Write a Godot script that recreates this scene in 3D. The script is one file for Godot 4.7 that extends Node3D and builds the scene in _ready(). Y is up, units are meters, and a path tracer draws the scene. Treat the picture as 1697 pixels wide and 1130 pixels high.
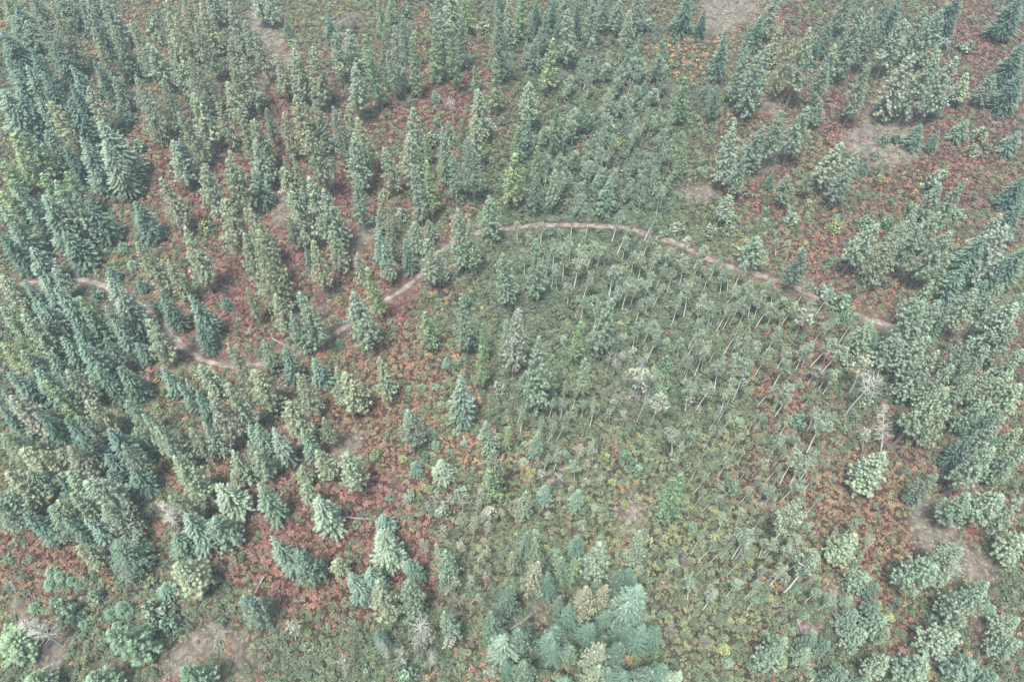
extends Node3D
# An autumn mountainside seen steeply from the air: conifers, an aspen grove and a footpath over red and olive ground cover.

class Acc:
	var v := PackedVector3Array()
	var n := PackedVector3Array()
	var c := PackedColorArray()
	func tri(a: Vector3, b: Vector3, d: Vector3, col: Color) -> void:
		var m := (d - a).cross(b - a).normalized()
		v.append(a); v.append(b); v.append(d)
		n.append(m); n.append(m); n.append(m)
		c.append(col); c.append(col); c.append(col)
	func tube(pts: PackedVector3Array, r0: float, r1: float, sides: int, col: Color) -> void:
		var last := pts.size() - 1
		var rings: Array[PackedVector3Array] = []
		for i in pts.size():
			var along := (pts[mini(i + 1, last)] - pts[maxi(i - 1, 0)]).normalized()
			var u := along.cross(Vector3(0.31, 0.2, 0.93)).normalized()
			var w := along.cross(u)
			var r := lerpf(r0, r1, float(i) / last)
			var ring := PackedVector3Array()
			for k in sides:
				var a := TAU * k / sides
				ring.append(pts[i] + (u * cos(a) + w * sin(a)) * r)
			rings.append(ring)
		for i in last:
			for k in sides:
				var p := rings[i][k]
				var q := rings[i][(k + 1) % sides]
				var s := rings[i + 1][k]
				var t := rings[i + 1][(k + 1) % sides]
				tri(p, q, s, col)
				tri(q, t, s, col)
	func mesh() -> ArrayMesh:
		var a := []
		a.resize(Mesh.ARRAY_MAX)
		a[Mesh.ARRAY_VERTEX] = v
		a[Mesh.ARRAY_NORMAL] = n
		a[Mesh.ARRAY_COLOR] = c
		var m := ArrayMesh.new()
		m.add_surface_from_arrays(Mesh.PRIMITIVE_TRIANGLES, a)
		return m

var rng := RandomNumberGenerator.new()
var mats := {}
var protos := {}
var used := {}
var warp := FastNoiseLite.new()
var patchy := FastNoiseLite.new()
const CLASSES := ["red", "rust", "orange", "yellow", "green", "soil"]
const X0 := -160.0
const Z0 := -190.0
const CELL := 1.25
const NX := 257
const NZ := 162
var field: Array[PackedFloat32Array] = []
var path_d := PackedFloat32Array()
var path := PackedVector2Array()


func _ready() -> void:
	rng.seed = 71
	var cam := Camera3D.new()
	cam.name = "camera"
	cam.position = Vector3(0, 100, 0)
	cam.rotation_degrees = Vector3(-57.6, 0, 0)
	cam.fov = 46.35
	cam.near = 0.5
	cam.far = 6000.0
	add_child(cam)
	var env := Environment.new()
	env.background_mode = Environment.BG_SKY
	var sm := ProceduralSkyMaterial.new()
	sm.sky_top_color = Color(0.9, 0.948, 0.985)
	sm.sky_horizon_color = Color(0.51, 0.55, 0.585)
	sm.sky_curve = 0.8
	sm.ground_bottom_color = Color(0.32, 0.33, 0.3)
	sm.ground_horizon_color = Color(0.5, 0.53, 0.56)
	sm.sun_angle_max = 1.0
	sm.sky_energy_multiplier = 0.62
	sm.ground_energy_multiplier = 0.62
	var sky := Sky.new()
	sky.sky_material = sm
	env.sky = sky
	env.tonemap_mode = Environment.TONE_MAPPER_LINEAR
	env.tonemap_exposure = 13.2
	env.fog_enabled = true
	env.fog_density = 0.00023
	env.fog_light_color = Color(0.84, 0.92, 0.97)
	env.sdfgi_enabled = true
	env.ssao_enabled = true
	env.ssil_enabled = true
	var we := WorldEnvironment.new()
	we.name = "world_environment"
	we.environment = env
	add_child(we)
	var sun := DirectionalLight3D.new()
	sun.name = "sun"
	sun.light_energy = 0.5
	sun.light_angular_distance = 12.0
	sun.light_color = Color(1.0, 0.99, 0.96)
	sun.rotation_degrees = Vector3(-74, -30, 0)
	sun.shadow_enabled = true
	add_child(sun)

	make_materials()
	make_fields()
	make_ground()
	make_path()
	place_things()
	ground_cover()


# ---------------------------------------------------------------- materials
func srgb(c: Color) -> Color:
	return c.linear_to_srgb()


func leaf(called: String, r: float, g: float, b: float) -> void:
	# three individuals of each kind of foliage: as given, a little darker and greener, a little paler and yellower
	for k in 3:
		var key := called + str(k)
		var shift: Array = [[1.0, 1.0, 1.0], [0.8, 0.86, 0.84], [1.08, 1.05, 0.98]][k]
		var c := Color(r * shift[0], g * shift[1], b * shift[2])
		var m := StandardMaterial3D.new()
		m.resource_name = key
		m.albedo_color = srgb(c / 0.8)
		m.vertex_color_use_as_albedo = true
		m.roughness = 0.75
		m.metallic_specular = 0.3
		m.cull_mode = BaseMaterial3D.CULL_DISABLED
		m.backlight_enabled = true
		m.backlight = srgb(Color(c.r * 0.25, c.g * 0.25, c.b * 0.2))
		mats[key] = m


func plain_mat(key: String, r: float, g: float, b: float) -> void:
	var m := StandardMaterial3D.new()
	m.resource_name = key
	m.albedo_color = srgb(Color(r, g, b) / 0.8)
	m.vertex_color_use_as_albedo = true
	m.roughness = 0.9
	m.metallic_specular = 0.2
	mats[key] = m


func make_materials() -> void:
	leaf("Pg", 0.11, 0.146, 0.104)
	leaf("Py", 0.118, 0.142, 0.092)
	leaf("Pd", 0.072, 0.1, 0.074)
	leaf("Pw", 0.125, 0.15, 0.12)
	leaf("Pc", 0.125, 0.135, 0.098)
	leaf("Pb", 0.085, 0.13, 0.085)
	leaf("Fm", 0.06, 0.092, 0.07)
	leaf("Fd", 0.04, 0.066, 0.05)
	leaf("Fp", 0.086, 0.116, 0.09)
	leaf("Fx", 0.042, 0.07, 0.052)
	leaf("Qm", 0.07, 0.105, 0.078)
	leaf("Yd", 0.055, 0.09, 0.06)
	leaf("Lm", 0.066, 0.1, 0.054)
	leaf("Lb", 0.08, 0.112, 0.056)
	leaf("As", 0.09, 0.116, 0.085)
	leaf("Ag", 0.075, 0.102, 0.07)
	leaf("Aw", 0.125, 0.132, 0.098)
	leaf("Bd", 0.061, 0.095, 0.063)
	leaf("Bg", 0.095, 0.116, 0.084)
	leaf("Bb", 0.095, 0.112, 0.052)
	leaf("Bo", 0.1, 0.102, 0.05)
	plain_mat("bark", 0.1, 0.08, 0.068)
	plain_mat("aspen_bark", 0.3, 0.29, 0.265)
	plain_mat("white_bark", 0.155, 0.148, 0.14)
	plain_mat("grey_wood", 0.105, 0.095, 0.09)
	var m := StandardMaterial3D.new()
	m.resource_name = "cover"
	m.albedo_color = srgb(Color(0.96, 0.99, 1.0))
	m.vertex_color_use_as_albedo = true
	m.roughness = 0.8
	m.metallic_specular = 0.25
	m.cull_mode = BaseMaterial3D.CULL_DISABLED
	mats["cover"] = m
	var g := StandardMaterial3D.new()
	g.resource_name = "soil"
	g.albedo_color = srgb(Color(0.76, 0.8, 0.84))
	g.vertex_color_use_as_albedo = true
	g.roughness = 0.95
	g.metallic_specular = 0.15
	var nt := NoiseTexture2D.new()
	nt.width = 1024
	nt.height = 1024
	nt.seamless = true
	var fn := FastNoiseLite.new()
	fn.seed = 5
	fn.frequency = 0.012
	fn.fractal_octaves = 6
	fn.fractal_gain = 0.65
	nt.noise = fn
	var ramp := Gradient.new()
	ramp.set_color(0, Color(0.45, 0.45, 0.45))
	ramp.set_color(1, Color(1, 1, 1))
	nt.color_ramp = ramp
	g.albedo_texture = nt
	g.uv1_triplanar = true
	g.uv1_world_triplanar = true
	g.uv1_scale = Vector3(0.047, 0.047, 0.047)
	mats["soil"] = g


# ---------------------------------------------------------------- the lie of the land
func ground_y(x: float, z: float) -> float:
	return 1.3 * sin(0.021 * x + 0.7) * sin(0.027 * z + 0.3) + 0.4 * sin(0.071 * x + 2.0) * sin(0.063 * z)


var blobs := []
func blob(kind: String, x: float, z: float, rx: float, rz: float, amount: float) -> void:
	blobs.append([CLASSES.find(kind), x, z, rx, rz, amount])


func make_fields() -> void:
	warp.seed = 11
	warp.frequency = 0.05
	warp.fractal_octaves = 4
	patchy.seed = 23
	patchy.frequency = 0.045
	patchy.fractal_octaves = 4
	blob("rust", -19.15, -48.3, 9.22, 10.11, 0.5)
	blob("red", -27.89, -39.36, 9.6, 10.13, 0.5)
	blob("red", -50.34, -91.46, 23.23, 30.68, 0.65)
	blob("rust", -49.74, -78.78, 15.35, 19.34, 0.6)
	blob("rust", -23.52, -42.86, 15.49, 16.61, 0.7)
	blob("red", -28.16, -82.62, 15.62, 20.09, 0.6)
	blob("red", 60.81, -89.84, 20.22, 26.29, 0.6)
	blob("red", 83.51, -108.08, 17.32, 24.53, 0.6)
	blob("red", 63.38, -48.61, 13.49, 14.95, 0.6)
	blob("rust", 43.77, -37.03, 11.91, 12.62, 0.4)
	blob("rust", -46.01, -32.62, 15.38, 15.71, 0.65)
	blob("rust", -72.53, -118.29, 17.9, 27.49, 0.4)
	blob("red", -32.12, -116.81, 17.81, 26.08, 0.4)
	blob("rust", -11.23, -122.47, 13.68, 20.17, 0.4)
	blob("rust", 52.68, -130.31, 14, 20.95, 0.4)
	blob("yellow", 19.98, -37.07, 19.86, 20.97, 0.25)
	blob("red", -21.91, -29.02, 9.11, 9.11, 1.2)
	blob("red", -12.03, -28.35, 4.55, 4.54, 1)
	blob("red", -31.92, -30.44, 5.34, 5.38, 0.9)
	blob("green", 13.5, -60.41, 17.83, 20.87, 0.35)
	blob("red", -41.79, -71.8, 6.99, 8.6, 1.5)
	blob("red", -48.75, -74.03, 4.7, 5.83, 1)
	blob("red", -55.33, -91.35, 6.05, 7.96, 0.8)
	blob("red", -37.29, -91.65, 8.1, 10.69, 1)
	blob("red", -29.22, -91.72, 6.08, 8.08, 0.9)
	blob("red", -45.69, -105.56, 8.53, 11.83, 0.8)
	blob("rust", -70.94, -116.56, 6.67, 10.13, 0.6)
	blob("red", -65.06, -102.36, 5.26, 7.36, 0.9)
	blob("red", -17.75, -74.15, 3.77, 4.67, 0.8)
	blob("red", -18.4, -70.48, 2.22, 2.71, 2)
	blob("red", -24.46, -75.32, 4.73, 5.9, 1)
	blob("rust", -26.37, -67.34, 4.57, 5.5, 0.9)
	blob("rust", -24.17, -55.87, 7.81, 8.9, 0.9)
	blob("rust", -18.28, -57.92, 5.26, 6.03, 0.8)
	blob("red", -25.7, -47.3, 5, 5.47, 1.2)
	blob("red", -22.74, -36.11, 7.09, 7.35, 1.7)
	blob("red", -28.5, -32.82, 6.19, 6.31, 1.4)
	blob("red", -16.33, -34.56, 5.48, 5.63, 1.3)
	blob("red", -32.86, -35.97, 3.93, 4.07, 1.3)
	blob("red", -11.65, -34.61, 3.14, 3.22, 1)
	blob("rust", -21.82, -28.27, 6.81, 6.78, 1)
	blob("rust", -11.09, -25.38, 3.73, 3.67, 1)
	blob("rust", -33.91, -28.89, 4.54, 4.53, 1)
	blob("rust", -39.93, -32.68, 3.08, 3.14, 0.7)
	blob("rust", -54.72, -31.03, 8.38, 8.47, 1.1)
	blob("red", -57.47, -32.58, 3.07, 3.13, 0.8)
	blob("red", -62.1, -30.27, 3.79, 3.81, 0.9)
	blob("red", -37.86, -41.79, 4.85, 5.2, 1)
	blob("red", -12.29, -120.77, 6.8, 10, 1.1)
	blob("red", -16.51, -115.73, 6.67, 9.72, 1)
	blob("red", -5.53, -122.52, 4.56, 6.7, 0.8)
	blob("rust", -22.57, -122.16, 5.68, 8.43, 0.6)
	blob("red", -41.78, -114.89, 5.52, 7.99, 1)
	blob("rust", -35.81, -128.63, 5.8, 8.94, 0.5)
	blob("rust", -75.01, -140.55, 7.28, 12.05, 0.9)
	blob("rust", -60.54, -130.39, 5.84, 9.39, 0.8)
	blob("red", -45.92, -134, 3.55, 5.72, 0.6)
	blob("rust", -8.57, -56.02, 5.22, 5.91, 0.7)
	blob("orange", -11.59, -64.17, 5.41, 6.37, 0.4)
	blob("red", -15.19, -64.14, 4.51, 5.31, 0.8)
	blob("orange", -13.58, -67.39, 4.57, 5.47, 0.5)
	blob("orange", -0.71, -46.65, 5, 5.44, 0.6)
	blob("orange", -7.31, -44.81, 4.96, 5.33, 0.5)
	blob("rust", 35.25, -56.53, 3.51, 4.1, 0.7)
	blob("red", 39.85, -57.57, 5.3, 6.2, 1.4)
	blob("red", 46.93, -61.74, 3.6, 4.26, 1)
	blob("red", 53.39, -78.69, 6.78, 8.42, 1.5)
	blob("rust", 48.6, -83.7, 6.92, 8.71, 0.9)
	blob("rust", 66.81, -93.74, 8.2, 10.89, 0.7)
	blob("red", 77.76, -96.33, 6.21, 8.44, 0.9)
	blob("red", 84.22, -117.58, 8.97, 12.99, 1.1)
	blob("red", 95.08, -134.48, 8.3, 12.54, 1.3)
	blob("red", 75.75, -103.61, 6.39, 8.9, 0.8)
	blob("red", 62.54, -111.11, 5.47, 7.67, 0.7)
	blob("red", 55.71, -115.61, 5.55, 7.83, 0.9)
	blob("red", 43.41, -115.41, 4.44, 6.17, 1.2)
	blob("red", 37.44, -92.08, 3.68, 4.72, 1.7)
	blob("rust", 49.73, -133.75, 5.9, 8.97, 0.7)
	blob("red", 57.92, -139.42, 6.01, 9.28, 1)
	blob("orange", 36.28, -130.08, 5.82, 8.69, 0.5)
	blob("orange", 41.43, -133.62, 4.71, 7.18, 0.4)
	blob("orange", 31.1, -125.03, 4.58, 6.66, 0.5)
	blob("rust", 38.18, -109.37, 4.34, 5.88, 0.9)
	blob("rust", 39.11, -41.33, 5.69, 6.17, 0.9)
	blob("rust", 42.98, -33.73, 7.01, 7.29, 1.1)
	blob("red", 44.71, -28.25, 4.54, 4.56, 1)
	blob("red", 57.01, -44.03, 4.12, 4.5, 1.1)
	blob("red", 60.3, -38.79, 4.81, 5.11, 1)
	blob("rust", 46.59, -38.74, 4.81, 5.14, 0.9)
	blob("red", 74.09, -63.4, 5.41, 6.32, 1)
	blob("red", 55.02, -22.42, 3.66, 3.56, 0.9)
	blob("rust", 47.24, -20.97, 3.63, 3.49, 0.9)
	blob("rust", 59.8, -73.76, 6.63, 8.11, 0.9)
	blob("red", 66.26, -73.58, 4.72, 5.77, 0.8)
	blob("orange", 2.8, -60.21, 3.55, 4.12, 0.5)
	blob("orange", 6.67, -71.11, 3.73, 4.55, 0.6)
	blob("orange", 10.69, -100.69, 6.32, 8.62, 0.4)
	blob("rust", 10.37, -35.46, 3.15, 3.28, 0.5)
	blob("rust", 16.02, -37.09, 3.97, 4.17, 0.5)
	blob("yellow", -35.06, -141.86, 10.94, 17.86, 0.9)
	blob("yellow", -27.42, -138.06, 7.2, 11.32, 0.6)
	blob("yellow", 17.81, -132.25, 7.05, 10.54, 0.6)
	blob("yellow", 45.36, -128.41, 5.79, 8.59, 0.9)
	blob("yellow", 30.11, -86.22, 5.99, 7.62, 0.9)
	blob("yellow", 36, -100.82, 5.27, 6.93, 0.7)
	blob("yellow", 22.48, -60.57, 8.04, 9.48, 0.5)
	blob("yellow", 12.77, -48.57, 6.74, 7.47, 0.8)
	blob("yellow", 24.5, -41.34, 10.56, 11.41, 0.9)
	blob("yellow", 14.9, -33.01, 7, 7.2, 0.6)
	blob("yellow", 31.15, -32.93, 5.43, 5.61, 0.6)
	blob("yellow", 0.12, -36.29, 4.75, 4.94, 0.7)
	blob("yellow", -10.88, -50.24, 5.08, 5.61, 0.7)
	blob("yellow", -12.85, -41.26, 3.24, 3.44, 0.7)
	blob("green", -15.09, -20.02, 5.79, 5.53, 0.8)
	blob("green", -23.72, -19.97, 5.78, 5.5, 0.8)
	blob("green", -30.92, -20.26, 4.33, 4.12, 0.6)
	blob("yellow", -5.25, -29.91, 4.6, 4.62, 0.7)
	blob("yellow", -60.06, -82.2, 5.83, 7.43, 1)
	blob("yellow", -66.93, -79.49, 4.79, 6.06, 0.9)
	blob("yellow", -51.67, -55.59, 5.18, 5.96, 1.2)
	blob("orange", -46.48, -47.97, 3.33, 3.69, 0.6)
	blob("rust", -48.81, -40.81, 3.21, 3.43, 0.7)
	blob("green", 18.95, -114.07, 12.16, 17.04, 0.9)
	blob("green", 20.07, -99.36, 9.43, 12.59, 1)
	blob("green", 11.37, -92.35, 8.16, 10.82, 0.9)
	blob("green", 5.1, -85.58, 7.93, 10.32, 1)
	blob("green", 14.69, -79.61, 9.69, 12.24, 1.3)
	blob("green", 23.86, -73.91, 9.49, 11.72, 1.2)
	blob("green", 14.04, -69.06, 8.34, 10.11, 0.8)
	blob("green", 30.28, -64.97, 8.22, 9.88, 0.9)
	blob("green", 4.66, -64.44, 6.34, 7.5, 0.6)
	blob("green", 21.16, -56.42, 7.01, 8.11, 0.7)
	blob("green", -4.62, -76.65, 5.72, 7.16, 0.8)
	blob("green", 44, -65.01, 5.48, 6.57, 0.5)
	blob("green", 2.69, -51.32, 5.12, 5.69, 0.8)
	blob("green", -47.87, -25.09, 5.91, 5.77, 0.8)
	blob("green", -38.21, -24.43, 4.42, 4.3, 0.6)
	blob("green", 3.85, -25.39, 5.98, 5.89, 0.5)
	blob("yellow", 57.24, -96.63, 6.23, 8.22, 0.4)
	blob("yellow", 46.45, -94.03, 6.17, 7.97, 0.6)
	blob("yellow", 57.21, -106.56, 5.38, 7.35, 0.5)
	blob("yellow", 50.16, -43.12, 4.1, 4.48, 0.6)
	blob("soil", -48.79, -136.91, 4.06, 6.68, 1.87)
	blob("soil", -45.31, -126.63, 2.54, 3.93, 1.19)
	blob("soil", -51.5, -141.95, 2.58, 4.37, 1.19)
	blob("soil", -73.17, -142.91, 1.45, 2.43, 1.1)
	blob("soil", -38.6, -87.04, 3.04, 3.94, 1.44)
	blob("soil", -25.23, -82.62, 2.82, 3.63, 1.53)
	blob("soil", -24.64, -86.45, 1.69, 2.2, 0.85)
	blob("soil", -57.86, -89.31, 1.7, 2.22, 0.77)
	blob("soil", -28.76, -71.83, 2.38, 2.92, 0.68)
	blob("soil", -23.06, -45.97, 2.82, 3.06, 1.36)
	blob("soil", -16.82, -40.36, 1.37, 1.45, 0.77)
	blob("soil", 42.51, -141.4, 5.76, 9.11, 1.7)
	blob("soil", 35.32, -122.02, 2.12, 3.03, 1.36)
	blob("soil", 67.86, -110.41, 5.2, 7.33, 1.61)
	blob("soil", 62.03, -108.83, 3.69, 5.13, 1.02)
	blob("soil", 47.5, -113.16, 4.12, 5.69, 1.02)
	blob("soil", 32.12, -90.35, 1.9, 2.43, 1.7)
	blob("soil", 40.88, -98.08, 2.13, 2.77, 0.85)
	blob("soil", 46.32, -99.44, 3.03, 3.98, 0.77)
	blob("soil", 52.52, -34.18, 2.92, 3.04, 1.7)
	blob("soil", 56.38, -31.4, 3.28, 3.35, 1.7)
	blob("soil", 60.27, -29.1, 2.59, 2.61, 1.44)
	blob("soil", 52.55, -37.07, 2.3, 2.43, 1.1)
	blob("soil", 38.33, -23.43, 2.12, 2.08, 1.36)
	blob("soil", 37.25, -25.25, 1.39, 1.37, 1.1)
	blob("soil", 50.26, -23.82, 1.76, 1.72, 1.27)
	blob("soil", 56.66, -20.67, 2.59, 2.49, 1.53)
	blob("soil", 50.41, -50.55, 2.17, 2.46, 0.77)
	blob("soil", 49.69, -47.7, 2.43, 2.71, 0.85)
	blob("soil", 44.62, -44.01, 2.38, 2.62, 0.77)
	blob("soil", -59.71, -22.95, 2.85, 2.75, 1.36)
	blob("soil", -53.77, -20.17, 3.05, 2.9, 1.53)
	blob("soil", -61.63, -26.54, 1.64, 1.62, 0.68)
	blob("soil", -53.54, -18.15, 2.42, 2.27, 1.53)
	blob("soil", -39.26, -19.19, 2.68, 2.53, 1.53)
	blob("soil", -34.68, -17.54, 3.62, 3.39, 0.85)
	blob("soil", -45.93, -17.5, 2.41, 2.25, 1.02)
	blob("soil", 12.79, -36.27, 2.69, 2.81, 0.94)
	blob("soil", 14.18, -33.82, 1.73, 1.78, 0.68)
	blob("soil", 3.09, -24.66, 2.53, 2.48, 0.85)
	blob("soil", 3.78, -22.49, 1.87, 1.82, 0.77)
	blob("soil", -7.75, -85.29, 1.34, 1.76, 0.59)
	blob("soil", 74.74, -71.06, 3.17, 3.83, 0.77)
	blob("soil", 65.56, -64.64, 3.09, 3.64, 0.77)
	blob("soil", 69.02, -87.02, 2.21, 2.85, 0.59)
	blob("soil", 93.08, -114.18, 2.82, 4.04, 0.85)
	blob("soil", 84.36, -97.66, 2.65, 3.63, 0.77)
	blob("soil", 16.76, -56.36, 2.68, 3.09, 0.77)
	blob("soil", 18.73, -25.32, 3.8, 3.75, 0.34)
	path = PackedVector2Array([Vector2(-86.41, -71.57), Vector2(-81.19, -72.14), Vector2(-75.21, -73.25), Vector2(-71.82, -74.06), Vector2(-67.81, -74.44), Vector2(-64.37, -73.62), Vector2(-61.1, -72.34), Vector2(-56.99, -69.83), Vector2(-53.43, -67.12), Vector2(-50.71, -64.33), Vector2(-47.92, -61.81), Vector2(-44.88, -59.96), Vector2(-41.22, -59.17), Vector2(-36.88, -59.42), Vector2(-33.09, -60.48), Vector2(-29.36, -62.38), Vector2(-26.12, -65.16), Vector2(-22.77, -67.9), Vector2(-19.37, -71.04), Vector2(-16.74, -73.22), Vector2(-14.81, -75.34), Vector2(-12.92, -78.7), Vector2(-10.74, -81.44), Vector2(-7.71, -83.75), Vector2(-3.8, -84.98), Vector2(0.15, -85.58), Vector2(4.13, -86.33), Vector2(9.12, -86.6), Vector2(15.11, -86.52), Vector2(19.08, -86.11), Vector2(23.44, -84.58), Vector2(26.79, -83.27), Vector2(29.55, -81.47), Vector2(33.19, -79.32), Vector2(37.8, -77.67), Vector2(41.4, -76.11), Vector2(44.07, -75.03), Vector2(46.56, -73.24), Vector2(49.82, -70.88), Vector2(53.12, -69.11), Vector2(56.02, -67.82), Vector2(58.85, -66.43), Vector2(60.89, -65.61)])
	path = smooth(path)
	for k in CLASSES.size():
		var f := PackedFloat32Array()
		f.resize(NX * NZ)
		field.append(f)
	path_d.resize(NX * NZ)
	path_d.fill(99.0)
	for b in blobs:
		var i0 := clampi(int((b[1] - 2.6 * b[3] - X0) / CELL), 0, NX - 1)
		var i1 := clampi(int((b[1] + 2.6 * b[3] - X0) / CELL), 0, NX - 1)
		var j0 := clampi(int((b[2] - 2.6 * b[4] - Z0) / CELL), 0, NZ - 1)
		var j1 := clampi(int((b[2] + 2.6 * b[4] - Z0) / CELL), 0, NZ - 1)
		for j in range(j0, j1 + 1):
			for i in range(i0, i1 + 1):
				var x := X0 + i * CELL
				var z := Z0 + j * CELL
				var dx: float = (x + 6.0 * warp.get_noise_2d(x, z) - b[1]) / b[3]
				var dz: float = (z + 7.0 * warp.get_noise_2d(x + 500, z) - b[2]) / b[4]
				field[b[0]][j * NX + i] += b[5] * exp(-(dx * dx + dz * dz))
	for p in path:
		var ci := int((p.x - X0) / CELL)
		var cj := int((p.y - Z0) / CELL)
		for j in range(maxi(cj - 4, 0), mini(cj + 5, NZ)):
			for i in range(maxi(ci - 4, 0), mini(ci + 5, NX)):
				var d := p.distance_to(Vector2(X0 + i * CELL, Z0 + j * CELL))
				path_d[j * NX + i] = minf(path_d[j * NX + i], d)


func smooth(p: PackedVector2Array) -> PackedVector2Array:
	var cv := Curve2D.new()
	for i in p.size():
		var t := (p[mini(i + 1, p.size() - 1)] - p[maxi(i - 1, 0)]) / 6.0
		cv.add_point(p[i], -t, t)
	cv.bake_interval = 0.5
	return cv.get_baked_points()


func look(f: PackedFloat32Array, x: float, z: float) -> float:
	var u := clampf((x - X0) / CELL, 0.0, NX - 1.001)
	var w := clampf((z - Z0) / CELL, 0.0, NZ - 1.001)
	var i := int(u)
	var j := int(w)
	u -= i
	w -= j
	var o := j * NX + i
	return lerpf(lerpf(f[o], f[o + 1], u), lerpf(f[o + NX], f[o + NX + 1], u), w)


func litter(x: float, z: float) -> Color:
	var red := minf(look(field[0], x, z), 1.5)
	var rust := minf(look(field[1], x, z), 1.5)
	var green := minf(look(field[4], x, z), 1.3)
	var soil := look(field[5], x, z)
	var c := Color(0.085, 0.066, 0.045)
	c = c.lerp(Color(0.1, 0.045, 0.037), clampf(red * 0.7 + rust * 0.4, 0.0, 0.9))
	c = c.lerp(Color(0.045, 0.05, 0.03), clampf(green * 0.6, 0.0, 0.8))
	var n := 0.5 + 0.5 * patchy.get_noise_2d(x * 3.0, z * 3.0)
	var pale := Color(0.132, 0.11, 0.092).lerp(Color(0.098, 0.083, 0.066), n)
	c = c.lerp(pale, smoothstep(0.35, 1.25, soil + 0.9 * (n - 0.5) + 0.5 * warp.get_noise_2d(x * 6.0, z * 6.0)))
	c = c.lerp(Color(0.1, 0.07, 0.055), 0.7 * (1.0 - smoothstep(0.8, 2.2, look(path_d, x, z))))
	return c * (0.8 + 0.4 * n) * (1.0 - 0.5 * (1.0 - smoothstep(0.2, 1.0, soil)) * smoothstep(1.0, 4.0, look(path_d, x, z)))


func make_ground() -> void:
	var xs := PackedFloat32Array()
	var zs := PackedFloat32Array()
	axis(xs, -138.0, 138.0)
	axis(zs, -185.0, 15.0)
	var nx := xs.size()
	var v := PackedVector3Array()
	var n := PackedVector3Array()
	var c := PackedColorArray()
	var idx := PackedInt32Array()
	for z in zs:
		for x in xs:
			v.append(Vector3(x, ground_y(x, z), z))
			n.append(Vector3(ground_y(x - 0.5, z) - ground_y(x + 0.5, z), 1.0, ground_y(x, z - 0.5) - ground_y(x, z + 0.5)).normalized())
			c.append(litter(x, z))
	for j in zs.size() - 1:
		for i in nx - 1:
			var o := j * nx + i
			idx.append_array(PackedInt32Array([o, o + 1, o + nx, o + 1, o + nx + 1, o + nx]))
	var a := []
	a.resize(Mesh.ARRAY_MAX)
	a[Mesh.ARRAY_VERTEX] = v
	a[Mesh.ARRAY_NORMAL] = n
	a[Mesh.ARRAY_COLOR] = c
	a[Mesh.ARRAY_INDEX] = idx
	var m := ArrayMesh.new()
	m.add_surface_from_arrays(Mesh.PRIMITIVE_TRIANGLES, a)
	var o := MeshInstance3D.new()
	o.name = "ground"
	o.mesh = m
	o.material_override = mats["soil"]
	tag(o, "brown forest soil with pale bare patches between the trees", "ground", "", "structure")
	add_child(o, true)


func axis(p: PackedFloat32Array, lo: float, hi: float) -> void:
	var out := PackedFloat32Array()
	var step := 3.0
	var x := lo
	while x > -3500.0:
		x -= step
		step *= 1.35
		out.append(x)
	out.reverse()
	p.append_array(out)
	x = lo
	while x < hi:
		p.append(x)
		x += 0.8
	step = 3.0
	while x < 3500.0:
		p.append(x)
		x += step
		step *= 1.35


func make_path() -> void:
	# a narrow dirt track: two trodden lines, a rougher middle and crumbling reddish edges
	var acc := Acc.new()
	var off := [-0.68, -0.48, -0.31, -0.16, 0.0, 0.16, 0.31, 0.48, 0.68]
	var tint := [Color(0.1, 0.07, 0.056), Color(0.17, 0.125, 0.105), Color(0.19, 0.152, 0.13), Color(0.2, 0.16, 0.137), Color(0.145, 0.112, 0.094), Color(0.19, 0.152, 0.13), Color(0.2, 0.16, 0.137), Color(0.17, 0.125, 0.105), Color(0.1, 0.07, 0.056)]
	var rise := [0.03, 0.06, 0.05, 0.045, 0.07, 0.045, 0.05, 0.06, 0.03]
	var prev := []
	var prevc := []
	for i in path.size():
		var d := (path[mini(i + 1, path.size() - 1)] - path[maxi(i - 1, 0)]).normalized()
		var s := Vector2(-d.y, d.x)
		var wob := 0.7 + 0.35 * patchy.get_noise_2d(i * 2.0, 40.0)
		var row := []
		var rowc := []
		for k in off.size():
			var e := 0.22 * warp.get_noise_2d(i * 9.0, k * 80.0) if k in [0, 1, 7, 8] else 0.0
			var p: Vector2 = path[i] + s * (off[k] * wob + e)
			row.append(Vector3(p.x, ground_y(p.x, p.y) + rise[k], p.y))
			var sh := 1.0 + 0.3 * warp.get_noise_2d(i * 4.0 + 900.0, k * 30.0) + 0.25 * patchy.get_noise_2d(i * 1.2, 300.0)
			rowc.append(tint[k] * sh)
		if i > 0:
			for k in off.size() - 1:
				quad_blend(acc, prev[k], prev[k + 1], row[k], row[k + 1], prevc[k], prevc[k + 1], rowc[k], rowc[k + 1])
		prev = row
		prevc = rowc
	var o := MeshInstance3D.new()
	o.name = "footpath"
	o.mesh = acc.mesh()
	o.material_override = mats["soil"]
	tag(o, "pale narrow dirt footpath winding across the whole wooded slope", "path", "", "structure")
	add_child(o, true)


func quad_blend(acc: Acc, p: Vector3, q: Vector3, s: Vector3, t: Vector3, a: Color, b: Color, d: Color, e: Color) -> void:
	acc.v.append_array(PackedVector3Array([p, s, q, q, s, t]))
	for k in 6:
		acc.n.append(Vector3.UP)
	acc.c.append_array(PackedColorArray([a, d, b, b, d, e]))


# ---------------------------------------------------------------- plants
func tag(o: Node3D, label: String, category := "", group := "", kind := "") -> void:
	if label:
		o.set_meta("label", label)
	if category:
		o.set_meta("category", category)
	if group:
		o.set_meta("group", group)
	if kind:
		o.set_meta("kind", kind)


func numbered(called: String) -> String:
	var k: int = used.get(called, -1) + 1
	used[called] = k
	return called if k == 0 else "%s_%03d" % [called, k]


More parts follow.
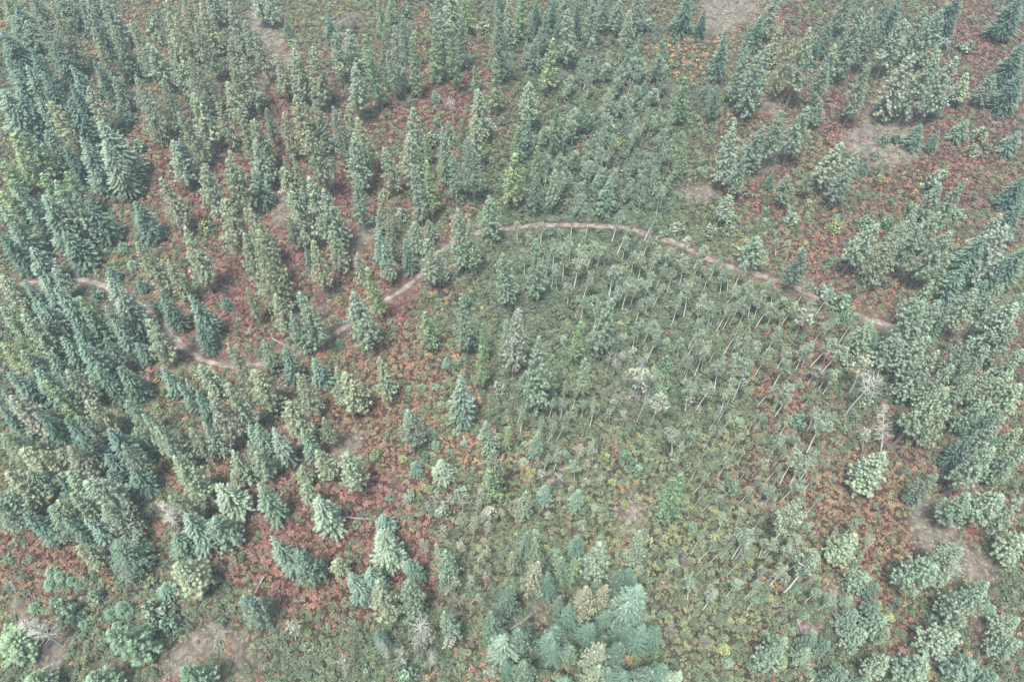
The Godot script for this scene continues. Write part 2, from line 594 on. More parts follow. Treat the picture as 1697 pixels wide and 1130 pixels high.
func rnd(a: float, b: float) -> float:
	return rng.randf_range(a, b)


func unit() -> Vector3:
	return Vector3(rng.randfn(), rng.randfn(), rng.randfn()).normalized()


func grey(a: float, b: float) -> Color:
	var k := rnd(a, b)
	return Color(k, k * rnd(0.97, 1.0), k * rnd(0.93, 1.0))


func tuft(acc: Acc, p: Vector3, d: Vector3, size: float, count: int, col: Color, spread := 0.9, fine := 1.0) -> void:
	for i in count:
		var e := (d + unit() * spread).normalized()
		var t := e.cross(unit()).normalized()
		var s := e.cross(t)
		var tone := col * rnd(0.84, 1.12)
		if i % 5 < 3:   # spray of needles lying across the outside of the clump
			var q := p + e * size * rnd(0.35, 0.75)
			var l := size * rnd(0.4, 0.7) * fine
			acc.tri(q - t * l * 0.6 - s * l * 0.32, q + t * l + e * l * 0.15, q - t * l * 0.5 + s * l * 0.36, tone)
		else:           # needles that stand out from it
			var w := size * rnd(0.16, 0.26) * fine
			acc.tri(p + e * size * 0.1 - s * w, p + e * size * rnd(0.9, 1.25) + t * size * 0.15, p + e * size * 0.1 + s * w, tone)


func wood(acc: Acc, h: float, r0: float, bend: float, col: Color, sides := 6) -> PackedVector3Array:
	var pts := PackedVector3Array()
	var ax := rnd(0, TAU)
	for i in 9:
		var t := i / 8.0
		var o := bend * (sin(t * 3.0 + ax) - sin(ax)) * t
		pts.append(Vector3(cos(ax) * o, t * h, sin(ax) * o))
	pts[0].y = -0.4
	acc.tube(pts, r0, r0 * 0.14, sides, col)
	return pts


func at(pts: PackedVector3Array, t: float) -> Vector3:
	var u := clampf(t, 0.0, 1.0) * (pts.size() - 1.001)
	return pts[int(u)].lerp(pts[int(u) + 1], u - int(u))


func pine(variant: int) -> Array:
	var h := 13.5 if variant < 8 else 17.0
	var rr := 2.4 if variant < 8 else 4.0
	var w := Acc.new()
	var f := Acc.new()
	var pts := wood(w, h * 0.99, 0.27, 0.25, Color(0.8, 0.8, 0.8))
	var cb := (0.12 if variant < 8 else 0.07) + 0.045 * (variant % 5)
	var full := (0.64 if variant < 8 else 0.78) + 0.1 * (variant % 3)
	var ph := rnd(0, TAU)
	var y := cb * h
	var az := rnd(0, TAU)
	while y < h * 0.985:
		var t := (y - cb * h) / (h - cb * h)
		var prof := pow(1.0 - t, full) * (0.66 + 0.34 * smoothstep(0.0, 0.2, t)) + 0.03
		for k in (6 if variant < 8 else 9):
			az += 2.4 + rnd(-0.4, 0.4)
			if rng.randf() < 0.13:
				continue
			var lob := 1.0 + 0.13 * sin(2.0 * az + ph + y * 0.5) + 0.12 * sin(3.0 * az - y * 0.9)
			var r := rr * prof * lob * rnd(0.7, 1.12)
			var o := at(pts, (y + rnd(-0.25, 0.25)) / h)
			var d := Vector3(cos(az), rnd(-0.12, 0.25) + 0.35 * t, sin(az)).normalized()
			var tip := o + d * r + Vector3(0, 0.12 * r * r * 0.3, 0)
			if r > 0.5:
				w.tube(PackedVector3Array([o, o.lerp(tip, 0.55) - Vector3(0, 0.06, 0), tip]), 0.05, 0.015, 3, Color(0.75, 0.75, 0.75))
			var tone := grey(0.55, 1.0)
			var s := 1.0
			while s > 0.2:
				var q := o.lerp(tip, s) + unit() * 0.12 * r
				var big := rnd(0.28, 0.46) * (1.05 - 0.3 * t) * (1.0 if variant < 8 else 0.86) * (1.0 if s > 0.9 else 0.9)
				tuft(f, q, (d * 0.55 + Vector3(0, 0.85, 0)).normalized(), big, 24, tone * rnd(0.88, 1.08), 1.0, 0.74)
				s -= 0.42 / maxf(r, 0.45) * rnd(0.85, 1.25)
		y += rnd(0.29, 0.4)
	tuft(f, at(pts, 0.985), Vector3.UP, 0.55, 14, grey(0.7, 0.95), 0.4)
	tuft(f, at(pts, 0.95), Vector3.UP, 0.5, 14, grey(0.7, 0.95), 0.8)
	return [["trunk", w, "bark"], ["crown", f, ""]]


func fir(variant: int) -> Array:
	var h := 11.0 if variant < 8 else 15.0
	var rr := 2.2 if variant < 8 else 3.5
	var w := Acc.new()
	var f := Acc.new()
	var pts := wood(w, h * 0.99, 0.22, 0.12, Color(0.7, 0.7, 0.7))
	var y := h * (0.05 + 0.04 * (variant % 3))
	var gap := 0.26 + 0.07 * (variant % 2)
	var az := rnd(0, TAU)
	var ph := rnd(0, TAU)
	while y < h * 0.985:
		var t := y / h
		var prof := pow(1.0 - t, 0.82) * (0.8 + 0.2 * smoothstep(0.0, 0.2, t)) + 0.05
		for k in (6 if t > 0.7 else 9 if variant < 8 else 13):
			az += 2.4 + rnd(-0.3, 0.3)
			if rng.randf() < 0.06:
				continue
			var r := rr * prof * rnd(0.68, 1.16) * (1.0 + 0.13 * sin(2.0 * az + ph + y))
			var o := at(pts, (y + rnd(-0.2, 0.2)) / h)
			var d := Vector3(cos(az), 0, sin(az))
			var side := Vector3(-d.z, 0, d.x)
			var tone := grey(0.52, 0.98)
			var droop := rnd(0.12, 0.36)
			var step := 0.13
			var s := 0.12
			while s < r:
				var u := s / r
				var p := o + d * s + Vector3(0, r * (0.32 * u - droop * 1.7 * u * u) + t * 0.5 * s, 0)
				var l := (0.4 - 0.16 * u) * rnd(0.6, 1.25) * clampf(r / 1.3, 0.45, 1.25)
				for sg in [-1.0, 1.0]:
					var e: Vector3 = (side * sg * rnd(0.7, 1.0) + d * rnd(0.5, 0.9) + Vector3(0, rnd(-0.35, 0.12), 0)).normalized()
					var k2: Color = tone * rnd(0.82, 1.12) * (1.0 + 0.12 * u)
					var wd := 0.085
					f.tri(p - d * wd + unit() * 0.04, p + e * l * rnd(0.8, 1.15), p + d * wd + Vector3(0, 0.05, 0), k2)
				s += step
			var tp := o + d * r + Vector3(0, r * (0.32 - droop * 1.7) + t * 0.5 * r, 0)
			f.tri(tp - side * 0.13 - d * 0.3, tp + d * 0.22, tp + side * 0.13 - d * 0.3 + Vector3(0, 0.05, 0), tone * 1.1)
		y += gap * rnd(0.85, 1.15)
	tuft(f, at(pts, 0.97), Vector3.UP, 0.45, 8, grey(0.8, 0.98), 0.35)
	return [["trunk", w, "bark"], ["crown", f, ""]]


func larch(variant: int) -> Array:
	var h := 13.0
	var rr := 1.6
	var w := Acc.new()
	var f := Acc.new()
	var pts := wood(w, h * 0.99, 0.2, 0.15, Color(0.7, 0.7, 0.7))
	var y := h * (0.1 + 0.05 * (variant % 3))
	var az := rnd(0, TAU)
	while y < h * 0.985:
		var t := y / h
		var prof := pow(1.0 - t, 0.75) * (0.75 + 0.25 * smoothstep(0.1, 0.3, t)) + 0.06
		for k in 6:
			az += 2.4 + rnd(-0.4, 0.4)
			if rng.randf() < 0.1:
				continue
			var r := rr * prof * rnd(0.6, 1.2)
			var o := at(pts, (y + rnd(-0.25, 0.25)) / h)
			var d := Vector3(cos(az), rnd(-0.2, 0.3) + 0.3 * t, sin(az)).normalized()
			var tip := o + d * r
			if r > 0.7:
				w.tube(PackedVector3Array([o, tip]), 0.03, 0.01, 3, Color(0.7, 0.7, 0.7))
			var tone := grey(0.62, 0.97)
			var s := 0.2
			while s <= r:
				tuft(f, o + d * s + unit() * 0.08, (d * 0.6 + Vector3(0, 0.6, 0)).normalized(), rnd(0.26, 0.4), 6, tone, 1.1)
				s += 0.3
		y += rnd(0.36, 0.5)
	tuft(f, at(pts, 0.98), Vector3.UP, 0.5, 8, grey(0.75, 0.95), 0.3)
	return [["trunk", w, "bark"], ["crown", f, ""]]


func aspen(variant: int, leaves: bool) -> Array:
	var h := 8.0
	var w := Acc.new()
	var f := Acc.new()
	var pts := wood(w, h, 0.125, 0.45, Color(0.9, 0.9, 0.9), 5)
	var thick := variant >= 100   # young ones in leaf almost to the ground
	var low := 0.12 if thick else 0.46 + 0.08 * (variant % 3)
	var n := 30 if thick else 17 if leaves else 24
	for k in n:
		var t := lerpf(low, 0.98, pow((k + 0.5) / n, 0.9))
		var o := at(pts, t)
		var az := k * 2.4 + rnd(-0.5, 0.5)
		var r := (1.35 if leaves else 1.3) * (0.3 + 0.65 * sin(PI * clampf((t - low) / (1.0 - low) * 0.8 + 0.2, 0.0, 1.0))) * rnd(0.6, 1.15)
		var d := Vector3(cos(az), rnd(0.25, 0.95), sin(az)).normalized()
		var mid := o + d * r * 0.55 + unit() * 0.1
		var tip := mid + (d + Vector3(0, 0.25, 0) + unit() * 0.4).normalized() * r * 0.55
		w.tube(PackedVector3Array([o, mid, tip]), 0.034, 0.012, 3, Color(0.8, 0.8, 0.8))
		if not leaves:
			for j in 3:
				var b := o.lerp(tip, rnd(0.35, 0.95))
				w.tube(PackedVector3Array([b, b + (d + unit() * 0.9).normalized() * rnd(0.3, 0.7)]), 0.018, 0.008, 3, Color(0.78, 0.78, 0.8))
			if rng.randf() < 0.5 and variant % 3 < 2:
				leaflets(f, tip, 0.4, 8, grey(0.65, 0.98))
			continue
		var tone := grey(0.62, 0.98)
		leaflets(f, tip, 0.42, 20, tone, 0.12)
		leaflets(f, mid + unit() * 0.2, 0.42, 14, tone * 0.97, 0.12)
		leaflets(f, o.lerp(mid, 0.5) + unit() * 0.25, 0.4, 5, tone, 0.12)
	if leaves:
		leaflets(f, at(pts, 1.0), 0.4, 14, grey(0.7, 0.95), 0.12)
	return [["trunk", w, "aspen_bark" if leaves else "white_bark"], ["crown", f, ""]]


func leaflets(f: Acc, p: Vector3, r: float, n: int, col: Color, size := 0.17) -> void:
	for i in n:
		var q := p + unit() * r * pow(rng.randf(), 0.5)
		var up := (Vector3(0, 0.8, 0) + unit()).normalized()
		var a := up.cross(unit()).normalized()
		var b := up.cross(a)
		var s := size * rnd(0.7, 1.3)
		var tone := col * rnd(0.84, 1.12)
		f.tri(q - a * s, q + b * s * 0.75, q + a * s * 1.1, tone)
		f.tri(q - a * s, q + a * s * 1.1, q - b * s * 0.75 + up * 0.03, tone)


func bush(variant: int) -> Array:   # unit: about 2 m across, 2 m high
	var w := Acc.new()
	var f := Acc.new()
	var n := 15 + 3 * (variant % 3)
	for k in n:
		var az := k * 2.4 + rnd(-0.4, 0.4)
		var up := rnd(0.15, 1.0)
		var d := Vector3(cos(az) * (1.15 - up * 0.8), up * 1.5, sin(az) * (1.15 - up * 0.8))
		var tip := d * rnd(0.62, 1.08)
		w.tube(PackedVector3Array([Vector3(0, -0.1, 0), tip * 0.5 + Vector3(0, 0.15, 0), tip]), 0.035, 0.012, 3, Color(0.75, 0.75, 0.75))
		var tone := grey(0.6, 0.98)
		leaflets(f, tip, 0.36, 26, tone, 0.15)
		leaflets(f, tip * 0.72, 0.34, 15, tone * 0.98, 0.15)
	return [["stems", w, "bark"], ["foliage", f, ""]]


func bare_bush(variant: int) -> Array:
	var w := Acc.new()
	for k in 46:
		var az := k * 2.4 + rnd(-0.4, 0.4)
		var up := rnd(0.2, 1.0)
		var tip := Vector3(cos(az) * (1.15 - up * 0.7), up * 1.5, sin(az) * (1.15 - up * 0.7)) * rnd(0.65, 1.1)
		var mid := tip * 0.5 + unit() * 0.1 + Vector3(0, 0.12, 0)
		var tone := grey(0.6, 0.95)
		w.tube(PackedVector3Array([Vector3(rnd(-0.1, 0.1), -0.1, rnd(-0.1, 0.1)), mid, tip]), 0.026, 0.01, 3, tone)
		for j in 6:
			var b := mid.lerp(tip, rnd(0.0, 1.0))
			w.tube(PackedVector3Array([b, b + (tip.normalized() + unit() * 0.8).normalized() * rnd(0.2, 0.45)]), 0.014, 0.006, 3, tone)
	return [["stems", w, "grey_wood"]]


func snag(variant: int) -> Array:
	var h := 12.0
	var w := Acc.new()
	var b := Acc.new()
	var pts := wood(w, h, 0.17, 0.3, Color(0.85, 0.85, 0.85))
	for k in 95:
		var t := rnd(0.22, 0.99)
		var o := at(pts, t)
		var az := k * 2.4 + rnd(-0.6, 0.6)
		var r := 2.0 * pow(1.0 - t, 0.6) * rnd(0.45, 1.1) + 0.25
		var d := Vector3(cos(az), rnd(-0.15, 0.45), sin(az)).normalized()
		var tip := o + d * r
		var tone := grey(0.65, 0.98)
		b.tube(PackedVector3Array([o, o.lerp(tip, 0.5) + unit() * 0.08, tip]), 0.038, 0.012, 3, tone)
		for j in 3:
			var q := o.lerp(tip, rnd(0.4, 0.95))
			b.tube(PackedVector3Array([q, q + (d + unit() * 0.8).normalized() * rnd(0.25, 0.5)]), 0.016, 0.007, 3, tone)
	return [["trunk", w, "white_bark"], ["branches", b, "white_bark"]]


func proto(kind: String, variant: int) -> Node3D:
	var key := kind + str(variant)
	if not protos.has(key):
		var parts: Array
		rng.seed = hash(key)
		match kind:
			"pine": parts = pine(variant)
			"fir": parts = fir(variant)
			"larch": parts = larch(variant)
			"aspen": parts = aspen(variant, true)
			"leafy_aspen": parts = aspen(100 + variant, true)
			"bare_aspen": parts = aspen(variant, false)
			"bush": parts = bush(variant)
			"bare_bush": parts = bare_bush(variant)
			"snag": parts = snag(variant)
		var o := Node3D.new()
		for p in parts:
			if p[1].v.is_empty():
				continue
			var mi := MeshInstance3D.new()
			mi.name = p[0]
			mi.mesh = p[1].mesh()
			if p[2]:
				mi.material_override = mats[p[2]]
			if p[0] == "branches" or p[0] == "stems":
				mi.set_meta("kind", "stuff")
			o.add_child(mi, true)
		protos[key] = o
	return protos[key]


const SIZE := {"pine": [13.5, 2.2], "fir": [11.0, 1.85], "larch": [13.0, 1.3], "aspen": [8.0, 1.6], "leafy_aspen": [8.0, 1.45], "bare_aspen": [8.0, 1.4], "bush": [1.9, 1.25], "bare_bush": [1.9, 1.25], "snag": [12.0, 1.6]}
const KINDS := {"pine": 14, "fir": 10, "larch": 6, "aspen": 10, "leafy_aspen": 8, "bare_aspen": 6, "bush": 6, "bare_bush": 3, "snag": 4}

const CODES := {   # kind, name, category, group
	"a": ["pine", "pine_tree", "pine", "pines of the forest"],
	"b": ["pine", "young_pine", "pine", "young pines of the forest"],
	"c": ["fir", "fir_tree", "fir", "firs of the forest"],
	"d": ["fir", "young_fir", "fir", "young firs in the undergrowth"],
	"e": ["larch", "larch_tree", "larch", "larches among the pines"],
	"f": ["aspen", "aspen_tree", "aspen", "aspens with pale trunks in view"],
	"g": ["aspen", "aspen_tree", "aspen", "aspens of the grove below the footpath"],
	"h": ["leafy_aspen", "aspen_tree", "aspen", "aspens of the thicket above the footpath"],
	"i": ["aspen", "aspen_tree", "aspen", "scattered aspens in the olive clearing"],
	"j": ["aspen", "aspen_tree", "aspen", "low aspens in the central thicket"],
	"k": ["bare_aspen", "leafless_aspen", "dead tree", "bare dead trees on the slope"],
	"l": ["bare_aspen", "leafless_aspen", "sapling", "leafless saplings in the lower olive clearing"],
	"m": ["bare_aspen", "leafless_aspen", "sapling", "bare white saplings by the crimson shrubs"],
	"n": ["bare_aspen", "leafless_aspen", "sapling", "half-bare saplings along the bottom edge"],
	"o": ["bare_aspen", "leafless_aspen", "sapling", "bare saplings amid the aspens"],
	"p": ["bare_aspen", "leafless_aspen", "sapling", "bare saplings in the central thicket"],
	"q": ["snag", "dead_snag", "dead tree", "bare dead trees on the slope"],
	"r": ["bush", "leafy_bush", "bush", "leafy bushes on the slope"],
	"s": ["bush", "leafy_bush", "bush", "grey-green bushes on the open slope at centre"],
	"t": ["bush", "leafy_bush", "bush", "olive bushes on the open slope at centre"],
	"u": ["bush", "leafy_bush", "bush", "dark green bushes on the open slope at centre"],
	"v": ["bush", "leafy_bush", "bush", "yellow-green bushes on the open slope at centre"],
	"w": ["bush", "leafy_bush", "bush", "grey-green bushes under the aspens"],
	"x": ["bush", "leafy_bush", "bush", "olive bushes under the aspens"],
	"y": ["bush", "leafy_bush", "bush", "yellow-green bushes under the aspens"],
	"z": ["bush", "leafy_bush", "bush", "dark green bushes under the aspens"],
	"A": ["bush", "leafy_bush", "bush", "yellow-green bushes on the red slope at upper right"],
	"B": ["bush", "leafy_bush", "bush", "grey-green bushes on the red slope at upper right"],
	"C": ["bush", "leafy_bush", "bush", "dark green bushes on the red slope at upper right"],
	"D": ["bush", "leafy_bush", "bush", "olive bushes on the red slope at upper right"],
	"E": ["bush", "leafy_bush", "bush", "dark green bushes in the lower right clearing"],
	"F": ["bush", "leafy_bush", "bush", "grey-green bushes in the lower right clearing"],
	"G": ["bush", "leafy_bush", "bush", "yellow-green bushes in the lower right clearing"],
	"H": ["bush", "leafy_bush", "bush", "olive bushes in the lower right clearing"],
	"I": ["bush", "leafy_bush", "bush", "dark green bushes among the rust shrubs left of centre"],
	"J": ["bush", "leafy_bush", "bush", "grey-green bushes among the rust shrubs left of centre"],
	"K": ["bush", "leafy_bush", "bush", "yellow-green bushes among the rust shrubs left of centre"],
	"L": ["bush", "leafy_bush", "bush", "olive bushes among the rust shrubs left of centre"],
	"M": ["bush", "leafy_bush", "bush", "olive bushes in the yellow thicket at left"],
	"N": ["bush", "leafy_bush", "bush", "yellow-green bushes in the yellow thicket at left"],
	"O": ["bush", "leafy_bush", "bush", "grey-green bushes in the yellow thicket at left"],
	"P": ["bush", "leafy_bush", "bush", "dark green bushes in the yellow thicket at left"],
	"Q": ["bush", "leafy_bush", "bush", "grey-green bushes near the top edge"],
	"R": ["bush", "leafy_bush", "bush", "dark green bushes near the top edge"],
	"S": ["bush", "leafy_bush", "bush", "yellow-green bushes near the top edge"],
	"T": ["bush", "leafy_bush", "bush", "olive bushes near the top edge"],
	"U": ["bare_bush", "leafless_bush", "bush", "leafless bushes"],
}
const SHARED := {   # labels of plants that nothing in the photograph tells apart
	"~0": "aspen of the grove below the footpath, its crown hiding the trunk",
	"~1": "aspen of the crowded thicket above the footpath",
	"~2": "short pale aspen thinly scattered in the olive clearing",
	"~3": "low grey aspen in the mixed thicket at the centre",
	"~4": "pale leafless sapling leaning in the lower olive clearing",
	"~5": "small bare white sapling over the crimson and olive shrubs",
	"~6": "pale half-bare sapling along the bottom edge",
	"~7": "bare grey sapling in the gap amid the aspens",
	"~8": "bare grey sapling in the central thicket",
	"~9": "knee-to-head-high grey-green leafy bush on the open slope at centre",
	"~10": "knee-to-head-high olive leafy bush on the open slope at centre",
	"~11": "knee-to-head-high dark green leafy bush on the open slope at centre",
	"~12": "knee-to-head-high yellow-green leafy bush on the open slope at centre",
	"~13": "knee-to-head-high grey-green leafy bush under the aspens",
	"~14": "knee-to-head-high olive leafy bush under the aspens",
	"~15": "knee-to-head-high yellow-green leafy bush under the aspens",
	"~16": "knee-to-head-high dark green leafy bush under the aspens",
	"~17": "knee-to-head-high yellow-green leafy bush on the red slope at upper right",
	"~18": "knee-to-head-high grey-green leafy bush on the red slope at upper right",
	"~19": "knee-to-head-high dark green leafy bush on the red slope at upper right",
	"~20": "knee-to-head-high olive leafy bush on the red slope at upper right",
	"~21": "knee-to-head-high dark green leafy bush in the lower right clearing",
	"~22": "knee-to-head-high grey-green leafy bush in the lower right clearing",
	"~23": "knee-to-head-high yellow-green leafy bush in the lower right clearing",
	"~24": "knee-to-head-high olive leafy bush in the lower right clearing",
	"~25": "knee-to-head-high dark green leafy bush among the rust shrubs left of centre",
	"~26": "knee-to-head-high grey-green leafy bush among the rust shrubs left of centre",
	"~27": "knee-to-head-high yellow-green leafy bush among the rust shrubs left of centre",
	"~28": "knee-to-head-high olive leafy bush among the rust shrubs left of centre",
	"~29": "knee-to-head-high olive leafy bush in the yellow thicket at left",
	"~30": "knee-to-head-high yellow-green leafy bush in the yellow thicket at left",
	"~31": "knee-to-head-high grey-green leafy bush in the yellow thicket at left",
	"~32": "knee-to-head-high dark green leafy bush in the yellow thicket at left",
	"~33": "knee-to-head-high grey-green leafy bush near the top edge",
	"~34": "knee-to-head-high dark green leafy bush near the top edge",
	"~35": "knee-to-head-high yellow-green leafy bush near the top edge",
	"~36": "knee-to-head-high olive leafy bush near the top edge",
}

# one plant: code, place, height, crown radius, foliage tone, label, lean of its top along x and z
func p(code: String, x: float, z: float, h: float, r: float, tone: String, label: String, lx := 0.0, lz := 0.0) -> void:
	var kind: String = CODES[code][0]
	var called: String = CODES[code][1]
	var pick := absi(hash(called + str(x) + str(z)))
	var variant := pick % int(KINDS[kind])
	var dims: Array = SIZE[kind]
	if kind == "pine":   # large pines have more boughs, not larger needles
		variant = pick % 8 if r < 2.45 else 8 + pick % 6
		dims = [13.5, 2.2] if r < 2.45 else [17.0, 3.75]
	elif kind == "fir":
		variant = pick % 8 if r < 2.2 else 8 + pick % 5
		dims = [11.0, 1.85] if r < 2.2 else [15.0, 2.95]
	var o: Node3D = proto(kind, variant).duplicate()
	o.name = numbered(called)
	var by := Basis(Vector3.UP, (pick % 628) / 100.0).scaled(Vector3.ONE)
	by = by * Basis.from_scale(Vector3(r / dims[1], h / dims[0], r / dims[1]))
	if lx == 0.0 and lz == 0.0:   # hardly any tree stands quite straight
		lx = 0.045 * h * sin(pick % 101)
		lz = 0.045 * h * cos(pick % 89)
	var top := Vector3(lx, h, lz).normalized()
	if absf(lx) + absf(lz) > 0.01:
		by = Basis(Quaternion(Vector3.UP, top)) * by
	o.transform = Transform3D(by, Vector3(x, ground_y(x, z), z))
	for c in o.get_children():
		if c.material_override == null:
			c.material_override = mats[tone + str(pick % 3)]
	tag(o, SHARED.get(label, label), CODES[code][2], CODES[code][3])
	add_child(o, true)


func log_on_ground(x0: float, z0: float, x1: float, z1: float, label: String) -> void:
	var w := Acc.new()
	var b := Acc.new()
	var p := Vector3(x0, ground_y(x0, z0) + 0.45, z0)
	var q := Vector3(x1, ground_y(x1, z1) + 0.4, z1)
	var d := q - p
	rng.seed = hash(label)
	var pts := PackedVector3Array()
	for i in 6:
		pts.append(d * i / 5.0 + Vector3(0, 0.08 * sin(i * 1.7), 0) + unit() * 0.04)
	w.tube(pts, 0.11, 0.04, 6, Color(0.85, 0.85, 0.85))
	for k in 16:
		var o := d * rnd(0.3, 1.0)
		b.tube(PackedVector3Array([o, o + (d.normalized() * 0.5 + unit() + Vector3(0, 0.4, 0)).normalized() * rnd(0.3, 0.9)]), 0.03, 0.01, 3, Color(0.8, 0.8, 0.8))
	var t := Node3D.new()
	t.name = numbered("fallen_log")
	t.position = p
	for e in [["trunk", w], ["branches", b]]:
		var mi := MeshInstance3D.new()
		mi.name = e[0]
		mi.mesh = e[1].mesh()
		mi.material_override = mats["grey_wood"]
		if e[0] == "branches":
			mi.set_meta("kind", "stuff")
		t.add_child(mi, true)
	tag(t, label, "log", "fallen logs on the forest floor")
	add_child(t, true)


func place_things() -> void:
	p("a", -81.2, -124.2, 14.4, 2.52, "Py", "tall yellowish green pine near the top left corner")
	p("a", -82.1, -121.7, 12.9, 2.65, "Pg", "middling broad grey-green pine near the top left corner")
	p("a", -72.8, -118, 13, 1.59, "Py", "middling yellowish green pine left of the upper left pines")
	p("a", -74.8, -131.4, 10.1, 2.31, "Pg", "middling broad grey-green pine, second above the upper left pines")
	p("a", -70.5, -121.2, 11.9, 1.77, "Py", "middling yellowish green pine, first above the upper left pines")
	p("a", -66.7, -122, 12.8, 2.5, "Pg", "middling broad grey-green pine, first above the upper left pines")
	p("a", -62.5, -117.7, 10.9, 2.04, "Pg", "middling grey-green pine, first above the upper left pines")
	p("a", -61.9, -126.4, 12.5, 1.95, "Pg", "middling grey-green pine, third above the upper left pines")
	p("a", -59.3, -125, 11.1, 1.64, "Py", "middling yellowish green pine, second above the upper left pines")
	p("a", -57.6, -115.3, 13.3, 2.15, "Py", "tall yellowish green pine above the upper left pines")
	p("a", -58.9, -115.7, 12.5, 1.87, "Pg", "middling grey-green pine, second above the upper left pines")
	p("a", -54.5, -120.7, 12.6, 1.9, "Py", "middling yellowish green pine, second left of the pale bare patch at top left")
	p("a", -56.2, -127.8, 11.1, 1.96, "Py", "middling yellowish green pine, first left of the pale bare patch at top left")
	p("a", -60.4, -131.5, 10.9, 2.6, "Py", "middling broad yellowish green pine, second left of the pale bare patch at top left")
	p("a", -50.6, -126.7, 12.2, 1.8, "Pg", "middling grey-green pine, second left of the pale bare patch at top left")
	p("a", -46.9, -123, 11.3, 1.78, "Pg", "middling grey-green pine, first left of the pale bare patch at top left")
	p("a", -50, -120.3, 9.6, 1.92, "Py", "middling broad yellowish green pine, first left of the pale bare patch at top left")
	p("a", -45.5, -112.1, 11.3, 1.99, "Py", "middling yellowish green pine, third below the pale bare patch at top left")
	p("a", -47.8, -112.6, 9.7, 1.57, "Py", "middling yellowish green pine, fourth below the pale bare patch at top left")
	p("a", -53, -110.5, 13.1, 2.67, "Py", "tall broad yellowish green pine right of the upper left pines")
	p("a", -54.8, -111, 12, 1.7, "Pg", "middling grey-green pine right of the upper left pines")
	p("a", -61, -104.8, 13.6, 2.74, "Pg", "tall broad grey-green pine below the upper left pines")
	p("a", -59.1, -108.1, 10.1, 1.55, "Pd", "middling dull dark green pine right of the upper left pines")
	p("a", -70.6, -105.7, 10.8, 2.08, "Py", "middling broad yellowish green pine left of the upper left pines")
	p("a", -74.4, -101.4, 11.1, 2.18, "Py", "middling broad yellowish green pine near the bright larches at the left edge")
	p("a", -51.7, -102.4, 12, 2.32, "Pg", "middling broad grey-green pine right of the upper left pines")
	p("a", -52.2, -98.6, 12.6, 1.88, "Py", "middling yellowish green pine, first right of the upper left pines")
	p("a", -54.2, -93.9, 10.4, 1.99, "Pg", "middling grey-green pine below the upper left pines")
	p("a", -53.6, -95.3, 9.6, 1.61, "Pd", "middling dull dark green pine below the upper left pines")
	p("a", -48.2, -103, 9.8, 1.38, "Py", "middling yellowish green pine, second right of the upper left pines")
	p("a", -47.7, -108.3, 9.7, 1.83, "Pg", "middling grey-green pine, second below the pale bare patch at top left")
	p("a", -43.1, -98.2, 13, 1.61, "Py", "tall yellowish green pine, second above the rosy clearing above the path")
	p("a", -41.2, -98, 11.5, 1.62, "Py", "middling yellowish green pine, third above the rosy clearing above the path")
	p("a", -44, -90.5, 11.5, 1.57, "Py", "middling yellowish green pine, second above the rosy clearing above the path")
	p("a", -48.2, -88.7, 10.8, 1.56, "Py", "middling yellowish green pine, second left of the rosy clearing above the path")
	p("b", -91.7, -137, 7.7, 2.85, "Pd", "short broad dull dark green pine, second near the top left corner")
	p("b", -86.6, -136.6, 7.6, 2.21, "Pd", "short broad dull dark green pine, fourth near the top left corner")
	p("b", -84.9, -136.4, 6.7, 2.22, "Pd", "short broad dull dark green pine, fifth near the top left corner")
	p("b", -93.3, -130.3, 7.6, 2.32, "Pd", "short broad dull dark green pine, first near the top left corner")
	p("b", -90.3, -129.7, 7.4, 2.31, "Pd", "short broad dull dark green pine, third near the top left corner")
	p("b", -81.1, -134.8, 8, 1.88, "Pd", "short broad dull dark green pine, sixth near the top left corner")
	p("b", -82.8, -140.6, 6.2, 1.93, "Pd", "short broad dull dark green pine, seventh near the top left corner")
	p("a", -57.7, -137.5, 8.3, 2.05, "Pg", "short broad grey-green pine left of the pale bare patch at top left")
	p("b", -48.7, -137.6, 7.5, 2.05, "Pg", "short broad grey-green pine, second above the pale bare patch at top left")
	p("b", -46.9, -137, 7.2, 1.74, "Pg", "short broad grey-green pine, first above the pale bare patch at top left")
	p("a", -44.9, -119.9, 11.7, 1.46, "Py", "middling yellowish green pine, first below the pale bare patch at top left")
	p("a", -40.5, -115.4, 10.5, 1.73, "Py", "middling yellowish green pine, second below the pale bare patch at top left")
	p("a", -38, -115, 11.5, 1.87, "Pg", "middling grey-green pine, first below the pale bare patch at top left")
	p("a", -34.1, -113.5, 13.1, 2.14, "Py", "tall yellowish green pine below the big leafless bush")
	p("a", -31.3, -120.3, 10.7, 1.62, "Pg", "middling grey-green pine, first below the big leafless bush")
	p("a", -29.5, -122.8, 9.7, 1.94, "Pg", "middling broad grey-green pine below the big leafless bush")
	p("a", -23.1, -126.7, 8.6, 0.91, "Py", "short slender yellowish green pine left of the top centre pines")
	p("a", -23, -119.3, 10.9, 1.32, "Pd", "middling slender dull dark green pine left of the top centre pines")
	p("a", -20.2, -117.6, 14.4, 1.73, "Pg", "tall slender grey-green pine left of the top centre pines")
	p("a", -21.2, -116, 11.3, 1.3, "Pg", "middling slender grey-green pine left of the top centre pines")
	p("a", -19.7, -126.8, 10.2, 1.51, "Pd", "middling dull dark green pine above the top centre pines")
	p("a", -12.2, -121.8, 14.1, 1.91, "Pg", "tall grey-green pine right of the top centre pines")
	p("a", -9.3, -125.3, 11.6, 1.65, "Pd", "middling dull dark green pine right of the top centre pines")
	p("a", -14.3, -136.5, 8.5, 1.73, "Pd", "short broad dull dark green pine above the top centre pines")
	p("a", -11.3, -135.2, 10.1, 2.34, "Pg", "middling broad grey-green pine near the top edge")
	p("a", -1.9, -121, 16, 2.48, "Pg", "tall grey-green pine near the top edge")
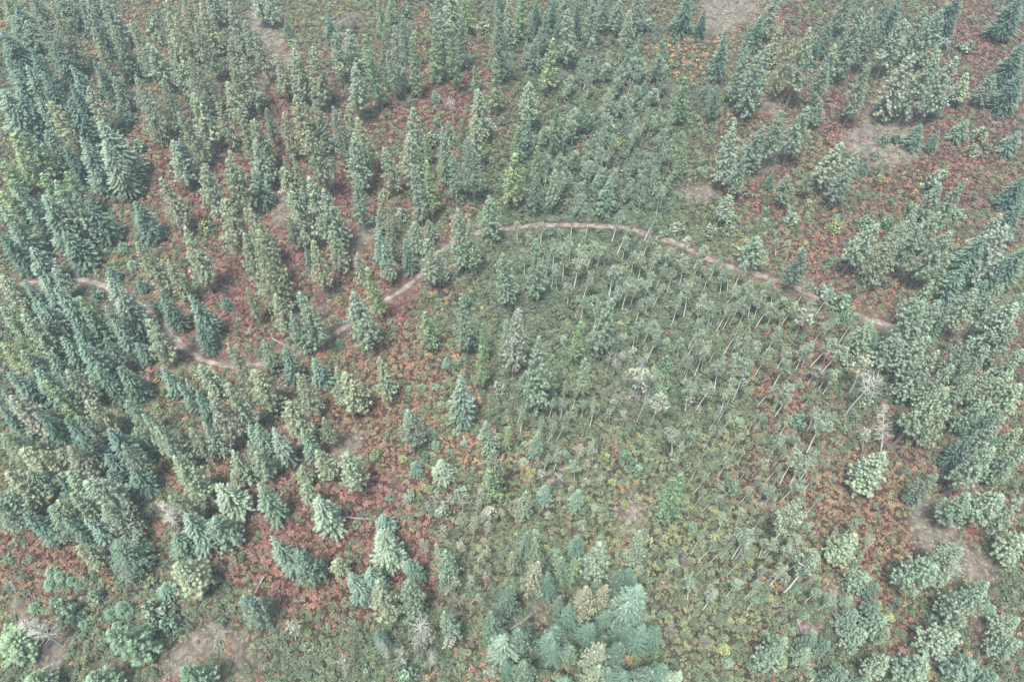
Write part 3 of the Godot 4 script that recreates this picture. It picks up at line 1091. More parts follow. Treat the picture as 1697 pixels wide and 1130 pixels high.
	p("a", -0.3, -130.8, 11.6, 1.53, "Pg", "middling grey-green pine, first near the top edge")
	p("a", -5.4, -105.9, 11.4, 2.1, "Pg", "middling grey-green pine, first above the bright larch at centre top")
	p("a", -26.8, -110.4, 12.3, 2.12, "Pg", "middling grey-green pine, second below the big leafless bush")
	p("a", -34.7, -101.2, 13.8, 2.03, "Py", "tall yellowish green pine below the pale bare patch at top left")
	p("a", -33.4, -102.7, 11.2, 1.24, "Py", "middling slender yellowish green pine below the big leafless bush")
	p("a", -31.8, -101.9, 11.7, 1.78, "Py", "middling yellowish green pine below the big leafless bush")
	p("a", -37.8, -100.7, 10.1, 1.23, "Py", "middling slender yellowish green pine, second above the rosy clearing above the path")
	p("a", -41.2, -103.3, 9.3, 1.25, "Pd", "middling dull dark green pine below the pale bare patch at top left")
	p("a", -41.5, -99, 10.6, 1.63, "Py", "middling yellowish green pine, fourth above the rosy clearing above the path")
	p("a", -40.9, -94.2, 10.5, 2, "Pg", "middling grey-green pine above the rosy clearing above the path")
	p("a", -30.4, -92.3, 14.7, 1.96, "Py", "tall yellowish green pine, first above the rosy clearing above the path")
	p("a", -35.4, -90.2, 11, 1.18, "Pg", "middling slender grey-green pine above the rosy clearing above the path")
	p("a", -33.8, -90.8, 11, 1.18, "Py", "middling slender yellowish green pine, first above the rosy clearing above the path")
	p("a", -27.5, -98.3, 14.2, 1.61, "Pg", "tall slender grey-green pine below the big leafless bush")
	p("a", -25.8, -98.5, 13.5, 1.75, "Py", "tall yellowish green pine, first below the top centre pines")
	p("a", -24, -96.4, 13.6, 1.86, "Py", "tall yellowish green pine, second below the top centre pines")
	p("a", -25.4, -93.3, 12.9, 1.98, "Pg", "middling grey-green pine, third above the pinkish clearing")
	p("a", -16.5, -101.3, 11.4, 1.78, "Pg", "middling grey-green pine, first below the top centre pines")
	p("a", -16.8, -94.6, 12.1, 1.99, "Pg", "middling grey-green pine, second below the top centre pines")
	p("a", -19.4, -92.8, 11.2, 1.59, "Pg", "middling grey-green pine, second above the pinkish clearing")
	p("a", -15.4, -90.9, 8.7, 0.92, "Py", "short slender yellowish green pine above the footpath gap between two pines")
	p("a", -11.1, -96.5, 11.6, 1.48, "Pg", "middling grey-green pine, second left of the bright larch at centre top")
	p("a", -8.5, -100, 10.3, 1.08, "Pd", "middling slender dull dark green pine left of the bright larch at centre top")
	p("a", -9, -91.7, 10.7, 1.45, "Pg", "middling grey-green pine, first left of the bright larch at centre top")
	p("a", -5.8, -98.8, 12.2, 1.76, "Py", "middling yellowish green pine left of the bright larch at centre top")
	p("a", -6.2, -90.8, 14.5, 2.47, "Pg", "tall grey-green pine left of the bright larch at centre top")
	p("b", 3.8, -132.3, 7, 0.78, "Pg", "short slender grey-green pine near the top edge")
	p("a", 6.3, -129.4, 9, 1.38, "Pd", "short dull dark green pine, first near the top edge")
	p("a", 10, -134.4, 9.5, 2.02, "Pd", "middling broad dull dark green pine near the top edge")
	p("a", 10.6, -125.1, 12.2, 1.94, "Pg", "middling grey-green pine, second near the top edge")
	p("a", 8.3, -125.4, 9.6, 1.36, "Pd", "middling dull dark green pine near the top edge")
	p("b", 3.8, -124, 7.9, 1.66, "Pd", "short broad dull dark green pine, first near the top edge")
	p("b", 5.3, -127.7, 7, 0.92, "Pg", "short grey-green pine near the top edge")
	p("b", 2.8, -125, 6.3, 1.07, "Pd", "short dull dark green pine, second near the top edge")
	p("a", 14.4, -129.9, 12.8, 1.67, "Pg", "middling grey-green pine, third near the top edge")
	p("b", 17.7, -135.6, 7.8, 1.88, "Pd", "short broad dull dark green pine, second near the top edge")
	p("b", 20, -134.2, 7.7, 1.87, "Pd", "short broad dull dark green pine, third near the top edge")
	p("a", 21.9, -130.4, 8.5, 1.54, "Pg", "short grey-green pine left of the pale bare patch at top right")
	p("a", 23.8, -133.6, 8.7, 2.02, "Pd", "short broad dull dark green pine left of the pale bare patch at top right")
	p("a", 42.1, -121.8, 12.4, 1.47, "Pg", "middling slender grey-green pine below the pale bare patch at top right")
	p("a", 40.3, -114.7, 12.1, 1.87, "Pg", "middling grey-green pine below the pale bare patch at top right")
	p("a", 41.7, -111, 14.5, 2.25, "Pg", "tall grey-green pine, second below the pale bare patch at top right")
	p("b", 35.8, -111, 8.1, 1.29, "Pd", "short dull dark green pine above the red gap at upper right")
	p("a", 3.2, -108.5, 11.4, 1.98, "Pg", "middling grey-green pine, second above the bright larch at centre top")
	p("a", 35.5, -95.2, 13.1, 2.14, "Pg", "tall grey-green pine left of the red gap at upper right")
	p("a", 36.9, -92.4, 11, 1.46, "Pg", "middling grey-green pine left of the red gap at upper right")
	p("a", 40, -98.7, 10.9, 2.18, "Pd", "middling broad dull dark green pine above the red gap at upper right")
	p("a", 48.3, -124.6, 9.8, 1.5, "Py", "middling yellowish green pine right of the pale bare patch at top right")
	p("a", 43.7, -113.6, 13.9, 1.85, "Pg", "tall grey-green pine, first below the pale bare patch at top right")
	p("a", 47.5, -115.9, 13.6, 1.44, "Py", "tall slender yellowish green pine left of the upper right pines")
	p("a", 50.3, -114.5, 16.3, 2.13, "Pg", "tall grey-green pine, second left of the upper right pines")
	p("a", 54.8, -114.4, 13.6, 1.86, "Pg", "tall grey-green pine, first left of the upper right pines")
	p("a", 54.2, -112.1, 11.2, 1.57, "Pd", "middling dull dark green pine left of the upper right pines")
	p("a", 59.9, -121.1, 17.2, 2.18, "Pg", "tall grey-green pine, first above the upper right pines")
	p("a", 64, -125.1, 13.1, 1.79, "Pg", "tall grey-green pine, second above the upper right pines")
	p("a", 68.3, -130.2, 10.9, 1.99, "Pd", "middling dull dark green pine, second above the upper right pines")
	p("a", 65.3, -123.2, 11.3, 1.64, "Pd", "middling dull dark green pine, first above the upper right pines")
	p("a", 76.4, -125.4, 12.7, 2.39, "Pg", "middling grey-green pine near the top right corner")
	p("a", 73.5, -125.9, 12.2, 1.95, "Pg", "middling grey-green pine, second right of the upper right pines")
	p("a", 68.9, -122.6, 12.3, 2.22, "Pg", "middling grey-green pine, first right of the upper right pines")
	p("a", 66.3, -111.5, 14.3, 2.4, "Pw", "tall whitish green pine right of the upper right pines")
	p("a", 60, -109.9, 13.4, 1.83, "Pg", "tall grey-green pine right of the upper right pines")
	p("a", 69.8, -110.4, 15, 2.39, "Pg", "tall grey-green pine above the mauve bare patch at upper right")
	p("a", 73.9, -110.9, 14.3, 2.26, "Pg", "tall grey-green pine right of the mauve bare patch at upper right")
	p("b", 67.5, -111.8, 7.1, 2.03, "Pg", "short broad grey-green pine above the mauve bare patch at upper right")
	p("b", 81.1, -115.3, 6.9, 1.76, "Pg", "short broad grey-green pine right of the mauve bare patch at upper right")
	p("b", 85.6, -115.4, 6.8, 1.91, "Pd", "short broad dull dark green pine near the top right corner")
	p("a", 48.6, -132.5, 10.7, 1.84, "Pg", "middling grey-green pine right of the pale bare patch at top right")
	p("a", 43.9, -100.1, 12.2, 1.77, "Pg", "middling grey-green pine above the red gap at upper right")
	p("a", 47.3, -100.4, 12.9, 2.18, "Pg", "middling grey-green pine right of the red gap at upper right")
	p("b", 53.8, -108.8, 6.5, 1.29, "Pg", "short broad grey-green pine below the upper right pines")
	p("a", 52.2, -94.8, 10.9, 2.15, "Pg", "middling broad grey-green pine left of the mauve bare patch at upper right")
	p("a", 54.7, -93.4, 10.9, 1.73, "Pg", "middling grey-green pine, first below the mauve bare patch at upper right")
	p("a", 63.2, -134.6, 9.5, 1.87, "Pd", "middling broad dull dark green pine above the upper right pines")
	p("a", 59, -127.6, 8.4, 1.37, "Pd", "short dull dark green pine above the upper right pines")
	p("a", -66.3, -81.7, 14, 2.36, "Pg", "tall grey-green pine near the bright larches at the left edge")
	p("a", -52.4, -84.5, 12.7, 1.9, "Py", "middling yellowish green pine below the upper left pines")
	p("a", -47, -85.5, 12.9, 1.91, "Pg", "middling grey-green pine left of the rosy clearing above the path")
	p("a", -43.1, -88.3, 12.4, 2.19, "Py", "middling yellowish green pine, first above the rosy clearing above the path")
	p("a", -41.9, -78, 14.4, 2.33, "Py", "tall yellowish green pine left of the rosy clearing above the path")
	p("a", -38.6, -78.8, 12.3, 1.61, "Py", "middling yellowish green pine, first left of the rosy clearing above the path")
	p("a", -37.4, -72, 15.4, 2.02, "Py", "tall yellowish green pine, second below the rosy clearing above the path")
	p("a", -52, -71.5, 13.6, 1.91, "Py", "tall yellowish green pine above the footpath's left curve")
	p("a", -49.4, -70.2, 10.4, 1.49, "Py", "middling yellowish green pine above the footpath's left curve")
	p("a", -46.5, -72.4, 14.5, 2.03, "Pg", "tall grey-green pine left of the crimson patch above the footpath")
	p("b", -66.8, -71, 7.2, 1.39, "Pg", "short broad grey-green pine right of the footpath's left end")
	p("a", -38, -66.7, 8.5, 1.02, "Py", "short slender yellowish green pine right of the crimson patch above the footpath")
	p("a", -49.1, -59.1, 11, 1.73, "Pg", "middling grey-green pine below the footpath's left curve")
	p("a", -71.3, -67.1, 10.3, 2.02, "Pg", "middling broad grey-green pine left of the footpath's left end")
	p("a", -70.1, -62.6, 9.7, 1.54, "Pg", "middling grey-green pine, second below the footpath's left end")
	p("a", -65.7, -60.2, 10.7, 1.84, "Pg", "middling grey-green pine, first below the footpath's left end")
	p("a", -36.9, -77.1, 13.7, 1.47, "Py", "tall slender yellowish green pine left of the rosy clearing above the path")
	p("a", -35.7, -73.6, 13.1, 1.81, "Py", "tall yellowish green pine, first below the rosy clearing above the path")
	p("a", -34.6, -68.5, 16.7, 2.68, "Py", "tall yellowish green pine above the crimson patch above the footpath")
	p("a", -32.4, -63.7, 11.3, 1.66, "Py", "middling yellowish green pine right of the crimson patch above the footpath")
	p("a", -31.9, -81.2, 13.7, 1.87, "Pg", "tall grey-green pine, first right of the rosy clearing above the path")
	p("a", -29, -81, 15.5, 2.35, "Pg", "tall grey-green pine, second right of the rosy clearing above the path")
	p("a", -26.9, -79.8, 14.1, 2.11, "Pg", "tall grey-green pine above the pinkish clearing")
	p("a", -30.8, -81.6, 13.2, 1.5, "Pg", "tall slender grey-green pine right of the rosy clearing above the path")
	p("a", -34.1, -80.5, 8.7, 1.14, "Pd", "short dull dark green pine right of the rosy clearing above the path")
	p("a", -28.4, -72.2, 12.6, 1.56, "Py", "middling yellowish green pine, second left of the pinkish clearing")
	p("a", -26.4, -76.1, 9.6, 1.49, "Py", "middling yellowish green pine, first left of the pinkish clearing")
	p("a", -35.4, -90, 9.5, 1.84, "Py", "middling broad yellowish green pine above the rosy clearing above the path")
	p("a", -24.1, -85.3, 11.9, 1.53, "Pg", "middling grey-green pine, first above the pinkish clearing")
	p("a", -19.4, -82.2, 11.3, 1.26, "Py", "middling slender yellowish green pine above the pinkish clearing")
	p("a", -18.3, -78, 10.6, 1.11, "Py", "middling slender yellowish green pine right of the pinkish clearing")
	p("a", -18.8, -73.9, 9.1, 1.47, "Pg", "middling grey-green pine above the bright larch beside the path")
	p("a", -23.1, -73.7, 8.4, 1.23, "Py", "short yellowish green pine below the pinkish clearing")
	p("a", -14.6, -79.3, 9, 1.64, "Pg", "short grey-green pine left of the footpath gap between two pines")
	p("a", -12.4, -72.5, 12.4, 1.57, "Pg", "middling grey-green pine left of the footpath gap between two pines")
	p("a", -10.7, -73.7, 8.3, 1.23, "Pg", "short grey-green pine below the footpath gap between two pines")
	p("a", -14.6, -85.8, 13.2, 1.4, "Pg", "tall slender grey-green pine above the footpath gap between two pines")
	p("b", -12.8, -82.5, 5.2, 1.29, "Pd", "short broad dull dark green pine above the footpath gap between two pines")
	p("a", -8.1, -76.2, 14.8, 1.82, "Pg", "tall grey-green pine above the footpath gap between two pines")
	p("a", -5.8, -76.2, 12.7, 1.34, "Pg", "middling slender grey-green pine right of the footpath gap between two pines")
	p("a", -3.5, -82.8, 10.3, 1.91, "Pg", "middling grey-green pine below the bright larch at centre top")
	p("a", -20.8, -62.1, 14.8, 2.17, "Pg", "tall grey-green pine above the straight stretch of footpath")
	p("a", -27.8, -61.9, 13.8, 1.96, "Pg", "tall grey-green pine left of the straight stretch of footpath")
	p("a", -30.2, -61.3, 10.2, 1.43, "Pg", "middling grey-green pine left of the straight stretch of footpath")
	p("a", -6.5, -61.2, 14.4, 1.51, "Pg", "tall slender grey-green pine right of the red bush patch beside the path")
	p("a", -5, -62, 8.4, 0.88, "Py", "short slender yellowish green pine above the lone pale fir")
	p("a", -0.7, -70.2, 12.9, 1.79, "Pg", "middling grey-green pine right of the footpath gap between two pines")
	p("a", -0.6, -60.4, 11.3, 1.19, "Pg", "middling slender grey-green pine above the tall pine at centre")
	p("a", 3.8, -88.9, 9.4, 1.44, "Pd", "middling dull dark green pine right of the bright larch at centre top")
	p("a", 6.4, -88.9, 10.2, 1.31, "Pg", "middling grey-green pine right of the bright larch at centre top")
	p("a", 3.9, -70.6, 14.6, 1.67, "Pg", "tall slender grey-green pine below the crest of the footpath")
	p("a", 12.4, -61, 14.8, 1.85, "Pg", "tall grey-green pine right of the tall pine at centre")
	p("a", 0.1, -57.8, 16, 1.7, "Pw", "tall slender whitish green pine above the tall pine at centre")
	p("b", 34.7, -87.3, 6.6, 1.59, "Pg", "short broad grey-green pine below the red gap at upper right")
	p("a", 37.7, -78.2, 8.3, 2.03, "Pg", "short broad grey-green pine above the footpath above the aspens")
	p("a", 52.6, -77, 12.9, 2.11, "Pg", "middling grey-green pine, second above the footpath's right end")
	p("a", 55.7, -75.2, 14.4, 2.57, "Pg", "tall grey-green pine above the footpath's right end")
	p("a", 61.6, -81.6, 9.8, 1.53, "Pg", "middling grey-green pine, third below the mauve bare patch at upper right")
	p("a", 59.3, -76.5, 12.6, 1.85, "Pg", "middling grey-green pine, first above the footpath's right end")
	p("a", 64.1, -80.8, 10.3, 1.65, "Pg", "middling grey-green pine, fourth near the right edge")
	p("a", 66.3, -85.9, 10.1, 1.81, "Pg", "middling grey-green pine, second below the mauve bare patch at upper right")
	p("a", 69, -85.8, 12.1, 1.67, "Pg", "middling grey-green pine, third near the right edge")
	p("a", 62.6, -74.2, 13.7, 2.19, "Pg", "tall grey-green pine near the right edge")
	p("a", 70.8, -74.3, 14.5, 2.42, "Pw", "tall whitish green pine near the right edge")
	p("a", 72.6, -78.6, 11.7, 2, "Pg", "middling grey-green pine, first near the right edge")
	p("a", 58.7, -67, 11.2, 1.59, "Pg", "middling grey-green pine, second right of the footpath's right end")
	p("a", 64.6, -64.8, 11.6, 1.68, "Pg", "middling grey-green pine, second near the right edge")
	p("b", 71, -68.7, 7.8, 1.27, "Pg", "short grey-green pine near the right edge")
	p("a", 70.7, -64.4, 12.1, 2.45, "Pg", "middling broad grey-green pine, first near the right edge")
	p("a", 68.8, -62, 12.2, 2.42, "Pg", "middling broad grey-green pine, second near the right edge")
	p("a", 55.8, -61.4, 13.9, 2.19, "Pg", "tall grey-green pine, first right of the footpath's right end")
	p("a", 57.5, -61.5, 13.3, 1.75, "Pg", "tall grey-green pine, second right of the footpath's right end")
	p("a", 43.1, -73.8, 10.4, 1.61, "Pd", "middling dull dark green pine right of the footpath above the aspens")
	p("a", 50.4, -62.4, 8.8, 1.57, "Pg", "short grey-green pine left of the footpath's right end")
	p("a", 53.3, -91.1, 9.4, 1.73, "Pd", "middling dull dark green pine below the mauve bare patch at upper right")
	p("b", 44.8, -90.8, 7.4, 1.6, "Pd", "short broad dull dark green pine right of the red gap at upper right")
	p("b", 48.8, -93, 6.1, 1.08, "Pd", "short dull dark green pine right of the red gap at upper right")
	p("a", -66.3, -56.7, 8.4, 1.61, "Pg", "short grey-green pine below the footpath's left end")
	p("a", -55.1, -57.8, 8.6, 1.41, "Pd", "short dull dark green pine, first left of the yellow thicket at left")
	p("a", -57.7, -52.4, 10.1, 1.78, "Py", "middling yellowish green pine, second left of the yellow thicket at left")
	p("a", -59, -51.5, 8.4, 1.26, "Pd", "short dull dark green pine, second left of the yellow thicket at left")
	p("a", -62.7, -47.8, 11.2, 2.14, "Pc", "middling cream-tinged pine near the left edge")
	p("b", -61.1, -47.7, 5.9, 1.14, "Py", "short broad yellowish green pine, second near the left edge")
	p("a", -54.3, -48.2, 10.4, 1.64, "Py", "middling yellowish green pine, first left of the yellow thicket at left")
	p("a", -48.9, -47.8, 10.6, 1.53, "Pg", "middling grey-green pine, first below the yellow thicket at left")
	p("a", -45.4, -45.1, 11, 1.51, "Pg", "middling grey-green pine, second below the yellow thicket at left")
	p("a", -43.2, -43.2, 12.1, 1.59, "Pg", "middling grey-green pine, third below the yellow thicket at left")
	p("a", -42.8, -44.3, 9.2, 1.21, "Py", "middling yellowish green pine, first below the yellow thicket at left")
	p("b", -48.4, -45.7, 7.1, 1.13, "Pg", "short grey-green pine below the yellow thicket at left")
	p("b", -41.4, -54.4, 8, 1.71, "Pg", "short broad grey-green pine left of the lowest bend of the footpath")
	p("b", -43.6, -52.9, 6.8, 1.07, "Py", "short yellowish green pine right of the yellow thicket at left")
	p("a", -35.8, -54.1, 13.6, 1.43, "Py", "tall slender yellowish green pine right of the lowest bend of the footpath")
	p("a", -35.6, -48.6, 14, 1.73, "Pg", "tall grey-green pine below the lowest bend of the footpath")
	p("a", -37, -46.2, 13.9, 1.81, "Pc", "tall cream-tinged pine below the lowest bend of the footpath")
	p("a", -38.3, -44.6, 10, 1.41, "Pg", "middling grey-green pine, first below the lowest bend of the footpath")
	p("a", -40.3, -44.3, 9.2, 1.42, "Py", "middling yellowish green pine, second below the yellow thicket at left")
	p("a", -35, -41.2, 9.3, 1.49, "Pg", "middling grey-green pine right of the grey snag")
	p("a", -32.5, -41.3, 10.9, 1.19, "Pg", "middling slender grey-green pine below the lowest bend of the footpath")
	p("a", -40.1, -38.7, 12.9, 1.93, "Pg", "middling grey-green pine above the grey snag")
	p("a", -39.8, -35.5, 10.7, 1.53, "Py", "middling yellowish green pine right of the grey snag")
	p("b", -36, -40.2, 5.2, 0.91, "Py", "short yellowish green pine right of the grey snag")
	p("a", -64.2, -43.5, 8.7, 1.71, "Py", "short broad yellowish green pine, first near the left edge")
	p("a", -59.5, -41.1, 10.6, 2.17, "Py", "middling broad yellowish green pine, first near the left edge")
	p("a", -55.2, -42.2, 9.3, 1.8, "Pc", "middling broad cream-tinged pine near the left edge")
	p("b", -57.6, -42.3, 7.1, 1.21, "Pg", "short grey-green pine, second near the left edge")
	p("a", -60.8, -37.9, 10.1, 1.94, "Py", "middling broad yellowish green pine, second near the left edge")
	p("a", -53.6, -38.2, 9.3, 1.86, "Pg", "middling broad grey-green pine, second above the rusty clearing at lower left")
	p("a", -49.8, -37.2, 11, 2.12, "Pg", "middling broad grey-green pine left of the grey snag")
	p("a", -61.6, -36.1, 8.7, 1.74, "Pg", "short broad grey-green pine, first near the left edge")
	p("a", -52.7, -35.3, 8.7, 1.54, "Py", "short yellowish green pine, second above the rusty clearing at lower left")
	p("a", -54.9, -34.6, 9, 1.63, "Py", "middling yellowish green pine above the rusty clearing at lower left")
	p("b", -49.7, -34.5, 7.8, 1.45, "Pg", "short grey-green pine above the rusty clearing at lower left")
	p("a", -59.4, -38.9, 8.3, 1.48, "Pg", "short grey-green pine, first near the left edge")
	p("b", -34.3, -58.1, 8.1, 1.31, "Pg", "short grey-green pine right of the lowest bend of the footpath")
	p("a", -33.2, -52.1, 11.9, 1.98, "Py", "middling yellowish green pine, first right of the lowest bend of the footpath")
	p("a", -27.2, -50.8, 11.6, 1.45, "Py", "middling yellowish green pine, second right of the lowest bend of the footpath")
	p("a", -28, -46.9, 13, 2.03, "Py", "middling yellowish green pine, third right of the lowest bend of the footpath")
	p("a", -23.3, -52.8, 10.2, 1.58, "Py", "middling yellowish green pine, first below the straight stretch of footpath")
	p("a", -21.3, -51.7, 10.9, 1.99, "Py", "middling yellowish green pine, second below the straight stretch of footpath")
	p("a", -17.1, -53.3, 11.6, 1.47, "Pg", "middling grey-green pine below the straight stretch of footpath")
	p("a", -13.4, -45.5, 12.4, 1.62, "Pw", "middling whitish green pine left of the lone pale fir")
	p("a", -2.9, -45, 11.7, 1.52, "Pg", "middling grey-green pine below the lone pale fir")
	p("a", -2.1, -40.4, 14, 1.47, "Py", "tall slender yellowish green pine above the pale pine over green larch")
	p("a", -24.3, -46.3, 9.2, 1.13, "Py", "middling yellowish green pine, second above the white fallen log")
	p("a", -24.1, -41.8, 9.2, 1.6, "Py", "middling yellowish green pine, first above the white fallen log")
	p("b", -27.4, -40.9, 5.3, 1.22, "Py", "short broad yellowish green pine above the crimson patch at lower left")
	p("a", -20.4, -40.3, 11.7, 1.87, "Pg", "middling grey-green pine above the white fallen log")
	p("b", -25.9, -37.9, 7.6, 1.29, "Pg", "short grey-green pine above the crimson patch at lower left")
	p("a", -32, -41.7, 9.6, 1.4, "Pg", "middling grey-green pine, second below the lowest bend of the footpath")
	p("a", 3.2, -51.9, 18.2, 2.04, "Pg", "tall slender grey-green pine left of the tall pine at centre")
	p("b", 6.4, -55.7, 8, 0.84, "Py", "short slender yellowish green pine right of the tall pine at centre")
	p("a", 10.1, -53.8, 11.1, 1.17, "Pg", "middling slender grey-green pine right of the tall pine at centre")
	p("a", 1.4, -36.2, 11, 1.16, "Pg", "middling slender grey-green pine right of the pale pine over green larch")
	p("a", 55.5, -57.3, 12.1, 1.85, "Pg", "middling grey-green pine, first right of the footpath's right end")
	p("b", 54, -59.9, 8.2, 2.11, "Pd", "short broad dull dark green pine below the footpath's right end")
	p("a", 55.1, -54, 13.5, 1.71, "Pg", "tall grey-green pine below the footpath's right end")
	p("a", 56.9, -52.3, 13.4, 1.49, "Pg", "tall slender grey-green pine left of the right hand forest")
	p("a", 52.9, -47, 15.6, 1.92, "Pg", "tall grey-green pine right of the leaning bare conifer")
	p("a", 56.1, -46.9, 10.7, 1.47, "Pg", "middling grey-green pine right of the leaning bare conifer")
	p("a", 60.5, -52, 9.8, 1.31, "Pg", "middling grey-green pine left of the right hand forest")
	p("a", 62.6, -57.5, 10.9, 1.54, "Pg", "middling grey-green pine, second above the right hand forest")
	p("a", 64.4, -56.6, 10.8, 1.44, "Pg", "middling grey-green pine, first above the right hand forest")
	p("a", 64.7, -51.8, 11.3, 1.7, "Pg", "middling grey-green pine at the right hand forest")
	p("a", 61.1, -49.1, 10.3, 1.49, "Pg", "middling grey-green pine, first below the right hand forest")
	p("a", 69.1, -56.1, 9.8, 1.54, "Pg", "middling grey-green pine right of the right hand forest")
	p("a", 66.4, -50.7, 11.3, 2.19, "Pg", "middling broad grey-green pine right of the right hand forest")
	p("a", 60.3, -43.8, 13.6, 1.52, "Pg", "tall slender grey-green pine below the right hand forest")
	p("a", 65, -44.9, 10.1, 1.45, "Pg", "middling grey-green pine, second below the right hand forest")
	p("a", 58.1, -39.9, 13, 1.87, "Pg", "middling grey-green pine, fourth below the right hand forest")
	p("a", 63.5, -41.9, 11, 1.71, "Pg", "middling grey-green pine, third below the right hand forest")
	p("a", 46, -40.6, 10.8, 2.27, "Pg", "middling broad grey-green pine above the lone round pine at right")
	p("a", 52.2, -38.3, 9.1, 1.41, "Pd", "middling dull dark green pine right of the lone round pine at right")
	p("a", 55, -35.1, 10.6, 1.83, "Pg", "middling grey-green pine above the grey bare strip at right")
	p("a", 58.8, -35.6, 10.4, 2.03, "Pg", "middling broad grey-green pine right of the grey bare strip at right")
	p("a", 61.8, -34.9, 9.6, 1.38, "Pg", "middling grey-green pine right of the grey bare strip at right")
	p("a", 63.3, -53.4, 8.9, 1.32, "Pg", "short grey-green pine left of the right hand forest")
	p("a", -62.1, -35.3, 8.6, 2.51, "Pg", "short broad grey-green pine, second near the left edge")
	p("a", -54.7, -33.8, 9, 2.48, "Pg", "short broad grey-green pine above the rusty clearing at lower left")
	p("a", -48.3, -33.4, 10.2, 2.46, "Pg", "middling broad grey-green pine, first above the rusty clearing at lower left")
	p("b", -50.8, -29.9, 8, 1.41, "Py", "short yellowish green pine, first above the rusty clearing at lower left")
	p("b", -46.5, -29.6, 7.8, 2.72, "Qm", "short broad blue-green pine right of the rusty clearing at lower left")
	p("a", -35.9, -33, 9.6, 2.09, "Qm", "middling broad blue-green pine right of the grey snag")
	p("a", -38, -27, 10, 2.29, "Py", "middling broad yellowish green pine below the grey snag")
	p("a", -30.1, -23.2, 10.4, 1.71, "Qm", "middling blue-green pine, second left of the crimson patch at lower left")
	p("b", -57.3, -20, 6.4, 2.33, "Pb", "short broad bright green pine left of the bleached dead conifer")
	p("b", -53.4, -15.8, 6.5, 1.75, "Pb", "short broad bright green pine near the bottom left corner")
	p("a", -43, -19.6, 10, 2.28, "Pb", "middling broad bright green pine, first right of the bleached dead conifer")
	p("b", -46, -15.8, 7.3, 1.74, "Pb", "short broad bright green pine right of the bleached dead conifer")
	p("a", -34.8, -15.7, 9.1, 1.9, "Pb", "middling broad bright green pine, second right of the bleached dead conifer")
	p("a", -7.9, -27.8, 10.9, 1.39, "Pg", "middling grey-green pine below the pale pine over green larch")
	p("a", -24.5, -28.3, 10.7, 1.85, "Qm", "middling blue-green pine, first left of the crimson patch at lower left")
	p("b", -21.1, -29, 6.5, 1.33, "Py", "short broad yellowish green pine below the crimson patch at lower left")
	p("a", -14.8, -23.2, 14.7, 1.77, "Py", "tall slender yellowish green pine near the bottom edge")
	p("a", -11.9, -24.1, 12.8, 1.8, "Pd", "middling dull dark green pine near the bottom edge")
	p("a", -7, -21.5, 12.5, 1.32, "Pg", "middling slender grey-green pine near the bottom edge")
	p("a", -1.8, -20.9, 12.2, 1.5, "Qm", "middling blue-green pine near the bottom edge")
	p("b", -9.1, -31.4, 5.2, 0.77, "Pg", "short grey-green pine below the pale pine over green larch")
	p("a", 1.4, -30.3, 11.3, 1.19, "Qm", "middling slender blue-green pine below the pale pine over green larch")
	p("a", 3, -29.3, 11.8, 1.24, "Py", "middling slender yellowish green pine below the pale pine over green larch")
	p("a", 2.3, -26.7, 13.7, 1.44, "Pc", "tall slender cream-tinged pine below the pale pine over green larch")
	p("a", 0.3, -29.2, 8.4, 0.88, "Py", "short slender yellowish green pine below the pale pine over green larch")
	p("a", 6.1, -28.2, 11, 1.16, "Pg", "middling slender grey-green pine left of the star-shaped fir")
	p("a", 10, -27.9, 14.5, 1.74, "Pg", "tall slender grey-green pine above the star-shaped fir")
	p("a", 15.2, -30.1, 12.1, 1.28, "Pg", "middling slender grey-green pine above the star-shaped fir")
	p("a", 12.5, -25.9, 10.9, 1.15, "Qm", "middling slender blue-green pine left of the star-shaped fir")
	p("a", 10.1, -26.2, 8.3, 0.87, "Qm", "short slender blue-green pine left of the star-shaped fir")
	p("a", 8.6, -23.5, 13.3, 1.4, "Pc", "tall slender cream-tinged pine above the dense firs at the bottom")
	p("a", 10.6, -24.8, 10, 1.05, "Pc", "middling slender cream-tinged pine left of the star-shaped fir")
	p("a", 5.5, -24.1, 8.2, 0.86, "Qm", "short slender blue-green pine left of the dense firs at the bottom")
	p("a", 1.4, -19.9, 13.8, 1.45, "Qm", "tall slender blue-green pine left of the dense firs at the bottom")
	p("a", 6.8, -18.4, 10.2, 1.07, "Qm", "middling slender blue-green pine, first left of the dense firs at the bottom")
	p("a", 9, -17.9, 14.2, 1.49, "Pw", "tall slender whitish green pine left of the dense firs at the bottom")
	p("b", 10.7, -20.2, 8, 0.84, "Qm", "short slender blue-green pine at the dense firs at the bottom")
	p("a", 11.6, -17.8, 12.9, 1.36, "Qm", "middling slender blue-green pine, first right of the dense firs at the bottom")
	p("a", 14.2, -16, 12.7, 1.34, "Qm", "middling slender blue-green pine, second right of the dense firs at the bottom")
	p("a", 8.8, -15.5, 11.6, 1.22, "Pg", "middling slender grey-green pine below the dense firs at the bottom")
	p("a", 1.2, -16.5, 12.5, 1.32, "Qm", "middling slender blue-green pine, second left of the dense firs at the bottom")
	p("a", -0.6, -23.8, 12.5, 1.32, "Qm", "middling slender blue-green pine, third left of the dense firs at the bottom")
	p("a", 40.1, -30.6, 8.3, 1.71, "Pg", "short broad grey-green pine below the lone round pine at right")
	p("b", 42.1, -27.5, 5.8, 1.43, "Pg", "short broad grey-green pine, second left of the broad twin pines at lower right")
	p("b", 43.2, -26, 5.7, 1.06, "Qm", "short blue-green pine, first left of the broad twin pines at lower right")
	p("b", 40.7, -25.2, 2.8, 0.85, "Qm", "short broad blue-green pine, second left of the broad twin pines at lower right")
	p("b", 43.2, -24.3, 4.1, 1.06, "Qm", "short broad blue-green pine, first left of the broad twin pines at lower right")
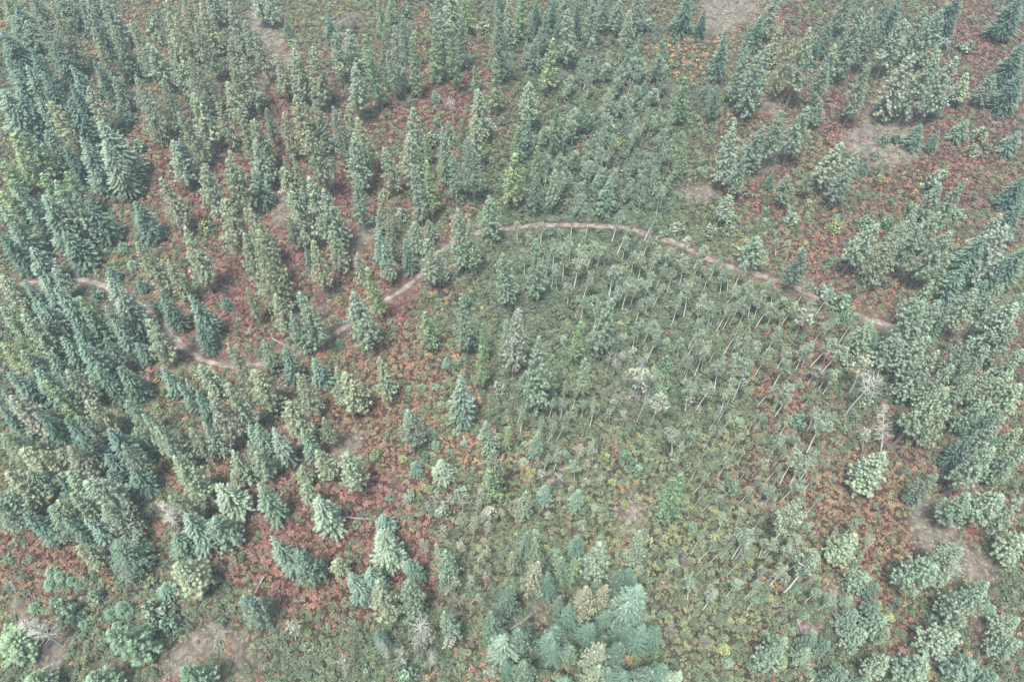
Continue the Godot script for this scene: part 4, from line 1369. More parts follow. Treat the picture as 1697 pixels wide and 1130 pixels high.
	p("b", 39.6, -22.7, 5.3, 1.31, "Qm", "short broad blue-green pine, third left of the broad twin pines at lower right")
	p("b", 42.4, -21.8, 7.1, 1.46, "Pg", "short broad grey-green pine, first left of the broad twin pines at lower right")
	p("b", 39.6, -20.8, 6.9, 1.45, "Pg", "short broad grey-green pine, third left of the broad twin pines at lower right")
	p("b", 43.1, -20.7, 6, 1.2, "Pd", "short broad dull dark green pine below the broad twin pines at lower right")
	p("a", 51.6, -28.3, 10.9, 2.46, "Pg", "middling broad grey-green pine above the broad twin pines at lower right")
	p("a", 47.4, -27.3, 11.1, 2.1, "Pg", "middling grey-green pine left of the broad twin pines at lower right")
	p("a", 51.8, -23.4, 11.6, 1.87, "Pg", "middling grey-green pine below the broad twin pines at lower right")
	p("b", 55.8, -26.2, 6.6, 1.15, "Pg", "short grey-green pine right of the broad twin pines at lower right")
	p("b", 61.5, -31, 7.5, 1.82, "Pg", "short broad grey-green pine right of the grey bare strip at right")
	p("a", 48.7, -20, 9, 1.94, "Pg", "short broad grey-green pine, first below the broad twin pines at lower right")
	p("a", 29.4, -18.1, 12.5, 1.8, "Pg", "middling grey-green pine right of the star-shaped fir")
	p("b", 34.3, -20.1, 6.1, 1.03, "Qm", "short blue-green pine, fourth left of the broad twin pines at lower right")
	p("b", 36.1, -19.6, 5.2, 0.94, "Qm", "short blue-green pine, second left of the broad twin pines at lower right")
	p("b", 33.6, -18.7, 5.1, 1.19, "Qm", "short broad blue-green pine, fourth left of the broad twin pines at lower right")
	p("b", 41.3, -17, 7.7, 1.33, "Pg", "short grey-green pine below the broad twin pines at lower right")
	p("b", 36.4, -16.2, 8.1, 1.24, "Qm", "short blue-green pine, third left of the broad twin pines at lower right")
	p("b", 37.8, -15.5, 8.2, 0.99, "Qm", "short slender blue-green pine below the broad twin pines at lower right")
	p("a", 45.3, -17.1, 8.3, 1.83, "Pg", "short broad grey-green pine, second below the broad twin pines at lower right")
	p("b", 50.9, -17.3, 7, 1.68, "Qm", "short broad blue-green pine, second near the bottom right corner")
	p("b", 53.2, -16.1, 6.8, 1.67, "Qm", "short broad blue-green pine, first near the bottom right corner")
	p("b", 57.7, -21.9, 6.7, 1.56, "Pg", "short broad grey-green pine, second near the bottom right corner")
	p("b", 56.9, -19.7, 6.8, 1.45, "Pg", "short broad grey-green pine, first near the bottom right corner")
	p("a", -54.3, -45.9, 10, 1.46, "Pd", "middling dull dark green pine left of the yellow thicket at left")
	p("a", -47.4, -41.2, 10.4, 1.44, "Pd", "middling dull dark green pine above the grey snag")
	p("a", -55.5, -62, 10.4, 1.76, "Pd", "middling dull dark green pine left of the footpath's left curve")
	p("a", -75.7, -97.8, 8.3, 2.01, "Pd", "short broad dull dark green pine near the bright larches at the left edge")
	p("a", -68.6, -112.1, 8.3, 1.72, "Pd", "short broad dull dark green pine left of the upper left pines")
	p("a", 69, -60, 9.7, 1.79, "Pd", "middling dull dark green pine above the right hand forest")
	p("c", -91.5, -123.8, 9.5, 2.71, "Fd", "middling broad dark green fir near the top left corner")
	p("c", -76.1, -126.2, 11, 1.72, "Fd", "middling dark green fir above the upper left pines")
	p("c", -70.2, -121.3, 7.7, 2.13, "Fd", "short broad dark green fir above the upper left pines")
	p("c", -77, -115.3, 8.4, 1.66, "Fm", "short broad blue-green fir left of the upper left pines")
	p("c", -75.5, -110.2, 8.1, 1.49, "Fd", "short dark green fir left of the upper left pines")
	p("c", -85.6, -112.2, 9.6, 2.05, "Fm", "middling broad blue-green fir, fourth near the bright larches at the left edge")
	p("c", -82.8, -112, 11, 2.31, "Fm", "middling broad blue-green fir, second near the top left corner")
	p("c", -79.8, -110.8, 10.3, 2.16, "Fd", "middling broad dark green fir near the bright larches at the left edge")
	p("c", -84.6, -105.8, 10.7, 2.91, "Fp", "middling broad pale silvery fir near the bright larches at the left edge")
	p("c", -79.3, -106.1, 8.8, 1.73, "Fm", "short broad blue-green fir near the bright larches at the left edge")
	p("c", -67.5, -93.1, 11.9, 2.25, "Fp", "middling pale silvery fir near the bright larches at the left edge")
	p("c", -64.4, -95.7, 12.5, 2.78, "Fp", "middling broad pale silvery fir below the upper left pines")
	p("c", -63.8, -91.8, 12, 2.24, "Fp", "middling pale silvery fir below the upper left pines")
	p("d", -72.5, -103.5, 5.4, 1.47, "Fd", "young dark green fir near the bright larches at the left edge")
	p("d", -68.7, -109, 4.6, 1.5, "Fd", "young dark green fir left of the upper left pines")
	p("c", -94.4, -134.9, 7.4, 1.95, "Fd", "short broad dark green fir, first near the top left corner")
	p("d", -43.8, -134.6, 3.2, 0.9, "Fd", "young dark green fir right of the pale bare patch at top left")
	p("c", -34.8, -132.1, 6, 1.33, "Fd", "short broad dark green fir left of the big leafless bush")
	p("c", -2.4, -138.7, 6.9, 1.21, "Fd", "short dark green fir, first near the top edge")
	p("d", -14, -115.8, 3, 0.85, "Fm", "young blue-green fir below the top centre pines")
	p("c", 4.9, -135.9, 6.9, 1.35, "Fd", "short broad dark green fir near the top edge")
	p("c", 7.4, -133, 9.6, 1.47, "Fd", "middling dark green fir near the top edge")
	p("c", 12.6, -133.3, 8.6, 1.18, "Fd", "short dark green fir, second near the top edge")
	p("c", 32.8, -134.4, 9.3, 1.92, "Fd", "middling broad dark green fir left of the pale bare patch at top right")
	p("c", 36.4, -133.4, 6, 1.19, "Fd", "short broad dark green fir left of the pale bare patch at top right")
	p("c", 38.1, -121, 11.5, 1.53, "Fm", "middling blue-green fir below the pale bare patch at top right")
	p("c", 46, -129.7, 8.5, 1.6, "Fd", "short dark green fir right of the pale bare patch at top right")
	p("d", 35.4, -117, 2.9, 0.85, "Fd", "young dark green fir below the pale bare patch at top right")
	p("c", 2.9, -101.8, 9.8, 1.31, "Fm", "middling blue-green fir above the bright larch at centre top")
	p("c", 22.3, -122.8, 6.4, 1.72, "Fd", "short broad dark green fir above the upper aspen thicket")
	p("d", 23.7, -122.3, 5.1, 1.29, "Fd", "young dark green fir, second above the upper aspen thicket")
	p("d", 27.2, -122.4, 3.6, 0.87, "Fd", "young dark green fir, third above the upper aspen thicket")
	p("d", 24, -116.8, 3.6, 0.99, "Fd", "young dark green fir, first above the upper aspen thicket")
	p("c", 56.2, -125.3, 6.8, 1.45, "Fd", "short broad dark green fir left of the upper right pines")
	p("c", 72.3, -133.4, 9.3, 1.92, "Fd", "middling broad dark green fir above the upper right pines")
	p("c", 83.6, -134.5, 9.9, 2.37, "Fd", "middling broad dark green fir, third near the top right corner")
	p("c", 76.2, -111.9, 7.1, 1.1, "Fd", "short dark green fir right of the mauve bare patch at upper right")
	p("d", 70.5, -104.7, 5.2, 1.62, "Fd", "young dark green fir right of the mauve bare patch at upper right")
	p("d", 78.8, -106.3, 4.8, 1.5, "Fm", "young blue-green fir, second right of the mauve bare patch at upper right")
	p("d", 73.6, -103.8, 4.7, 0.94, "Fm", "young blue-green fir, first right of the mauve bare patch at upper right")
	p("c", 95.4, -133.9, 9.3, 2.67, "Fd", "middling broad dark green fir, first near the top right corner")
	p("c", 90.6, -119.4, 10.1, 2.39, "Fd", "middling broad dark green fir, second near the top right corner")
	p("c", 89, -113.6, 9.2, 2.21, "Fd", "middling broad dark green fir, fourth near the top right corner")
	p("d", 86.7, -103, 4.9, 1.61, "Fm", "young blue-green fir near the right edge")
	p("d", 60.6, -98.6, 2.4, 1.06, "Fd", "young dark green fir below the mauve bare patch at upper right")
	p("c", -73.3, -82.7, 12.3, 1.79, "Fm", "middling blue-green fir near the bright larches at the left edge")
	p("c", -74.6, -78.6, 11.4, 1.88, "Fm", "middling blue-green fir above the footpath's left end")
	p("c", -74.7, -75.8, 9.5, 1.75, "Fd", "middling dark green fir above the footpath's left end")
	p("c", -69.1, -80.4, 12.4, 2.6, "Fm", "middling broad blue-green fir, second near the bright larches at the left edge")
	p("c", -64.2, -82.6, 9.5, 1.93, "Fd", "middling broad dark green fir above the footpath's left end")
	p("c", -66.6, -77.5, 7.9, 2.14, "Fd", "short broad dark green fir above the footpath's left end")
	p("c", -57.6, -83, 8.9, 1.82, "Fd", "short broad dark green fir above the footpath's left curve")
	p("c", -70.2, -73.4, 9.1, 1.97, "Fp", "middling broad pale silvery fir above the footpath's left end")
	p("c", -54.7, -64.9, 12.8, 2.32, "Fp", "middling pale silvery fir left of the footpath's left curve")
	p("d", -61.7, -80.1, 2.3, 0.86, "Fm", "young blue-green fir, second above the footpath's left curve")
	p("d", -59.5, -76.8, 2, 0.85, "Fm", "young blue-green fir, first above the footpath's left curve")
	p("d", -61.7, -74.6, 3.2, 1.07, "Fd", "young dark green fir, second above the footpath's left curve")
	p("d", -56.7, -72.5, 2.7, 0.95, "Fd", "young dark green fir, first above the footpath's left curve")
	p("d", -67.2, -75.8, 2.5, 1.08, "Fd", "young dark green fir right of the footpath's left end")
	p("c", -49.4, -65.6, 9.5, 1.46, "Fd", "middling dark green fir right of the footpath's left curve")
	p("c", -44.2, -64.6, 10.7, 1.67, "Fm", "middling blue-green fir left of the crimson patch above the footpath")
	p("c", -44.3, -61.6, 7.3, 1.22, "Fd", "short dark green fir above the lowest bend of the footpath")
	p("d", -43.2, -69.1, 3.6, 0.82, "Fm", "young blue-green fir left of the crimson patch above the footpath")
	p("c", -68, -66.5, 9.8, 1.68, "Fm", "middling blue-green fir, second below the footpath's left end")
	p("c", -65.9, -66.8, 9.9, 1.8, "Fm", "middling blue-green fir, first below the footpath's left end")
	p("c", -63.1, -65.3, 10.9, 1.78, "Fm", "middling blue-green fir right of the footpath's left end")
	p("c", -64.9, -63.7, 10, 1.66, "Fm", "middling blue-green fir, third below the footpath's left end")
	p("c", -59.9, -59.9, 10.3, 1.63, "Fm", "middling blue-green fir, fourth below the footpath's left end")
	p("c", -60.5, -58, 9.5, 1.4, "Fm", "middling blue-green fir, fifth below the footpath's left end")
	p("c", -40.8, -90.3, 8.4, 1.63, "Fm", "short broad blue-green fir above the rosy clearing above the path")
	p("d", -31.8, -77.6, 4.8, 0.72, "Fd", "young dark green fir below the rosy clearing above the path")
	p("c", -20.6, -82.1, 7.9, 1.22, "Fm", "short blue-green fir, second right of the pinkish clearing")
	p("c", -20.4, -78.4, 7.3, 1.32, "Fm", "short blue-green fir, first right of the pinkish clearing")
	p("c", -15.8, -76.3, 7.8, 1.07, "Fm", "short blue-green fir left of the footpath gap between two pines")
	p("d", -25.5, -62.5, 2.1, 0.68, "Fd", "young dark green fir below the straight stretch of footpath")
	p("c", 15.2, -88.6, 9.4, 1.38, "Fm", "middling blue-green fir above the crest of the footpath")
	p("c", 68, -74.4, 12.7, 2.33, "Fm", "middling blue-green fir, first near the right edge")
	p("c", 72.2, -72.5, 8.9, 1.75, "Fd", "short broad dark green fir, first near the right edge")
	p("c", 75.6, -74.5, 9.2, 2, "Fd", "middling broad dark green fir near the right edge")
	p("c", 82.2, -90.2, 6.9, 1.9, "Fd", "short broad dark green fir, third near the right edge")
	p("c", 78.9, -83.3, 8.7, 1.71, "Fd", "short broad dark green fir, second near the right edge")
	p("c", 61.5, -64.1, 9.5, 1.46, "Fd", "middling dark green fir right of the footpath's right end")
	p("d", 53.1, -63.4, 4.1, 1.15, "Fd", "young dark green fir left of the footpath's right end")
	p("d", 43.7, -95.1, 3.9, 0.79, "Fd", "young dark green fir right of the red gap at upper right")
	p("c", -62.7, -56.1, 7.5, 1.62, "Fd", "short broad dark green fir below the footpath's left end")
	p("c", -60.4, -57.6, 9.4, 1.51, "Fm", "middling blue-green fir, sixth below the footpath's left end")
	p("c", -57.3, -56.4, 10.6, 2.13, "Fm", "middling broad blue-green fir left of the yellow thicket at left")
	p("d", -53.1, -59.9, 4.9, 1.33, "Fd", "young dark green fir above the yellow thicket at left")
	p("c", -65.5, -52.6, 9.3, 1.68, "Fm", "middling blue-green fir near the left edge")
	p("c", -65.9, -50, 8.5, 1.35, "Fm", "short blue-green fir, first near the left edge")
	p("d", -62, -47.1, 3.2, 1.36, "Fd", "young dark green fir near the left edge")
	p("c", -65.7, -47.5, 8.4, 1.44, "Fd", "short dark green fir, first near the left edge")
	p("c", -56.7, -45.9, 9.6, 1.52, "Fd", "middling dark green fir, third near the left edge")
	p("c", -50.1, -43.9, 11.1, 2, "Fd", "middling dark green fir below the yellow thicket at left")
	p("c", -54.4, -43.3, 8.7, 1.41, "Fd", "short dark green fir, second near the left edge")
	p("c", -51.5, -42.3, 6.3, 1.52, "Fd", "short broad dark green fir, second left of the grey snag")
	p("c", -48, -40, 6.8, 1.6, "Fd", "short broad dark green fir above the grey snag")
	p("c", -50.9, -40, 5.9, 1.3, "Fd", "short broad dark green fir, first left of the grey snag")
	p("c", -47.3, -54.3, 7.2, 1.29, "Fm", "short blue-green fir, first right of the yellow thicket at left")
	p("c", -43.9, -51.8, 8.6, 1.15, "Fm", "short blue-green fir, second right of the yellow thicket at left")
	p("c", -41.2, -49.7, 9.3, 1.24, "Fm", "middling blue-green fir below the lowest bend of the footpath")
	p("c", -33.7, -45.9, 7.5, 1.34, "Fm", "short blue-green fir, first below the lowest bend of the footpath")
	p("c", -35.6, -37.2, 8.5, 1.96, "Fp", "short broad pale silvery fir right of the grey snag")
	p("d", -58.1, -38.4, 2.4, 1.11, "Fd", "young dark green fir above the rusty clearing at lower left")
	p("c", -31.1, -56.8, 9, 1.4, "Fd", "short dark green fir right of the lowest bend of the footpath")
	p("c", -26.9, -56.1, 7.4, 1.3, "Fm", "short blue-green fir below the straight stretch of footpath")
	p("c", -6.9, -50.4, 13.1, 1.75, "Fp", "tall pale silvery fir at the lone pale fir")
	p("c", -30.2, -43.8, 10.5, 1.41, "Fp", "middling pale silvery fir below the lowest bend of the footpath")
	p("c", -26.3, -44.3, 9.6, 1.32, "Fm", "middling blue-green fir above the white fallen log")
	p("c", -23.3, -34.9, 11.6, 1.82, "Fp", "middling pale silvery fir above the crimson patch at lower left")
	p("c", -30.3, -36.1, 11, 1.54, "Fm", "middling blue-green fir left of the crimson patch at lower left")
	p("c", -32.9, -45.3, 8.7, 1.33, "Fm", "short blue-green fir, second below the lowest bend of the footpath")
	p("d", -9.5, -59.1, 3.1, 0.67, "Fm", "young blue-green fir above the lone pale fir")
	p("d", -11.1, -48, 3, 0.69, "Fm", "young blue-green fir, first below the lone pale fir")
	p("d", -10.5, -46.5, 2.2, 0.58, "Fm", "young blue-green fir, second below the lone pale fir")
	p("d", -12.8, -42.5, 4.2, 0.93, "Fm", "young blue-green fir right of the white fallen log")
	p("c", -9.3, -41.8, 6.2, 1.32, "Fp", "short broad pale silvery fir left of the pale pine over green larch")
	p("c", 1.6, -54.9, 7.2, 0.95, "Fd", "short dark green fir left of the tall pine at centre")
	p("c", 3.1, -45.1, 7.6, 1.02, "Fm", "short blue-green fir, second right of the pale pine over green larch")
	p("c", 4.1, -38.6, 6, 1, "Fm", "short blue-green fir, first right of the pale pine over green larch")
	p("c", 8.2, -38, 6.5, 1, "Fm", "short blue-green fir, third right of the pale pine over green larch")
	p("c", 63.6, -48.5, 7.9, 1.68, "Fd", "short broad dark green fir below the right hand forest")
	p("d", -48.7, -31.7, 4, 1.54, "Fd", "young dark green fir right of the rusty clearing at lower left")
	p("c", -38.3, -32.4, 11.1, 1.79, "Fp", "middling pale silvery fir right of the grey snag")
	p("c", -40.8, -31.4, 6.5, 1.72, "Fd", "short broad dark green fir below the grey snag")
	p("d", -42.3, -26.3, 2.7, 1.23, "Fm", "young blue-green fir below the grey snag")
	p("d", -57.1, -28.7, 1.9, 0.77, "Yd", "young dark green fir, second left of the rusty clearing at lower left")
	p("d", -55.9, -28, 1.9, 0.76, "Yd", "young dark green fir, first left of the rusty clearing at lower left")
	p("d", -56.8, -27.1, 1.9, 0.76, "Yd", "young dark green fir, third left of the rusty clearing at lower left")
	p("d", -54.5, -27.6, 1.4, 0.57, "Yd", "young dark green fir, first below the rusty clearing at lower left")
	p("d", -53.6, -27.2, 1.2, 0.48, "Yd", "young dark green fir, second below the rusty clearing at lower left")
	p("d", -48.5, -23.6, 1.9, 0.74, "Yd", "young dark green fir, third below the rusty clearing at lower left")
	p("d", -47.2, -24.2, 2.3, 0.93, "Yd", "young dark green fir, fourth below the rusty clearing at lower left")
	p("d", -47.5, -22.3, 1.4, 0.55, "Yd", "young dark green fir, fifth below the rusty clearing at lower left")
	p("d", -51.6, -22.5, 1.4, 0.56, "Yd", "young dark green fir right of the bleached dead conifer")
	p("d", -56, -25.2, 1.2, 0.47, "Yd", "young dark green fir, second above the bleached dead conifer")
	p("d", -58, -24.4, 1.6, 0.65, "Yd", "young dark green fir, first above the bleached dead conifer")
	p("d", -41.9, -20.1, 1.8, 0.73, "Yd", "young dark green fir, sixth below the rusty clearing at lower left")
	p("c", -16.2, -34.6, 6.4, 1.37, "Fm", "short broad blue-green fir right of the white fallen log")
	p("c", -15.2, -30.4, 11.1, 1.88, "Fp", "middling pale silvery fir right of the white fallen log")
	p("c", -11.9, -28.6, 8, 1.22, "Fm", "short blue-green fir right of the white fallen log")
	p("c", -27.1, -29.6, 11.2, 1.49, "Fp", "middling pale silvery fir left of the crimson patch at lower left")
	p("c", -16.7, -27, 8.4, 1.49, "Fm", "short blue-green fir, second below the crimson patch at lower left")
	p("c", -18.2, -26.2, 8.5, 1.39, "Fm", "short blue-green fir, first below the crimson patch at lower left")
	p("d", -15.3, -20.5, 5.5, 1, "Fd", "young dark green fir near the bottom edge")
	p("c", -1, -19.2, 13.2, 1.76, "Fp", "tall pale silvery fir left of the dense firs at the bottom")
	p("c", -0.5, -24.9, 6.9, 1.02, "Fm", "short blue-green fir left of the dense firs at the bottom")
	p("c", 4.2, -26.4, 8.6, 1.15, "Fx", "short deep green fir, second above the dense firs at the bottom")
	p("c", 8.1, -31.7, 7.6, 1.01, "Fx", "short deep green fir, third above the star-shaped fir")
	p("c", 14, -27.4, 7.9, 1.06, "Fx", "short deep green fir, second above the star-shaped fir")
	p("c", 13.6, -23.8, 15.2, 2.03, "Fm", "tall blue-green fir above the star-shaped fir")
	p("c", 11, -23, 7.7, 1.02, "Fx", "short deep green fir, first above the dense firs at the bottom")
	p("c", 6.9, -22.6, 9.1, 1.21, "Fx", "middling deep green fir, first left of the dense firs at the bottom")
	p("c", 8.9, -21.2, 9.1, 1.21, "Fx", "middling deep green fir above the dense firs at the bottom")
	p("c", 4.5, -20, 10.3, 1.37, "Fx", "middling deep green fir, second left of the dense firs at the bottom")
	p("c", 5.3, -21.1, 8.3, 1.1, "Fx", "short deep green fir left of the dense firs at the bottom")
	p("c", 5.1, -18.7, 8.6, 1.14, "Fd", "short dark green fir, first left of the dense firs at the bottom")
	p("c", 12.7, -20.8, 9.7, 1.3, "Fd", "middling dark green fir right of the dense firs at the bottom")
	p("c", 14.3, -20.3, 10.2, 1.36, "Fx", "middling deep green fir below the star-shaped fir")
	p("c", 16.5, -20.3, 8.9, 1.18, "Fx", "short deep green fir below the star-shaped fir")
	p("c", 16.9, -16.8, 8.7, 1.16, "Fx", "short deep green fir right of the dense firs at the bottom")
	p("c", 11, -16.5, 7.3, 0.97, "Fx", "short deep green fir, first below the dense firs at the bottom")
	p("c", 12.4, -16.1, 7.9, 1.06, "Fx", "short deep green fir, second below the dense firs at the bottom")
	p("c", -0.4, -19.8, 8.5, 1.13, "Fp", "short pale silvery fir left of the dense firs at the bottom")
	p("c", -0.2, -17.1, 7.8, 1.04, "Fd", "short dark green fir, second left of the dense firs at the bottom")
	p("c", 17.9, -15.5, 8.7, 1.16, "Fp", "short pale silvery fir right of the dense firs at the bottom")
	p("c", 6.2, -15.7, 7.8, 1.05, "Fx", "short deep green fir, third below the dense firs at the bottom")
	p("c", 14.5, -27.2, 5.8, 0.78, "Fx", "short deep green fir, first above the star-shaped fir")
	p("d", 58.4, -24.5, 1.9, 0.75, "Yd", "young dark green fir right of the broad twin pines at lower right")
	p("d", 53.4, -21.5, 1.2, 0.46, "Yd", "young dark green fir below the broad twin pines at lower right")
	p("c", -55.7, -38.2, 9, 1.2, "Fd", "middling dark green fir, second near the left edge")
	p("c", -60.3, -46.7, 10, 1.4, "Fd", "middling dark green fir, first near the left edge")
	p("c", -52.7, -32.3, 8.7, 1.16, "Fd", "short dark green fir above the rusty clearing at lower left")
	p("c", -50, -32.6, 9.6, 1.53, "Fm", "middling blue-green fir above the rusty clearing at lower left")
	p("c", -57.4, -33.3, 9.7, 1.53, "Fd", "middling dark green fir left of the rusty clearing at lower left")
	p("c", -58.1, -61.9, 10.1, 1.8, "Fd", "middling dark green fir left of the footpath's left curve")
	p("c", -52.3, -53.9, 8.9, 1.58, "Fd", "short dark green fir, first left of the yellow thicket at left")
	p("c", -54.8, -60.9, 8.7, 1.47, "Fm", "short blue-green fir below the footpath's left curve")
	p("c", -65.6, -62.4, 8.2, 1.52, "Fm", "short blue-green fir below the footpath's left end")
	p("c", -55, -53.6, 8.5, 1.41, "Fd", "short dark green fir, second left of the yellow thicket at left")
	p("c", -63.4, -53, 8.7, 1.64, "Fm", "short blue-green fir, second near the left edge")
	p("c", -84.6, -117.7, 10, 1.75, "Fd", "middling dark green fir near the top left corner")
	p("c", -87.9, -115.1, 10, 2, "Fm", "middling broad blue-green fir, first near the top left corner")
	p("c", -81.6, -121.2, 8.8, 2.04, "Fd", "short broad dark green fir, second near the top left corner")
	p("c", -71.6, -113.8, 10.2, 1.66, "Fd", "middling dark green fir left of the upper left pines")
	p("c", -71.6, -94.8, 8.4, 1.63, "Fd", "short broad dark green fir near the bright larches at the left edge")
	p("c", -82.4, -106.3, 9.9, 2.1, "Fm", "middling broad blue-green fir, first near the bright larches at the left edge")
	p("c", -72.6, -102.7, 10.3, 2.09, "Fm", "middling broad blue-green fir, third near the bright larches at the left edge")
	p("c", 68.5, -69, 8.8, 1.54, "Fd", "short dark green fir near the right edge")
	p("c", 61.7, -43.8, 9.2, 1.23, "Fd", "middling dark green fir, first below the right hand forest")
	p("c", 59.2, -43.9, 9.6, 1.28, "Fd", "middling dark green fir, second below the right hand forest")
	p("c", 66, -71.1, 10.3, 1.54, "Fm", "middling blue-green fir, second near the right edge")
	p("e", -79.6, -95.3, 10.3, 2.15, "Lb", "middling broad bright yellow-green larch near the bright larches at the left edge")
	p("e", -77.5, -95.7, 10.9, 2.16, "Lm", "middling broad mid green larch near the bright larches at the left edge")
	p("e", -78.7, -92.6, 8.3, 1.51, "Lb", "short bright yellow-green larch near the bright larches at the left edge")
	p("e", -80.5, -91.1, 8.1, 1.88, "Lb", "short broad bright yellow-green larch, first near the bright larches at the left edge")
	p("e", -97.7, -137, 7.1, 1.81, "Lm", "short broad mid green larch near the top left corner")
	p("e", -36.5, -114.7, 10.5, 1.24, "Lm", "middling slender mid green larch below the pale bare patch at top left")
	p("e", -24.7, -133.2, 8.4, 1.33, "Lm", "short mid green larch right of the big leafless bush")
	p("e", -24, -137.9, 5.5, 1.21, "Lm", "short broad mid green larch right of the big leafless bush")
	p("e", -26, -120.6, 10.6, 1.41, "Lm", "middling mid green larch below the big leafless bush")
	p("e", -23.7, -113.5, 13.4, 1.63, "Lm", "tall slender mid green larch left of the top centre pines")
	p("e", -17.3, -117.2, 12.9, 1.52, "Lm", "middling slender mid green larch at the top centre pines")
	p("e", -14.1, -120.6, 11.7, 1.54, "Lm", "middling mid green larch right of the top centre pines")
	p("e", -10, -118.2, 15.1, 1.37, "Lm", "tall slender mid green larch right of the top centre pines")
	p("e", -8.7, -134.8, 9.8, 1.48, "Lm", "middling mid green larch, second near the top edge")
	p("e", -2.9, -113, 12.5, 1.5, "Lm", "middling slender mid green larch near the top edge")
	p("e", -6.7, -118.8, 6.1, 0.85, "Lm", "short mid green larch right of the top centre pines")
	p("e", -14.8, -94.6, 10.5, 1.02, "Lm", "middling slender mid green larch above the footpath gap between two pines")
	p("e", -13.6, -91.1, 9.6, 1.01, "Lb", "middling slender bright yellow-green larch above the footpath gap between two pines")
	p("e", -14.3, -100, 6.8, 0.92, "Lm", "short mid green larch below the top centre pines")
	p("e", -10.7, -104.3, 6, 1.21, "Lm", "short broad mid green larch left of the bright larch at centre top")
	p("e", -11.2, -95.4, 7.5, 1.16, "Lm", "short mid green larch left of the bright larch at centre top")
	p("e", -0.3, -93.6, 8.7, 0.89, "Lm", "short slender mid green larch at the bright larch at centre top")
	p("e", 1.6, -133.4, 10.7, 1.77, "Lm", "middling mid green larch, first near the top edge")
	p("e", 6.5, -118.2, 12, 1.81, "Lb", "middling bright yellow-green larch near the top edge")
	p("e", 1.1, -100.4, 8.4, 1.44, "Lm", "short mid green larch above the bright larch at centre top")
	p("e", 7.1, -101.7, 12.8, 1.17, "Lm", "middling slender mid green larch left of the upper aspen thicket")
	p("e", 11.9, -107.5, 8.7, 1.08, "Lm", "short mid green larch left of the upper aspen thicket")
	p("e", 4.2, -95.6, 8.9, 1.03, "Lb", "short slender bright yellow-green larch right of the bright larch at centre top")
	p("e", 0.2, -90.1, 13.1, 1.86, "Lb", "tall bright yellow-green larch at the bright larch at centre top")
	p("e", 29.4, -109.7, 11, 1.49, "Lm", "middling mid green larch right of the upper aspen thicket")
	p("e", 28.4, -96.9, 8.7, 1.04, "Lm", "short slender mid green larch left of the red gap at upper right")
	p("e", -77.7, -86.4, 9, 1.84, "Lm", "short broad mid green larch, first near the bright larches at the left edge")
	p("e", -78.4, -84.6, 8.1, 1.83, "Lb", "short broad bright yellow-green larch, second near the bright larches at the left edge")
	p("e", -73.5, -88.5, 8.3, 1.86, "Lm", "short broad mid green larch, second near the bright larches at the left edge")
	p("e", -68.6, -87.4, 9.9, 1.84, "Lm", "middling mid green larch near the bright larches at the left edge")
	p("e", -58.5, -62.8, 12.4, 1.64, "Lm", "middling mid green larch right of the footpath's left end")
	p("e", -68.7, -61.4, 9.2, 1.42, "Lb", "middling bright yellow-green larch below the footpath's left end")
	p("e", -13.1, -87.1, 13.2, 1.47, "Lm", "tall slender mid green larch above the footpath gap between two pines")
	p("e", -19.6, -67.4, 13.8, 1.45, "Lb", "tall slender bright yellow-green larch at the bright larch beside the path")
	p("e", -11.9, -62.3, 10.1, 1.44, "Lm", "middling mid green larch right of the red bush patch beside the path")
	p("e", -3.8, -60.8, 9.7, 0.88, "Lm", "middling slender mid green larch, second above the lone pale fir")
	p("e", 8.8, -59.8, 11.3, 1.09, "Lm", "middling slender mid green larch above the tall pine at centre")
	p("e", 64.4, -71.9, 9.2, 1.28, "Lm", "middling mid green larch near the right edge")
	p("e", -69.3, -57.6, 7.2, 1.41, "Lb", "short broad bright yellow-green larch below the footpath's left end")
	p("e", -59.7, -50, 10.6, 1.45, "Lm", "middling mid green larch near the left edge")
	p("e", -4.4, -55.5, 11.6, 1.06, "Lm", "middling slender mid green larch, first above the lone pale fir")
	p("e", -0.8, -46.1, 7.9, 0.72, "Lb", "short slender bright yellow-green larch above the pale pine over green larch")
	p("e", -2.4, -38.5, 11.2, 1.47, "Lb", "middling bright yellow-green larch at the pale pine over green larch")
	p("e", 5.4, -54, 11.5, 1.04, "Lm", "middling slender mid green larch right of the tall pine at centre")
	p("e", 19.6, -36.4, 13.7, 1.73, "Lm", "tall mid green larch at the round yellow-green larch")
	p("e", 7, -28, 10.3, 1.18, "Lb", "middling slender bright yellow-green larch left of the star-shaped fir")
	p("f", 0.8, -82.5, 4.9, 0.74, "As", "slender white-trunked aspen, fourth left of the crest of the footpath", 0.22, -0.03)
	p("f", 2, -76, 6.2, 0.93, "As", "slender white-trunked aspen, fifth left of the crest of the footpath", 0.03, 0.01)
	p("f", 8, -75.4, 8.2, 1.23, "As", "slender white-trunked aspen, fourth below the crest of the footpath", -0.21, -0.04)
	p("f", 9.7, -73.8, 9.7, 1.46, "As", "slender white-trunked aspen, sixth below the crest of the footpath", 0.6, 0.1)
	p("f", 11.9, -77.5, 6.7, 1.01, "As", "slender white-trunked aspen, third below the crest of the footpath", 0.52, 0.12)
	p("f", 13.4, -77.7, 5.7, 0.86, "As", "slender white-trunked aspen, fifth below the crest of the footpath", 0.32, 0.06)
	p("f", 14.8, -77.9, 4.6, 0.69, "As", "slender white-trunked aspen, seventh below the crest of the footpath", -0.38, -0.07)
	p("f", 9.2, -78.8, 5.9, 0.89, "As", "slender white-trunked aspen, second below the crest of the footpath", -0.48, -0.05)
	p("f", 10.6, -80.3, 6.1, 0.92, "As", "slender white-trunked aspen, first below the crest of the footpath", 0.05, -0.01)
